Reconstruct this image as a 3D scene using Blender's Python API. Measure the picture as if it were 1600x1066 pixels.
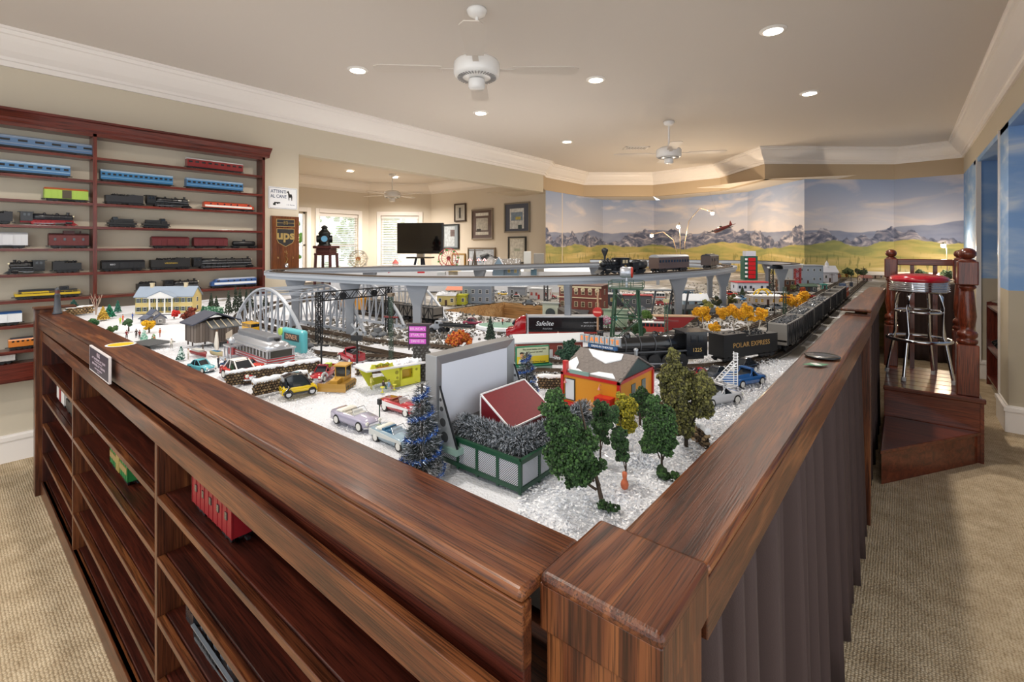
import bpy, math, random
import numpy as np
from mathutils import Vector, Matrix
random.seed(7); RNG = np.random.default_rng(7)
PI = math.pi
for o in list(bpy.data.objects): bpy.data.objects.remove(o)
SC = bpy.context.scene; COL = SC.collection

# ------------------------------------------------------------ camera, world, lights, exposure
HEAD = math.radians(39.5); SA, CA = math.sin(HEAD), math.cos(HEAD)
CH = 1.5; FP = 739.0; CX, CY = 800.0, 387.0
cam = bpy.data.cameras.new('camera'); cam.sensor_width = 36; cam.sensor_fit = 'HORIZONTAL'
cam.lens = 36*FP/1600; cam.shift_y = -(533-CY)/1600; cam.clip_start = .03; cam.clip_end = 200
camo = bpy.data.objects.new('camera', cam); COL.objects.link(camo)
camo.location = (0, 0, CH); camo.rotation_euler = (PI/2, 0, HEAD); SC.camera = camo
W = bpy.data.worlds.new('world'); SC.world = W; W.use_nodes = True
W.node_tree.nodes['Background'].inputs[0].default_value = (.93, .97, 1, 1)
W.node_tree.nodes['Background'].inputs[1].default_value = 1.3
SC.view_settings.view_transform = 'Standard'; SC.view_settings.look = 'None'
SC.view_settings.exposure = 0.58; SC.view_settings.gamma = 1
try: SC.view_settings.use_curve_mapping = False
except Exception: pass
SC.cycles.use_denoising = True
SC.cycles.max_bounces = 8; SC.cycles.diffuse_bounces = 4; SC.cycles.glossy_bounces = 4
SC.cycles.sample_clamp_indirect = 6

def ray(u): 
    t = (u-CX)/FP
    return (-SA+CA*t, CA+SA*t)
def P(u, v, z=1.06):                     # a point of the horizontal plane z
    d = (CH-z)*FP/(v-CY); r = ray(u)
    return Vector((r[0]*d, r[1]*d, z))
def PX(u, v, x):                         # a point of the wall x = const
    r = ray(u); d = x/r[0]
    return Vector((x, r[1]*d, CH-d*(v-CY)/FP))
def PY(u, v, y):
    r = ray(u); d = y/r[1]
    return Vector((r[0]*d, y, CH-d*(v-CY)/FP))
def PD(u, v, d):
    r = ray(u); return Vector((r[0]*d, r[1]*d, CH-d*(v-CY)/FP))
def depth(p): return -SA*p[0]+CA*p[1]

def lin(h):
    if isinstance(h, str):
        h = h.lstrip('#'); h = [int(h[i:i+2], 16)/255 for i in (0, 2, 4)]
    return tuple([(x/12.92 if x <= .04045 else ((x+.055)/1.055)**2.4) for x in h[:3]])+(1,)

# ------------------------------------------------------------ materials
MATS = {}
def mat(col, rough=.5, metal=0., emit=0., alpha=1., trans=0., coat=0., bump=0., bscale=60, var=0.):
    key = (str(col), rough, metal, emit, alpha, trans, coat, bump, bscale, var)
    if key in MATS: return MATS[key]
    m = bpy.data.materials.new('m_%s' % str(col).strip('#')); m.use_nodes = True
    nt = m.node_tree; b = nt.nodes['Principled BSDF']; c = lin(col)
    b.inputs['Base Color'].default_value = c; b.inputs['Roughness'].default_value = rough
    b.inputs['Metallic'].default_value = metal; b.inputs['Alpha'].default_value = alpha
    b.inputs['Transmission Weight'].default_value = trans; b.inputs['Coat Weight'].default_value = coat
    if emit: b.inputs['Emission Color'].default_value = c; b.inputs['Emission Strength'].default_value = emit
    if bump or var:
        tc = nt.nodes.new('ShaderNodeTexCoord'); n = nt.nodes.new('ShaderNodeTexNoise')
        n.inputs['Scale'].default_value = bscale; n.inputs['Detail'].default_value = 4
        nt.links.new(tc.outputs['Object'], n.inputs['Vector'])
        if bump:
            bp = nt.nodes.new('ShaderNodeBump'); bp.inputs['Strength'].default_value = bump; bp.inputs['Distance'].default_value = .004
            nt.links.new(n.outputs['Fac'], bp.inputs['Height']); nt.links.new(bp.outputs['Normal'], b.inputs['Normal'])
        if var:
            r = nt.nodes.new('ShaderNodeValToRGB'); r.color_ramp.elements[0].position = .3; r.color_ramp.elements[1].position = .7
            r.color_ramp.elements[0].color = tuple(x*(1-var) for x in c[:3])+(1,)
            r.color_ramp.elements[1].color = tuple(min(1, x*(1+var)) for x in c[:3])+(1,)
            nt.links.new(n.outputs['Fac'], r.inputs['Fac']); nt.links.new(r.outputs['Color'], b.inputs['Base Color'])
    MATS[key] = m; return m
def nodes(name):
    m = bpy.data.materials.new(name); m.use_nodes = True
    return m, m.node_tree, m.node_tree.nodes['Principled BSDF']
def N(nt, t, **k):
    n = nt.nodes.new('ShaderNode'+t)
    for a, v in k.items():
        if a.startswith('i_'):
            n.inputs[int(a[2:]) if a[2:].isdigit() else a[2:].replace('_', ' ')].default_value = v
        else: setattr(n, a, v)
    return n
def ramp(nt, stops, interp='LINEAR'):
    r = nt.nodes.new('ShaderNodeValToRGB'); cr = r.color_ramp; cr.interpolation = interp
    while len(cr.elements) < len(stops): cr.elements.new(.5)
    for e, (p, c) in zip(cr.elements, stops): e.position = p; e.color = lin(c)
    return r
def wood(axis, dark, mid, light, rough=.3, scale=1.0, coat=.3, bump=.25):
    key = ('wood', axis, dark, light, rough, scale)
    if key in MATS: return MATS[key]
    m, nt, b = nodes('wood_%s' % axis); L = nt.links.new
    tc = N(nt, 'TexCoord'); mp = N(nt, 'Mapping')
    s = [26*scale]*3; s['XYZ'.index(axis)] = 1.5*scale
    mp.inputs['Scale'].default_value = s
    L(tc.outputs['Object'], mp.inputs['Vector'])
    n1 = N(nt, 'TexNoise', i_Scale=1.0, i_Detail=3.0, i_Distortion=1.2); L(mp.outputs[0], n1.inputs['Vector'])
    mp2 = N(nt, 'Mapping'); s2 = [420*scale]*3; s2['XYZ'.index(axis)] = 9*scale; mp2.inputs['Scale'].default_value = s2
    L(tc.outputs['Object'], mp2.inputs['Vector'])
    n2 = N(nt, 'TexNoise', i_Scale=1.0, i_Detail=2.0); L(mp2.outputs[0], n2.inputs['Vector'])
    r1 = ramp(nt, [(.25, dark), (.5, mid), (.8, light)]); L(n1.outputs['Fac'], r1.inputs['Fac'])
    r2 = ramp(nt, [(.38, '#2a221e'), (.52, '#ffffff')]); L(n2.outputs['Fac'], r2.inputs['Fac'])
    mx = N(nt, 'MixRGB', blend_type='MULTIPLY'); mx.inputs[0].default_value = .62
    L(r1.outputs[0], mx.inputs[1]); L(r2.outputs[0], mx.inputs[2]); L(mx.outputs[0], b.inputs['Base Color'])
    bp = N(nt, 'Bump', i_Strength=bump, i_Distance=.0015); L(n2.outputs['Fac'], bp.inputs['Height']); L(bp.outputs[0], b.inputs['Normal'])
    b.inputs['Roughness'].default_value = rough; b.inputs['Coat Weight'].default_value = coat; b.inputs['Coat Roughness'].default_value = .12; b.inputs['Specular IOR Level'].default_value = .35
    MATS[key] = m; return m
OAK = {a: wood(a, '#2e140c', '#5a2f1a', '#8c5630', rough=.36, coat=.12) for a in 'XYZ'}
OAK_SHADE = {a: wood(a, '#260d08', '#43190f', '#5c2818', rough=.42, coat=.08) for a in 'XYZ'}  # darker oak copy with the bookcase's inner shade put into the colour
CHERRY = {a: wood(a, '#421712', '#63261b', '#7c3628', rough=.3, coat=.4, bump=.08) for a in 'XYZ'}
STAIN = {a: wood(a, '#471c12', '#6b2f1d', '#8a452b', rough=.28, scale=.8, coat=.4, bump=.1) for a in 'XYZ'}

# ------------------------------------------------------------ mesh builder
def _ico(sub):
    import bmesh
    bm = bmesh.new(); bmesh.ops.create_icosphere(bm, subdivisions=sub, radius=1)
    v = np.array([x.co[:] for x in bm.verts]); f = [[q.index for q in x.verts] for x in bm.faces]
    bm.free(); return v, f
ICO1, ICO2 = _ico(1), _ico(2)
class MB:
    def __init__(s): s.v = []; s.f = []; s.m = []; s.s = []; s.M = None
    def add(s, vs, fs, m=0, smooth=False):
        b = len(s.v)
        if s.M is not None: vs = [tuple(s.M @ Vector(p)) for p in vs]
        s.v.extend([tuple(p) for p in vs]); s.f.extend([[i+b for i in f] for f in fs])
        s.m.extend([m]*len(fs)); s.s.extend([smooth]*len(fs)); return s
    def bx(s, x0, x1, y0, y1, z0, z1, m=0):
        v = [(x, y, z) for z in (z0, z1) for y in (y0, y1) for x in (x0, x1)]
        return s.add(v, [(0, 2, 3, 1), (4, 5, 7, 6), (0, 1, 5, 4), (2, 6, 7, 3), (0, 4, 6, 2), (1, 3, 7, 5)], m)
    def box(s, c, d, m=0, rz=0, rx=0, ry=0):
        R = Matrix.Rotation(rz, 3, 'Z') @ Matrix.Rotation(ry, 3, 'Y') @ Matrix.Rotation(rx, 3, 'X')
        v = [tuple(Vector(c)+R @ Vector((x*d[0]/2, y*d[1]/2, z*d[2]/2))) for z in (-1, 1) for y in (-1, 1) for x in (-1, 1)]
        return s.add(v, [(0, 2, 3, 1), (4, 5, 7, 6), (0, 1, 5, 4), (2, 6, 7, 3), (0, 4, 6, 2), (1, 3, 7, 5)], m)
    def bar(s, p, q, w, h=None, m=0):                # square bar from p to q
        p = Vector(p); q = Vector(q); d = (q-p)
        if d.length < 1e-7: return s
        d = d.normalized(); h = h or w
        a = d.cross(Vector((0, 0, 1)))
        if a.length < .01: a = Vector((1, 0, 0))
        a.normalize(); b = a.cross(d)
        v = [tuple(c+a*x*w/2+b*y*h/2) for c in (p, q) for x, y in ((-1, -1), (1, -1), (1, 1), (-1, 1))]
        return s.add(v, [(0, 1, 2, 3), (7, 6, 5, 4), (0, 4, 5, 1), (1, 5, 6, 2), (2, 6, 7, 3), (3, 7, 4, 0)], m)
    def cyl(s, p, q, r, r2=None, n=12, m=0, smooth=True, cap=True):
        p = Vector(p); q = Vector(q); r2 = r if r2 is None else r2
        d = (q-p).normalized(); a = d.orthogonal().normalized(); b = d.cross(a)
        v = []
        for c, rr in ((p, r), (q, r2)):
            for i in range(n):
                t = 2*PI*i/n; v.append(tuple(c+(a*math.cos(t)+b*math.sin(t))*rr))
        s.add(v, [(i, (i+1) % n, n+(i+1) % n, n+i) for i in range(n)], m, smooth)
        if cap: s.add(v[:n], [tuple(range(n-1, -1, -1))], m); s.add(v[n:], [tuple(range(n))], m)
        return s
    def tube(s, pts, r, n=6, m=0, closed=False):
        pts = [Vector(p) for p in pts]; K = len(pts); v = []
        up = Vector((0, 0, 1))
        for i, p in enumerate(pts):
            if closed: d = pts[(i+1) % K]-pts[i-1]
            else: d = pts[min(i+1, K-1)]-pts[max(i-1, 0)]
            d.normalize(); a = d.cross(up)
            if a.length < .05: a = d.cross(Vector((0, 1, 0)))
            a.normalize(); b = a.cross(d)
            rr = r[i] if isinstance(r, (list, tuple)) else r
            for k in range(n):
                t = 2*PI*k/n; v.append(tuple(p+(a*math.cos(t)+b*math.sin(t))*rr))
        f = [(i*n+k, i*n+(k+1) % n, ((i+1) % K)*n+(k+1) % n, ((i+1) % K)*n+k) for i in range(K if closed else K-1) for k in range(n)]
        s.add(v, f, m, True)
        if not closed: s.add(v[:n], [tuple(range(n-1, -1, -1))], m); s.add(v[-n:], [tuple(range(n))], m)
        return s
    def lathe(s, prof, c=(0, 0, 0), n=24, m=0, axis='Z', smooth=True):
        v = []
        for r, z in prof:
            for i in range(n):
                t = 2*PI*i/n; x, y = r*math.cos(t), r*math.sin(t)
                q = (x, y, z) if axis == 'Z' else ((z, x, y) if axis == 'X' else (x, z, y))
                v.append((q[0]+c[0], q[1]+c[1], q[2]+c[2]))
        f = [(j*n+i, j*n+(i+1) % n, (j+1)*n+(i+1) % n, (j+1)*n+i) for j in range(len(prof)-1) for i in range(n)]
        return s.add(v, f, m, smooth)
    def pris(s, poly, y0, y1, m=0, ax='Y'):          # polygon in XZ (ax Y), XY (ax Z), YZ (ax X) extruded
        k = len(poly)
        g = {'Y': lambda a, b, t: (a, t, b), 'Z': lambda a, b, t: (a, b, t), 'X': lambda a, b, t: (t, a, b)}[ax]
        v = [g(a, b, y0) for a, b in poly]+[g(a, b, y1) for a, b in poly]
        return s.add(v, [tuple(range(k)), tuple(range(2*k-1, k-1, -1))]+[(i, k+i, k+(i+1) % k, (i+1) % k) for i in range(k)], m)
    def ball(s, c, r, m=0, hi=False, sc=(1, 1, 1)):
        V, F = ICO2 if hi else ICO1
        return s.add([(c[0]+p[0]*r*sc[0], c[1]+p[1]*r*sc[1], c[2]+p[2]*r*sc[2]) for p in V], F, m, True)
    def loft(s, rings, m=0, smooth=True, cap=True):
        k = len(rings[0]); v = [p for r in rings for p in r]
        s.add(v, [(j*k+i, j*k+(i+1) % k, (j+1)*k+(i+1) % k, (j+1)*k+i) for j in range(len(rings)-1) for i in range(k)], m, smooth)
        if cap: s.add(rings[0], [tuple(range(k-1, -1, -1))], m); s.add(rings[-1], [tuple(range(k))], m)
        return s
    def scat(s, C, R, base=ICO1, m=0, jit=.35, smooth=False):   # many small blobs, vectorised
        V, F = base; C = np.asarray(C); n = len(C); R = np.broadcast_to(np.asarray(R, float), (n,))
        th = RNG.uniform(0, 6.28, n); c, q = np.cos(th), np.sin(th)
        sc = 1+RNG.uniform(-jit, jit, (n, 3))
        X = V[None]*sc[:, None]*R[:, None, None]
        Y = np.stack([X[..., 0]*c[:, None]-X[..., 1]*q[:, None], X[..., 0]*q[:, None]+X[..., 1]*c[:, None], X[..., 2]], -1)+C[:, None]
        k = len(V); vs = Y.reshape(-1, 3).tolist(); F = np.array(F)
        fs = (F[None]+(np.arange(n)*k)[:, None, None]).reshape(-1, F.shape[1]).tolist()
        mm = m if not isinstance(m, int) else None
        b = len(s.v); s.v.extend(vs); s.f.extend([[i+b for i in f] for f in fs] if b else fs)
        if mm is None: s.m.extend([m]*len(fs))
        else: s.m.extend(np.repeat(RNG.choice(m, n), len(F)).tolist())
        s.s.extend([smooth]*len(fs)); return s
    def build(s, name, mats, parent=None, bevel=0, seg=2, loc=None, kind=None, auto=False):
        me = bpy.data.meshes.new(name); me.from_pydata(s.v, [], s.f)
        if not isinstance(mats, (list, tuple)): mats = [mats]
        for m in mats: me.materials.append(m)
        me.polygons.foreach_set('material_index', s.m); me.polygons.foreach_set('use_smooth', s.s); me.update()
        o = bpy.data.objects.new(name, me); COL.objects.link(o)
        if parent is not None: o.parent = parent
        if loc is not None: o.location = loc
        if kind: o['kind'] = kind
        if bevel:
            md = o.modifiers.new('b', 'BEVEL'); md.width = bevel; md.segments = seg; md.limit_method = 'ANGLE'
        return o
def tag(o, label=None, cat=None, group=None, kind=None):
    if label: o['label'] = label
    if cat: o['category'] = cat
    if group: o['group'] = group
    if kind: o['kind'] = kind
    return o
def thing(name, label, cat, loc=(0, 0, 0), rz=0, group=None, rx=0, ry=0):
    o = bpy.data.objects.new(name, None); COL.objects.link(o); o.empty_display_size = .05
    o.location = loc; o.rotation_euler = (rx, ry, rz)
    return tag(o, label, cat, group)
def struct(mb, name, mats, **k):
    o = mb.build(name, mats, **k); o['kind'] = 'structure'; return o
def copy_tree(o, parent=None, loc=None, rz=None, label=None, sc=None):
    c = o.copy(); COL.objects.link(c)
    if parent is not None: c.parent = parent
    if loc is not None: c.location = loc
    if rz is not None: c.rotation_euler = (0, 0, rz)
    if sc is not None: c.scale = (sc, sc, sc)
    if label: c['label'] = label
    for ch in o.children: copy_tree(ch, c)
    return c
def share(o, parent, loc, rz=0, name=None, rot=None, sc=None):       # another part with the same mesh
    c = o.copy(); COL.objects.link(c); c.parent = parent; c.location = loc
    c.rotation_euler = rot or (0, 0, rz)
    if sc is not None: c.scale = sc
    return c
def text(s, size, loc, rz, m, parent=None, name='lettering', sx=1., ext=.0004, rx=PI/2, align='CENTER', bold=0., shear=0.):
    cu = bpy.data.curves.new(name, 'FONT'); cu.body = s; cu.size = size; cu.extrude = ext; cu.align_x = align; cu.align_y = 'CENTER'
    cu.offset = bold; cu.shear = shear; cu.resolution_u = 3
    cu.materials.append(m); q = bpy.data.objects.new(name, cu); COL.objects.link(q)
    me = bpy.data.meshes.new_from_object(q.evaluated_get(bpy.context.evaluated_depsgraph_get())); bpy.data.objects.remove(q)
    o = bpy.data.objects.new(name, me); COL.objects.link(o)
    if parent is not None: o.parent = parent
    o.location = loc; o.rotation_euler = (rx, 0, rz); o.scale = (sx, 1, 1); return o
def span(u0, v0, u1, v1, z=1.06):        # left and right base points as seen -> centre, heading, length
    a, b = P(u0, v0, z), P(u1, v1, z); d = b-a
    return (a+b)/2, math.atan2(d.y, d.x), d.length
# ------------------------------------------------------------ downlights (their lamps are part of each fixture)
WHITE = mat('#f1ece6', .45)
def downlight(u, v, label, p=None, grp='recessed ceiling lights', power=68):
    p = p or P(u, v, 3.0)
    t = thing('ceiling_light', label, 'light', p, 0, grp)
    m = MB(); m.lathe([(.062, -.012), (.066, -.004), (.085, -.004), (.088, 0), (.062, 0)], n=24); m.build('trim_ring', WHITE, t)
    m = MB(); m.cyl((0, 0, -.002), (0, 0, -.006), .062, n=20); m.build('lamp_face', mat('#fff4e2', .5, emit=14.), t)
    l = bpy.data.lights.new('spot', 'SPOT'); l.energy = power; l.color = (1, .92, .82); l.spot_size = 2.5; l.spot_blend = .7; l.shadow_soft_size = .06
    o = bpy.data.objects.new('lamp', l); COL.objects.link(o); o.parent = t; o.location = (0, 0, -.03)
for u, v, s in [(559, 109, 'recessed ceiling light nearest the left crown moulding, beside the closer ceiling fan'),
                (931, 124, 'recessed ceiling light just right of the closer ceiling fan'),
                (751, 176, 'recessed ceiling light just beyond the closer ceiling fan'),
                (1208, 47, 'largest recessed ceiling light, closest to the viewer on the right'),
                (1265, 145, 'recessed ceiling light to the right of the farther ceiling fan'),
                (886, 221, 'small distant recessed ceiling light near the vent')]:
    downlight(u, v, s)
downlight(0, 0, 'recessed ceiling light in the adjoining room above the window with blinds', PD(547, 267, 9.2), power=170)
downlight(0, 0, 'recessed ceiling light in the adjoining room above its ceiling fan', PD(617, 277, 10), power=170)
for i, (x, y) in enumerate([(-3.4, .6), (-1.3, .9), (-2.6, -.9), (-.6, -.8), (.9, .8), (1.15, 3.1)]):  # last one is an added lamp, out of view, to brighten the carpet
    downlight(0, 0, ['recessed ceiling light over the left end of the oak bookcase', 'recessed ceiling light over the drive-in corner of the layout',
                     'recessed ceiling light over the carpet aisle beside the wall shelves', 'recessed ceiling light behind the viewer', 'recessed ceiling light over the aisle by the curtained rail', 'added unseen ceiling light brightening the carpet by the wooden step'][i], Vector((x, y, 3.0)), power=52)

# ------------------------------------------------------------ shell
def wallmat(c, s=.0): return mat(c, .75, bump=.05, bscale=220)
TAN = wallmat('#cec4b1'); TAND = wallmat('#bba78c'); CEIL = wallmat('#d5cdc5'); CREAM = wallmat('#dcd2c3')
TRIM = mat('#efe9e4', .4)
m, nt, b = nodes('carpet'); L = nt.links.new
tc = N(nt, 'TexCoord'); vo = N(nt, 'TexVoronoi', i_Scale=95., i_Randomness=.35); no = N(nt, 'TexNoise', i_Scale=9., i_Detail=5.)
L(tc.outputs['Object'], vo.inputs['Vector']); L(tc.outputs['Object'], no.inputs['Vector'])
r = ramp(nt, [(.0, '#e2d2b6'), (.5, '#c8b292'), (.9, '#806b4a')]); L(vo.outputs['Distance'], r.inputs['Fac'])
r2 = ramp(nt, [(.3, '#d9d4cc'), (.7, '#ffffff')]); L(no.outputs['Fac'], r2.inputs['Fac'])
mx = N(nt, 'MixRGB', blend_type='MULTIPLY'); mx.inputs[0].default_value = 1; L(r.outputs[0], mx.inputs[1]); L(r2.outputs[0], mx.inputs[2])
L(mx.outputs[0], b.inputs['Base Color']); b.inputs['Roughness'].default_value = .95
bp = N(nt, 'Bump', i_Strength=.9, i_Distance=.006, invert=True); L(vo.outputs['Distance'], bp.inputs['Height']); L(bp.outputs[0], b.inputs['Normal'])
CARPET = m
f = MB(); f.bx(-10.2, 2.2, -3, 11, -.05, 0); struct(f, 'floor', CARPET)
f = MB(); f.bx(-10.2, 2.2, -1.6, 11, 3.0, 3.08); struct(f, 'ceiling', CEIL)

XL = -4.83; XR = .67; ZB = 2.535
f = MB(); f.bx(XL-.14, XL, -3, 2.38, 0, 3.0); struct(f, 'wall_left', TAN)
f = MB(); f.bx(XL-.14, XL, 2.38, 6.72, 2.47, 3.0); struct(f, 'wall_left_header', TAN)
PL = [(-4.83, 6.72), (-4.96, 6.97), (-4.96, 8.30), (-3.88, 9.19), (-2.54, 9.01), (-1.60, 7.95), (-.093, 9.23), (XR, 9.16), (XR, -1.6)]
ML = [(-4.96, 6.97), (-5.0, 9.16), (-4.22, 10.04), (-3.65, 9.9), (-2.22, 9.6), (-1.14, 8.34), (-.093, 9.235), (XR, 9.165)]
def ribbon(pl, z0, z1, th, side=1):       # a wall that follows a plan line, thickness outward
    mb = MB()
    for (a, c) in zip(pl[:-1], pl[1:]):
        a = Vector(a); c = Vector(c); d = (c-a).normalized(); n = Vector((-d.y, d.x))*th*side
        q = [(a.x, a.y), (c.x, c.y), (c.x+n.x, c.y+n.y), (a.x+n.x, a.y+n.y)]
        mb.pris(q, z0, z1, ax='Z')
    return mb
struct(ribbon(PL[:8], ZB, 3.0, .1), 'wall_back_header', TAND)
f = MB(); f.bx(XR, XR+.2, -1.6, 9.2, ZB, 3.0); struct(f, 'wall_right_header', TAN)
f = MB(); f.add([(x, y, ZB+.004) for x, y in PL[1:7]]+[(x, y, ZB+.004) for x, y in reversed(ML[:6])], [tuple(range(12))]); None; f = MB()
for i, (p_, q_) in enumerate(zip(PL[1:6], PL[2:7])):
    p_ = Vector(p_); q_ = Vector(q_); n_ = Vector((-(q_-p_).y, (q_-p_).x)).normalized()*1.1; p2 = p_+n_-(q_-p_)*.3; q2 = q_+n_+(q_-p_)*.3; z = ZB+.002+i*.0006; f.add([(p_.x, p_.y, z), (q_.x, q_.y, z), (q2.x, q2.y, z), (p2.x, p2.y, z)], [(0, 1, 2, 3)])
struct(f, 'ceiling_soffit', CREAM)

def mural_mat(right=False):
    m, nt, b = nodes('mural'); L = nt.links.new
    uv = N(nt, 'UVMap'); sp = N(nt, 'SeparateXYZ'); L(uv.outputs[0], sp.inputs[0])
    def noise(sx, sy, det=5., off=0., dist=0.):
        mp = N(nt, 'Mapping'); mp.inputs['Scale'].default_value = (sx, sy, 1); mp.inputs['Location'].default_value = (off, off*.7, 0)
        L(uv.outputs[0], mp.inputs['Vector']); n = N(nt, 'TexNoise', i_Scale=1., i_Detail=det, i_Distortion=dist); L(mp.outputs[0], n.inputs['Vector']); return n.outputs['Fac']
    def mth(op, a, c):
        x = N(nt, 'Math', operation=op)
        for i, q in enumerate((a, c)):
            if isinstance(q, (int, float)): x.inputs[i].default_value = q
            else: L(q, x.inputs[i])
        return x.outputs[0]
    def mix(f, a, c):
        x = N(nt, 'MixRGB'); L(f, x.inputs[0]); L(a, x.inputs[1]); L(c, x.inputs[2]); return x.outputs[0]
    z = sp.outputs[1]
    skyr = ramp(nt, [(.0, '#ddd5d6'), (.35, '#c8cad8'), (.8, '#a4b2d0'), (1., '#98a9cc')])
    L(mth('MULTIPLY', mth('SUBTRACT', z, 1.6), 1.05), skyr.inputs['Fac'])
    cl = ramp(nt, [(.5, '#000000'), (.72, '#ffffff')]); L(noise(.9, 3.2, 6., 3.1, .6), cl.inputs['Fac'])
    white = N(nt, 'RGB'); white.outputs[0].default_value = lin('#e8dedc')
    col = mix(cl.outputs[0], skyr.outputs[0], white.outputs[0])
    # far blue hills
    def layer(col, base, amp, sx, det, off, colr):
        h = mth('ADD', mth('MULTIPLY', noise(sx, 0, det, off), amp), base)
        f = mth('MULTIPLY', mth('SUBTRACT', h, z), 60.); c = N(nt, 'Clamp'); L(f, c.inputs[0])
        return mix(c.outputs[0], col, colr), h
    hz = ramp(nt, [(.35, '#7d88a8'), (.65, '#98a0b8')]); L(noise(2, 6, 4., 1.), hz.inputs['Fac'])
    col, _ = layer(col, 1.64, .34, .8, 3., 9., hz.outputs[0])
    mr = ramp(nt, [(.34, '#4c5570'), (.48, '#70768e'), (.58, '#9694a4'), (.7, '#cfccd6')]); L(noise(5, 9, 8., 5., 1.5), mr.inputs['Fac'])
    col, _ = layer(col, 1.29, .90, 2.1, 9., 2.2, mr.outputs[0])
    fr = ramp(nt, [(.35, '#8d9560'), (.5, '#aea968'), (.65, '#c6b577')]); L(noise(1.6, 7, 6., 7., .8), fr.inputs['Fac'])
    col, _ = layer(col, 1.34, .42, 1.1, 5., 6., fr.outputs[0])
    gr = ramp(nt, [(.3, '#949a62'), (.45, '#b9ac6c'), (.6, '#cdbb80'), (.75, '#ddd3a2')]); L(noise(.8, 8, 6., 12., 1.), gr.inputs['Fac'])
    col, _ = layer(col, 1.22, .36, .7, 3., 16., gr.outputs[0])
    tr = ramp(nt, [(.56, '#000000'), (.62, '#ffffff')]); L(noise(22, 5, 5., 20.), tr.inputs['Fac'])
    band = N(nt, 'Clamp'); L(mth('MULTIPLY', mth('SUBTRACT', 1.45, z), 9.), band.inputs[0])
    dk = N(nt, 'RGB'); dk.outputs[0].default_value = lin('#5d6c3a')
    col = mix(mth('MULTIPLY', mth('MULTIPLY', tr.outputs[0], band.outputs[0]), .55), col, dk.outputs[0])
    L(col, b.inputs['Base Color']); b.inputs['Roughness'].default_value = .8; return m
def uvwall(pl, z0, z1, name, m, s0=0.):
    me = bpy.data.meshes.new(name); v = []; f = []; uv = []; s = s0
    for i, (a, c) in enumerate(zip(pl[:-1], pl[1:])):
        l = math.dist(a, c); b0 = len(v)
        v += [(a[0], a[1], z0), (c[0], c[1], z0), (c[0], c[1], z1), (a[0], a[1], z1)]; f.append((b0, b0+1, b0+2, b0+3))
        uv += [(s, z0), (s+l, z0), (s+l, z1), (s, z1)]; s += l
    me.from_pydata(v, [], f); u = me.uv_layers.new(name='UVMap')
    for i, q in enumerate(uv): u.data[i].uv = q
    me.materials.append(m); o = bpy.data.objects.new(name, me); COL.objects.link(o); o['kind'] = 'structure'; return o
MURAL = mural_mat()
uvwall(ML, 0, ZB+.003, 'wall_back', MURAL)
m, nt, b = nodes('skyblue'); L = nt.links.new
tc = N(nt, 'TexCoord'); sp = N(nt, 'SeparateXYZ'); L(tc.outputs['Object'], sp.inputs[0])
mp = N(nt, 'Mapping'); mp.inputs['Scale'].default_value = (1.2, 1.2, 4); L(tc.outputs['Object'], mp.inputs['Vector'])
n = N(nt, 'TexNoise', i_Scale=1.6, i_Detail=6., i_Distortion=.5); L(mp.outputs[0], n.inputs['Vector'])
r = ramp(nt, [(.45, '#86addf'), (.62, '#a9c4e6'), (.75, '#dfe6ee')]); L(n.outputs['Fac'], r.inputs['Fac'])
r2 = ramp(nt, [(.0, '#b9b09c'), (.5, '#000000')], 'CONSTANT')
gt = N(nt, 'Math', operation='GREATER_THAN'); L(sp.outputs[2], gt.inputs[0]); gt.inputs[1].default_value = 1.15
x = N(nt, 'MixRGB'); L(gt.outputs[0], x.inputs[0]); x.inputs[1].default_value = lin('#bdb29d'); L(r.outputs[0], x.inputs[2])
L(x.outputs[0], b.inputs['Base Color']); b.inputs['Roughness'].default_value = .75; BLUE = m
f = MB(); f.bx(XR, XR+.1, 7.95, 9.25, 0, ZB); f.bx(XR, 1.4, 7.6, 7.95, 0, ZB); struct(f, 'wall_right_far', BLUE)
f = MB(); f.bx(XR, 1.4, 5.55, 5.98, 0, ZB); struct(f, 'wall_right_pier', BLUE)
f = MB(); f.bx(1.4, 1.5, 2, 7.95, 0, ZB); struct(f, 'wall_right_niche', BLUE)
f = MB(); f.bx(XR, 1.5, 2, 7.95, ZB-.05, ZB-.001); struct(f, 'ceiling_niche', BLUE)
f = MB()
for z0, z1, e in ((0, .17, .022), (.17, .2, .03), (.2, .215, .012)):
    f.bx(XR-e, 1.4, 5.55-e, 5.98+e, z0, z1)
struct(f, 'baseboard_pier', TRIM)
f = MB()
for z0, z1, e in ((0, .17, .022), (.17, .2, .03), (.2, .215, .012)):
    f.bx(XR-e, 1.4, 7.6-e, 9.1, z0, z1)
struct(f, 'baseboard_right', TRIM)
f = MB()
for z0, z1, e in ((0, .15, .02), (.15, .175, .028), (.175, .19, .012)): f.bx(XL, XL+e, -3, 2.38, z0, z1)
struct(f, 'baseboard_left', TRIM)
for y in (5.97, 7.59):
    f = MB(); f.bx(XR-.012, XR+.03, y-.012, y+.03, .2, ZB); struct(f, 'trim_corner', TRIM)

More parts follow.
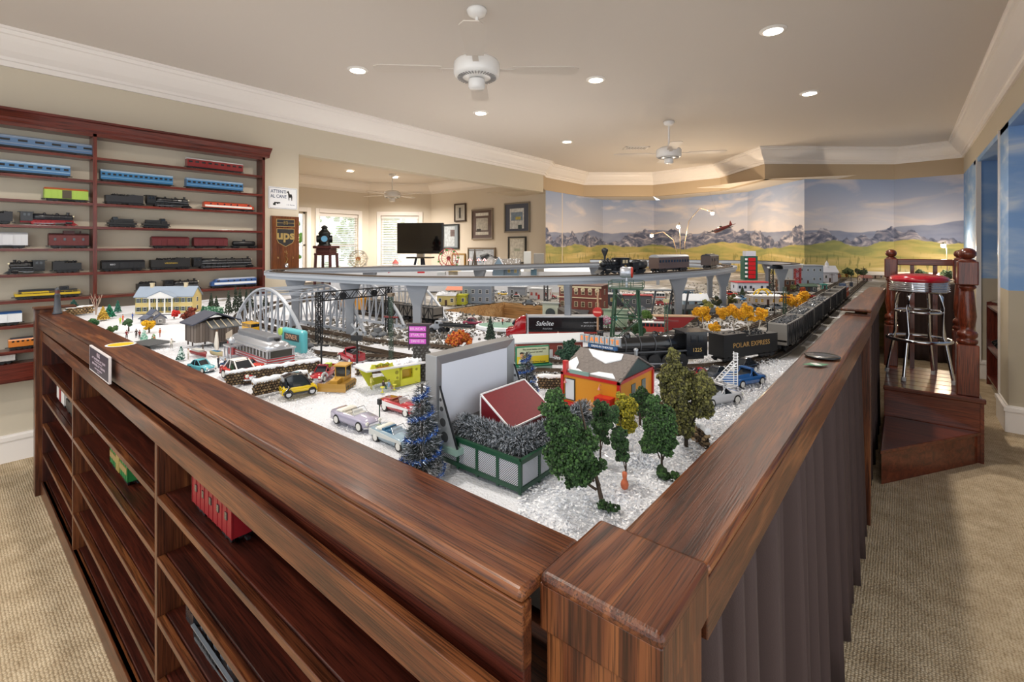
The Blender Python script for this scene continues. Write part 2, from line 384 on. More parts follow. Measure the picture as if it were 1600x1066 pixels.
# crown moulding swept along the plan lines
def crown(pl, name, closed=False, zt=3.0, s=1.0):
    prof = [(0, -.235), (.018, -.235), (.022, -.2), (.035, -.195), (.04, -.175), (.075, -.14), (.12, -.08), (.135, -.05), (.15, -.045), (.155, -.02), (.17, -.018), (.17, 0)]
    n = len(pl); off = []
    for i in range(n):
        d0 = (Vector(pl[i])-Vector(pl[i-1])).normalized() if i else (Vector(pl[1])-Vector(pl[0])).normalized()
        d1 = (Vector(pl[i+1])-Vector(pl[i])).normalized() if i < n-1 else d0
        n0 = Vector((d0.y, -d0.x)); n1 = Vector((d1.y, -d1.x)); q = (n0+n1).normalized(); off.append(q/max(.3, q.dot(n0)))
    mb = MB(); v = [(p[0]+o.x*a*s, p[1]+o.y*a*s, zt+b_*s) for p, o in zip(pl, off) for a, b_ in prof]; k = len(prof)
    mb.add(v, [(i*k+j, (i+1)*k+j, (i+1)*k+j+1, i*k+j+1) for i in range(n-1) for j in range(k-1)], 0, False)
    struct(mb, name, TRIM)
crown([(XL, -3), (XL, 6.72)]+PL[1:], 'crown_main')

# ------------------------------------------------------------ adjoining room seen through the opening
XA = -9.62
AP = [(XA, 2.5), (XA, 6.40), (-8.60, 7.42), (-4.96, 7.42)]
def wall_with_holes(x0, x1, z0, z1, holes, th=.12):    # local wall along x, front at y=0, holes (a,b,c,d)
    mb = MB(); xs = sorted({x0, x1}|{h[0] for h in holes}|{h[1] for h in holes})
    for a, c in zip(xs[:-1], xs[1:]):
        hs = [h for h in holes if h[0] <= a+1e-6 and h[1] >= c-1e-6]
        if not hs: mb.bx(a, c, 0, th, z0, z1)
        else: mb.bx(a, c, 0, th, z0, hs[0][2]); mb.bx(a, c, 0, th, hs[0][3], z1)
    return mb
w = struct(wall_with_holes(0, 3.9, 0, 3.0, [(1.3, 2.40, .85, 2.25), (2.68, 3.62, .85, 2.25)]), 'wall_alcove_left', CREAM); w.location = (XA, 2.5, 0); w.rotation_euler = (0, 0, PI/2)
w2 = struct(wall_with_holes(0, 1.44, 0, 3.0, [(.28, 1.16, .85, 2.25)]), 'wall_alcove_bay', CREAM); w2.location = (XA, 6.40, 0); w2.rotation_euler = (0, 0, PI/4)
f = MB(); f.bx(-8.62, -4.97, 7.42, 7.54, 0, 3.0); struct(f, 'wall_alcove_right', CREAM)
f = MB(); f.bx(XA-.1, XL-.14, 2.26, 2.38, 0, 3.0); struct(f, 'wall_alcove_near', CREAM)
crown([(XL-.14, 2.4)]*0+[(XA, 2.5), (XA, 6.40), (-8.60, 7.42), (-4.97, 7.42)], 'crown_alcove')
def window(n, host, a, c, z0, z1, slats=True):
    fr = MB(); e = .09
    for x0, x1, q0, q1 in ((a-e, a, z0-e, z1+e), (c, c+e, z0-e, z1+e), (a, c, z1, z1+e), (a, c, z0-e, z0)): fr.bx(x0, x1, -.03, .0, q0, q1)
    for x0, x1, q0, q1 in ((a, a+.05, z0, z1), (c-.05, c, z0, z1), (a, c, z1-.05, z1), (a, c, z0, z0+.05), (a, c, (z0+z1)/2-.02, (z0+z1)/2+.02)): fr.bx(x0, x1, .04, .08, q0, q1)
    w_ = fr.build('window_%d' % n, TRIM, None, bevel=.004); w_.matrix_world = host.matrix_world; w_.location = host.location; w_.rotation_euler = host.rotation_euler
    w_['kind'] = 'structure'
    g = MB(); g.bx(a+.05, c-.05, .058, .062, z0+.05, z1-.05); g.build('pane', mat('#ffffff', .02, trans=1., alpha=.25), w_)
    if slats:
        b0 = MB(); b0.bx(a+.01, c-.01, .0, .05, z1-.075, z1-.005); b0.build('blind_headrail', TRIM, w_)
        s = MB(); s.box((0, 0, 0), (c-a-.03, .036, .003), rx=math.radians(22 if n != 3 else 50)); z = z1-.1; base = None
        while z > z0+.02:
            if base is None: base = s.build('slat', mat('#eceae6', .5), w_, loc=((a+c)/2, .022, z))
            else: share(base, w_, ((a+c)/2, .022, z))
            z -= .04
window(1, w, 1.3, 2.40, .85, 2.25, False); window(2, w, 2.68, 3.62, .85, 2.25); window(3, w2, .28, 1.16, .85, 2.25)
# garden behind the windows
GREEN = mat('#6f9a3e', .7, var=.5, bscale=4)
for i, (x, y, z, s) in enumerate([(-12.4, 4.6, 1.3, 1.0), (-13.2, 8.8, 1.5, 1.1)]):
    t = thing('garden_tree', ['sunlit green tree outside the window without blinds', 'green tree outside behind the blinds'][i], 'tree', (x, y, 0))
    f = MB(); f.tube([(0, 0, 0), (.05, 0, z*.6), (0, .05, z+.3)], [.1, .08, .04]); f.build('trunk', mat('#5b4a38', .8), t)
    c = RNG.normal(0, .5, (900, 3))*[1, 1, .9]+[0, 0, z+.2]; f = MB(); f.scat(c, RNG.uniform(.05, .11, 900)); f.build('foliage', GREEN, t, kind='stuff')
f = MB(); f.bx(-20, XA-.2, -2, 14, -.3, -.05); struct(f, 'ground_outside', mat('#7d9450', .9))

# ------------------------------------------------------------ oak rail around the layout
RZ = 1.105
def cap_rail(name, label, a0, a1, b0, b1, za, zb, grain, grp=None):   # outer a0-a1, inner b0-b1 plan points, heights at both ends
    t = thing(name, label, 'rail')
    def pt(p, z): return (p[0], p[1], z)
    f = MB(); v = [pt(a0, za-.016), pt(a1, zb-.016), pt(b1, zb-.016), pt(b0, za-.016), pt(a0, za), pt(a1, zb), pt(b1, zb), pt(b0, za)]
    f.add(v, [(3, 2, 1, 0), (4, 5, 6, 7), (0, 1, 5, 4), (1, 2, 6, 5), (2, 3, 7, 6), (3, 0, 4, 7)])
    f.build('rail_cap', OAK[grain], t, bevel=.007, seg=3)
    f = MB(); d = (Vector(a1)-Vector(a0)).normalized(); q = Vector((-d.y, d.x))*.02
    if q.dot(Vector(b0)-Vector(a0)) < 0: q = -q
    o = q*.06; i = q
    v = [pt(Vector(a0)+o, za-.093), pt(Vector(a1)+o, zb-.093), pt(Vector(a1)+i, zb-.093), pt(Vector(a0)+i, za-.093),
         pt(Vector(a0)+o, za-.016), pt(Vector(a1)+o, zb-.016), pt(Vector(a1)+i, zb-.016), pt(Vector(a0)+i, za-.016)]
    f.add(v, [(3, 2, 1, 0), (4, 5, 6, 7), (0, 1, 5, 4), (1, 2, 6, 5), (2, 3, 7, 6), (3, 0, 4, 7)])
    f.build('fascia', OAK[grain], t, bevel=.002); return t
cap_rail('oak_rail', 'wide dark oak rail cap running along the top of the display bookcase', (-.335, .424), (-4.02, .383), (-.335, .553), (-4.02, .507), RZ, RZ, 'X')
cap_rail('oak_rail', 'dark oak rail cap above the brown curtain, from the corner post to the raised rail', (-.184, .606), (-.125, 3.2), (-.302, .606), (-.256, 3.2), RZ, 1.13, 'Y')
cap_rail('oak_rail', 'raised far section of oak rail beside the stool platform', (-.125, 3.19), (-.108, 5.05), (-.262, 3.19), (-.215, 5.05), 1.165, 1.165, 'Y')
t = thing('corner_post', 'square dark oak corner post with a flat cap, closest to the viewer', 'post', (-.259, .53, 0))
f = MB(); f.bx(-.07, .07, -.067, .067, 0, 1.06); f.build('shaft', OAK['Z'], t, bevel=.004)
f = MB(); f.bx(-.0755, .0755, -.0725, .0745, 1.045, 1.1); f.build('cap_block', OAK['Z'], t, bevel=.002)
f = MB(); f.bx(-.076, .076, -.073, .075, 1.094, 1.112); f.build('post_cap', OAK['Y'], t, bevel=.007, seg=3)
t = thing('rail_post', 'oak post where the curtained rail steps up near the stool', 'post', (-.19, 3.21, 0))
f = MB(); f.bx(-.055, .06, -.02, .05, 0, 1.137); f.build('shaft', OAK['Z'], t, bevel=.003)
t = thing('rail_post', 'oak end post at the far left end of the display bookcase', 'post', (-4.06, .455, 0))
f = MB(); f.bx(-.035, .04, -.085, .03, 0, 1.125); f.build('shaft', OAK['Z'], t, bevel=.003)
f = MB(); f.bx(-.05, .05, -.09, .1, 1.125, 1.137); f.build('post_cap', OAK['Y'], t, bevel=.003)

# curtain of pleated brown cloth
CURT = mat('#3b2b29', .8, bump=.15, bscale=400)
def curtain(name, label, a, c, z0, z1, pleat, amp, cat='curtain'):
    a = Vector(a); c = Vector(c); L_ = (c-a).length; d = (c-a)/L_; q = Vector((-d.y, d.x)); n = int(L_/pleat*10); m = MB(); v = []; J = 9
    ph = np.cumsum(RNG.uniform(.6, 1.4, n+1))*2*PI/10
    for j in range(J):
        for i in range(n+1):
            k = .55+.45*(j/(J-1)); o = math.sin(ph[i])*amp*k+math.sin(ph[i]*.37+1)*amp*.5*k
            p = a+d*(L_*i/n)+q*o; v.append((p.x, p.y, z1+(z0-z1)*j/(J-1)))
    m.add(v, [(j*(n+1)+i, j*(n+1)+i+1, (j+1)*(n+1)+i+1, (j+1)*(n+1)+i) for j in range(J-1) for i in range(n)], 0, True)
    o = m.build(name, CURT); sm = o.modifiers.new('s', 'SOLIDIFY'); sm.thickness = .002
    return tag(o, label, cat)
curtain('table_curtain', 'brown pleated curtain hanging under the rail closest to the viewer', (-.250, .62), (-.198, 3.16), .01, 1.02, .078, .048)
curtain('table_curtain', 'brown curtain hanging beyond the rail post, beside the steps', (-.172, 3.27), (-.165, 5.3), .01, 1.05, .12, .02)
curtain('table_curtain', 'dark pleated curtain on the far side of the layout behind the stool', (-.12, 8.28), (.64, 8.28), .01, 1.03, .1, .02)

# ------------------------------------------------------------ display bookcase under the front rail
bc = thing('display_bookcase', 'long low oak bookcase with open shelves under the front rail', 'bookcase', (-2.2, .4, 0))
def bx(name, x0, x1, y0, y1, z0, z1, m, parent, bevel=.0015, ref=(-2.2, .4, 0), **k):
    f = MB(); f.bx(x0-ref[0], x1-ref[0], y0-ref[1], y1-ref[1], z0-ref[2], z1-ref[2]); return f.build(name, m, parent, bevel=bevel, **k)
YF = .400; DP = .36
XB = [-4.02, -3.0, -1.665, -.335]
bx('back_panel', -4.02, -.335, YF+DP, YF+DP+.012, .02, .945, OAK_SHADE['X'], bc)
for i, x in enumerate(XB): bx('divider', x-.011, x+.011, YF, YF+DP, .02, .944, OAK['Z'] if i else OAK_SHADE['Z'], bc)
bx('top_rail', -4.0, -.335, YF-.002, YF+.018, .935, .993, OAK['X'], bc)
bx('groove_shade_board', -4.0, -.337, YF+.03, YF+.045, .93, 1.085, OAK_SHADE['X'], bc)  # added dark board closing the gap so the groove stays dark
bx('toe_board', -4.0, -.335, YF-.006, YF+.014, 0, .085, OAK['X'], bc)
bx('top_board', -4.0, -.335, YF+.02, YF+DP, .945, .962, OAK['X'], bc)
SH = [.085, .255, .435, .61, .785]
for k in range(3):
    x0, x1 = XB[k]+.012, XB[k+1]-.012
    for z in SH:
        s = bx('shelf', x0, x1, YF, YF+.02, z-.018, z, OAK['X'], bc)
        for j in range(3):
            y0 = YF+.022+j*.113
            bx('plank', x0, x1, y0, y0+.1065, z-.012, z+.001, OAK_SHADE['X'], s, bevel=.003)

# ------------------------------------------------------------ cherry wall shelf unit
XS = -4.695
ws = thing('wall_shelf_unit', 'tall red cherry wall shelf unit with many narrow shelves of model trains', 'shelf', (XL, .75, 0))
REF = (XL, .75, 0)
SZ = [2.184, 2.008, 1.835, 1.659, 1.494, 1.315, 1.135, .963, .79]
YS = [-.46, .752, 1.975]
for y in YS: bx('upright', XL+.001, XS, y-.012, y+.012, .58, 2.36, CHERRY['Z'], ws, ref=REF)
for k in range(2):
    for z in SZ: bx('shelf', XL+.001, XS-.002, YS[k]+.012, YS[k+1]-.012, z-.02, z, CHERRY['Y'], ws, ref=REF)
bx('bottom_rail', XL+.001, XS+.004, YS[0]-.012, YS[2]+.012, .575, .70, CHERRY['Y'], ws, ref=REF)
bx('top_rail', XL+.001, XS, YS[0]-.012, YS[2]+.012, 2.335, 2.38, CHERRY['Y'], ws, ref=REF)
f = MB(); pr = [(0, 2.36), (.14, 2.36), (.15, 2.375), (.155, 2.39), (.19, 2.425), (.2, 2.43), (.205, 2.445), (0, 2.445)]
f.pris([(a, z) for a, z in pr], YS[0]-.05-.75, YS[2]+.05-.75); f.build('cornice', CHERRY['Y'], ws)

# ------------------------------------------------------------ stool platform with steps and railing
SW = STAIN
pf = thing('stool_platform', 'red stained wooden viewing platform with one wedge step', 'platform', (.16, 5.05, 0))
R2 = (.16, 5.05, 0)
for j in range(6): bx('plank', -.105, .435, 4.60+j*.15, 4.745+j*.15, .42, .445, SW['X'], pf, ref=R2, bevel=.003)
bx('nosing', -.11, .45, 4.585, 4.62, .415, .45, SW['X'], pf, ref=R2, bevel=.008)
bx('riser', -.105, .43, 4.605, 4.62, .0, .415, SW['X'], pf, ref=R2)
bx('side_panel', .42, .44, 4.6, 5.5, 0, .42, SW['Y'], pf, ref=R2)
bx('back_panel', -.105, .44, 5.48, 5.5, 0, .42, SW['X'], pf, ref=R2)
f = MB(); f.pris([(-.105-.16, 3.77-5.05), (.425-.16, 4.595-5.05), (-.105-.16, 4.6-5.05)], .195, .22, ax='Z'); f.build('step_tread', SW['X'], pf, bevel=.006)
f = MB(); f.pris([(-.10-.16, 3.80-5.05), (.405-.16, 4.595-5.05), (.405-.16, 4.6-5.05), (-.10-.16, 3.83-5.05)], 0, .196, ax='Z'); f.build('step_riser', SW['X'], pf)
def newel(x, y, label, z0, w=.12, cat='post'):
    t = thing('newel_post', label, cat, (x, y, z0), 0, 'turned newel posts of the platform'); H = 1.555-z0; h = w/2
    f = MB(); f.bx(-h, h, -h, h, 0, .36*H/1.1); f.build('base_block', SW['Z'], t, bevel=.006)
    z1 = .36*H/1.1; z2 = .78*H/1.1; r = h
    f = MB(); f.lathe([(r*.8, z1), (r*.98, z1+.012), (r*.98, z1+.03), (r*.7, z1+.04), (r*.95, z1+.055), (r*.98, z1+.075), (r*.85, z1+.09), (r*.6, z1+.1), (r*.72, z1+.13), (r*.86, z1+.2), (r*.62, z2-.05), (r*.58, z2-.035), (r*.82, z2-.02), (r*.82, z2-.008), (r*.6, z2)], n=20)
    f.build('turned_shaft', SW['Z'], t)
    f = MB(); f.bx(-h*.95, h*.95, -h*.95, h*.95, z2, z2+.17); f.build('top_block', SW['Z'], t, bevel=.008)
    zt = z2+.17; R = h*.85
    f = MB(); f.lathe([(R*.9, zt-.002), (R*.95, zt+.006), (R*.6, zt+.016)]+[(R*math.cos(a), zt+.016+R*.75+R*.85*math.sin(a)) for a in [i*PI/10-PI/2.6 for i in range(9)]]+[(0.001, zt+.016+R*1.6)], n=20); f.build('ball_finial', SW['Z'], t)
newel(.362, 4.70, 'thick turned newel post with ball finial at the platform front', .445, .118)
newel(.372, 5.44, 'turned newel post at the back right corner of the platform', .445, .09)
newel(-.075, 5.44, 'turned newel post at the back left corner, beyond the raised rail', .445, .098)
t = thing('platform_railing', 'short wooden railing with square balusters behind the stool', 'railing', (.15, 5.45, .445))
f = MB(); f.bx(-.19, .19, -.025, .025, .9, .955); f.build('top_rail', SW['X'], t, bevel=.006)
f = MB(); f.bx(-.015, .015, -.015, .015, .0, .9); b0 = f.build('baluster', SW['Z'], t, loc=(-.08, 0, 0)); share(b0, t, (.07, 0, 0))

CHROME = mat('#d8dadf', .09, 1.); RUB = mat('#151515', .5)
t = thing('bar_stool', 'chrome diner bar stool with glossy red vinyl seat on the platform', 'stool', (.105, 5.06, .445))
f = MB(); f.lathe([(.17, .775), (.187, .785), (.19, .80), (.183, .817), (.15, .832), (.08, .843), (.001, .846)], n=48); f.build('seat_cushion', mat('#a80f24', .16, coat=.6), t)
f = MB(); f.lathe([(.15, .70), (.183, .70), (.183, .704)]+[(.184+.008*math.sin(a), .704+.072*a/(8*PI)) for a in [i*PI/6 for i in range(49)]]+[(.18, .78), (.1, .78)], n=48); f.build('ribbed_band', CHROME, t)
for k in range(4):
    a = PI/4+k*PI/2+.35; c, s = math.cos(a), math.sin(a)
    pts = [(c*r, s*r, z) for r, z in ((.10, .70), (.135, .69), (.15, .66), (.155, .58), (.165, .36), (.175, .30), (.225, .012))]
    f = MB(); f.tube(pts, .0125, 10); lg = f.build('leg', CHROME, t)
    f = MB(); f.cyl((c*.226, s*.226, 0), (c*.222, s*.222, .03), .016, n=12); f.build('foot_cap', mat('#c8c8c8', .4), lg)
for z, r in ((.54, .148), (.315, .20)):
    f = MB(); f.tube([(r*math.cos(i*PI/20), r*math.sin(i*PI/20), z) for i in range(40)], .011 if r < .18 else .014, 10, closed=True); f.build('foot_ring', CHROME, t)

# slanted rack in the niche
t = thing('magazine_rack', 'dark wooden rack with slanted shelves in the niche between the blue piers', 'rack', (.86, 6.8, 0))
for y in (-.55, .55):
    f = MB(); f.pris([(-.14, 0), (.16, 0), (.16, 1.0), (-.14, .9)], y-.012, y+.012); f.build('side_panel', CHERRY['Z'], t)
f = MB(); f.bx(.14, .16, -.54, .54, 0, 1.0); f.build('back_panel', CHERRY['Y'], t)
for z, h in ((.87, .1), (.42, .18), (.1, .02)):
    f = MB(); f.pris([(-.135, z-.02), (.14, z+h-.02), (.14, z+h), (-.135, z)], -.54, .54); f.build('slanted_shelf', CHERRY['Y'], t)
for k, (y, c) in enumerate([(-.35, '#c9c7c4'), (.0, '#a9adb3'), (.33, '#8a8378')]):
    f = MB(); f.box((0, 0, 0), (.2, .22, .01), 0); o = f.build('magazine', mat(c, .3), loc=(.86, 6.8+y, .95)); o.rotation_euler = (0, -.35, .1*k)
    tag(o, ['pale magazine on the rack top, closest to the viewer', 'grey magazine in the middle of the rack top', 'brownish magazine at the far end of the rack top'][k], 'magazine', 'magazines on the rack')
for k in range(4):
    f = MB(); f.lathe([(.001, 0), (.036, .005), (.038, .16), (.014, .2), (.013, .26), (.001, .262)], n=14, axis='X'); o = f.build('wine_bottle', mat('#16181c', .08, coat=.5), loc=(.74, 6.45+k*.2, .478)); o.rotation_euler = (0, -.577, 0)
    tag(o, 'dark glass bottle lying on the slanted lower shelf, %s' % ['closest to the viewer', 'second from the near end', 'third from the near end', 'at the far end'][k], 'bottle', 'bottles on the slanted shelf')

# ------------------------------------------------------------ ceiling fans and vents
def fan(p, label, s=1., drop=.31, a0=.3):
    t = thing('ceiling_fan', label, 'fan', p, 0, None); g = mat('#f2f0ee', .25, coat=.3)
    f = MB(); f.lathe([(.001, 0), (.062, 0), (.066, -.012), (.05, -.04), (.022, -.05), (.001, -.05)], n=24); f.build('canopy', g, t)
    f = MB(); f.cyl((0, 0, -.045), (0, 0, -drop), .011, n=12); f.build('downrod', g, t)
    f = MB(); z = -drop; f.lathe([(.001, z+.01), (.09, z+.005), (.135, z-.02), (.145, z-.035), (.145, z-.1), (.135, z-.115), (.06, z-.125), (.001, z-.125)], n=36); h = f.build('motor_housing', g, t)
    f = MB()
    for i in range(36):
        a = i*2*PI/36; f.box((.105*math.cos(a), .105*math.sin(a), z-.122), (.035, .005, .004), rz=a)
    f.build('vent_slots', mat('#8d8a88', .5), h)
    f = MB(); f.cyl((0, 0, z-.12), (0, 0, z-.135), .03, n=16); f.build('neck', RUB, h)
    f = MB(); f.lathe([(.001, z-.13), (.05, z-.132), (.053, z-.14), (.053, z-.18), (.045, z-.192), (.001, z-.194)], n=24); f.build('switch_cup', g, t)
    bl = None
    for k in range(4):
        a = a0+k*PI/2
        if bl is None:
            f = MB(); f.box((.18, 0, z-.07), (.12, .035, .006)); pl = [(.22, -.05), (.6, -.066), (.64, -.04), (.64, .04), (.6, .066), (.22, .05)]
            f.pris(pl, z-.07, z-.064, ax='Z'); bl = f.build('blade', mat('#d2c8be', .5), t); bl.rotation_euler = (0, 0, a)
        else: share(bl, t, (0, 0, 0), a)
fan(P(745, 15, 3.0), 'white ceiling fan with slotted motor housing, closest to the viewer', a0=.72)
fan(P(1045, 190, 3.0), 'white ceiling fan on a long downrod, farther away over the layout', a0=.5)
fan(PD(613, 272, 8.6), 'white ceiling fan in the adjoining room', a0=.25)
def vent(p, label, rz=0, w=.36, d=.2):
    t = thing('ceiling_vent', label, 'vent', p, rz)
    f = MB(); f.bx(-w/2, w/2, -d/2, -d/2+.03, -.008, 0); f.bx(-w/2, w/2, d/2-.03, d/2, -.008, 0); f.bx(-w/2, -w/2+.03, -d/2, d/2, -.008, 0); f.bx(w/2-.03, w/2, -d/2, d/2, -.008, 0); f.build('frame', WHITE, t)
    f = MB()
    for i in range(7): f.box((-w/2+.05+i*(w-.1)/6, 0, -.005), (.03, d-.06, .003), ry=.5)
    f.build('louvers', mat('#d6d0ca', .5), t)
    f = MB(); f.bx(-w/2+.03, w/2-.03, -d/2+.03, d/2-.03, -.002, 0); f.build('backing', mat('#5a5654', .8), t)
vent(P(994, 231, 3.0), 'white ceiling vent left of the farther fan', .7)
vent(PD(488, 268, 9.4), 'white ceiling vent in the adjoining room near the opening', 0, .5)

# ------------------------------------------------------------ things on the left wall by the opening
def facing(o, p, rz): o.location = p; o.rotation_euler = (0, 0, rz)
a = PX(419, 293, XL); c = PX(464, 326, XL); w_ = c.y-a.y; h_ = .218
t = thing('wall_sign', 'white Italian warning sign reading ATTENTI AL CANE beside the shelf unit', 'sign', (XL+.004, (a.y+c.y)/2, (a.z+c.z)/2), PI/2)
f = MB(); f.bx(-w_/2, w_/2, -.003, .003, -h_/2, h_/2); f.build('plate', mat('#e9ebef', .4), t, bevel=.002)
NAVY = mat('#1e3a63', .5)
f = MB(); e = .008
for x0, x1, z0, z1 in ((-w_/2+e, w_/2-e, h_/2-e-.002, h_/2-e), (-w_/2+e, w_/2-e, -h_/2+e, -h_/2+e+.002), (-w_/2+e, -w_/2+e+.002, -h_/2+e, h_/2-e), (w_/2-e-.002, w_/2-e, -h_/2+e, h_/2-e)): f.bx(x0, x1, -.004, -.003, z0, z1)
f.build('border', NAVY, t)
text('ATTENTI', .047, (-.046, -.0035, .062), 0, NAVY, t, sx=.82, bold=.0004); text('AL CANE', .047, (-.046, -.0035, .014), 0, NAVY, t, sx=.82, bold=.0004)
text('1 H. Fiorito', .018, (.075, -.0035, -.065), 0, NAVY, t)
f = MB(); dog = [(.055, -.02), (.06, -.02), (.062, .01), (.08, .012), (.084, -.02), (.089, -.02), (.092, .02), (.085, .045), (.066, .045), (.052, .078), (.04, .07), (.034, .058), (.048, .055), (.052, .02)]
f.pris(dog, -.0045, -.003); f.build('dog_silhouette', RUB, t)
f = MB(); f.bx(-.09, -.03, -.0045, -.003, -.055, -.043); f.bx(-.10, -.075, -.0045, -.003, -.075, -.055); f.bx(-.062, -.05, -.0045, -.003, -.062, -.055); f.build('pistol_silhouette', RUB, t)
a = PX(422, 337, XL); c = PX(466, 424, XL); w_ = (c.y-a.y); h_ = a.z-c.z
t = thing('wall_plaque', 'tall glossy wooden UPS clock plaque hanging beside the opening', 'plaque', (XL+.012, (a.y+c.y)/2, (a.z+c.z)/2), PI/2)
f = MB(); f.bx(-w_/2, w_/2, -.012, .012, -h_/2, h_/2); f.build('board', wood('Z', '#4a2812', '#6e3e1e', '#8a5630', rough=.12, coat=.8), t, bevel=.006)
GOLD = mat('#c2a668', .35, .5)
zc = h_*.27
def shield(s): return [(-.08*s, .075*s), (.08*s, .075*s), (.08*s, -.02*s), (.065*s, -.055*s), (0, -.09*s), (-.065*s, -.055*s), (-.08*s, -.02*s)]
f = MB(); f.pris([(x, z+zc-.08) for x, z in shield(1.12)], -.0135, -.0115); f.build('shield_rim', GOLD, t)
f = MB(); f.pris([(x, z+zc-.08) for x, z in shield(1.05)], -.0145, -.0115); f.build('shield', mat('#2c2a2c', .4), t)
f = MB(); f.bx(-.092, .092, -.0135, -.0115, zc+.022, zc+.10); f.build('parcel_rim', GOLD, t)
f = MB(); f.bx(-.086, .086, -.0145, -.0115, zc+.028, zc+.058); f.bx(-.086, .086, -.0145, -.0115, zc+.063, zc+.094); f.build('parcel', mat('#2c2a2c', .4), t)
f = MB()
for k in range(4):
    aa = k*PI/2+PI/4; f.tube([(0, -.016, zc+.062), (.02*math.cos(aa-.4), -.016, zc+.062+.016*math.sin(aa-.4)), (.028*math.cos(aa), -.016, zc+.062+.022*math.sin(aa)), (.02*math.cos(aa+.4), -.016, zc+.062+.016*math.sin(aa+.4))], .0025, 5, closed=True)
f.build('bow', GOLD, t)
text('ups', .125, (0, -.0148, zc-.065), 0, GOLD, t, sx=1.05, bold=.004)
f = MB(); f.tube([(0, -.016, -h_*.34), (.02, -.018, -h_*.27), (-.005, -.018, -h_*.22), (.015, -.018, -h_*.16)], .004, 6); f.build('clock_hand', GOLD, t)
for s_, x, z in (('12', 0, -h_*.14), ('9', -.075, -h_*.25), ('3', .075, -h_*.25)): text(s_, .03, (x, -.0125, z), 0, GOLD, t, name='numeral')
f = MB(); f.lathe([(.02, -.02), (.022, .02), (.001, .022)], n=12); f.build('bulb_holder', CHROME, t, loc=(0, -.03, -h_*.38))
# ------------------------------------------------------------ builders for the model railway
ZT = 1.06
BLK = mat('#17181b', .38); STEEL = mat('#8c8f94', .35, .7); DARK = mat('#0c0d0f', .3); SNOWM = mat('#eef1f6', .7, bump=.5, bscale=300)
WHT = mat('#e8e8ea', .45); GLASSD = mat('#20262c', .1, coat=.5); REDM = mat('#a3131c', .25, coat=.5); GREY = mat('#8b9098', .5)
def bogie(t, xs, n=2, r=.011, w=.05, col=BLK, z=0, name='wheel_truck'):
    base = None
    for x in xs:
        if base is None:
            f = MB()
            for k in range(n):
                dx = (k-(n-1)/2)*.03
                for y in (-1, 1): f.cyl((dx, y*(w/2-.006), r), (dx, y*w/2, r), r, n=10)
                f.cyl((dx, -w/2+.006, r), (dx, w/2-.006, r), .0025, n=6)
            for y in (-1, 1): f.box((0, y*(w/2+.001), r+.001), (.03*n, .003, .008))
            base = f.build(name, col, t, loc=(x, 0, z))
        else: share(base, t, (x, 0, z))
def coupler(f, L):
    for s in (-1, 1): f.box((s*(L/2+.006), 0, .016), (.018, .008, .006))
def car_base(label, cat, L, p, rz, grp, name):
    return thing(name, label, cat, p, rz, grp)
def boxcar(label, L, p, rz, col, roof=None, door=None, txt=None, tcol='#e8e2d0', grp=None, H=.075, W=.062, name='boxcar', cupola=False, stripe=None, wins=0):
    t = thing(name, label, 'boxcar' if name == 'boxcar' else 'train car', p, rz, grp)
    m = mat(col, .4); f = MB(); f.bx(-L/2, L/2, -W/2, W/2, .022, .022+H)
    n = max(3, int(L/.03))
    for i in range(n+1):
        x = -L/2+i*L/n
        for y in (-1, 1): f.box((x, y*W/2, .022+H/2), (.003, .003, H))
    f.build('body', m, t)
    f = MB(); f.pris([(-W/2-.002, .022+H), (W/2+.002, .022+H), (W/2-.008, .03+H), (0, .034+H), (-W/2+.008, .03+H)], -L/2-.002, L/2+.002, ax='X'); f.bx(-L/2, L/2, -.006, .006, .033+H, .037+H)
    if cupola: f.bx(-.03, .03, -.022, .022, .03+H, .055+H); f.cyl((L*.3, 0, .03+H), (L*.3, 0, .055+H), .004, n=8)
    f.build('roof', mat(roof or col, .4), t)
    f = MB()
    for y in (-1, 1): f.box((0, y*(W/2+.002), .022+H/2), (.05, .004, H*.9))
    if not wins: f.build('door', mat(door or col, .4), t)
    else:
        f = MB()
        for k in range(wins):
            x = -L/2+(k+.6)*L/(wins+.2)
            for y in (-1, 1): f.box((x, y*(W/2+.001), .022+H*.6), (.013, .003, .018))
        f.build('window_band', GLASSD, t)
    if stripe:
        f = MB()
        for y in (-1, 1): f.box((0, y*(W/2+.0015), .022+H*.5), (L*.98, .003, H*.3))
        f.build('stripe', mat(stripe, .4), t)
    f = MB(); f.bx(-L/2+.01, L/2-.01, -.012, .012, .012, .022); coupler(f, L); f.build('underframe', BLK, t)
    bogie(t, (-L/2+.045, L/2-.045), 2)
    if txt:
        for s, r in ((-1, 0), (1, PI)): text(txt, .016, (s*-.0-L*.26*(-s), s*(W/2+.0025), .022+H*.62), r, mat(tcol, .5), t)
    return t
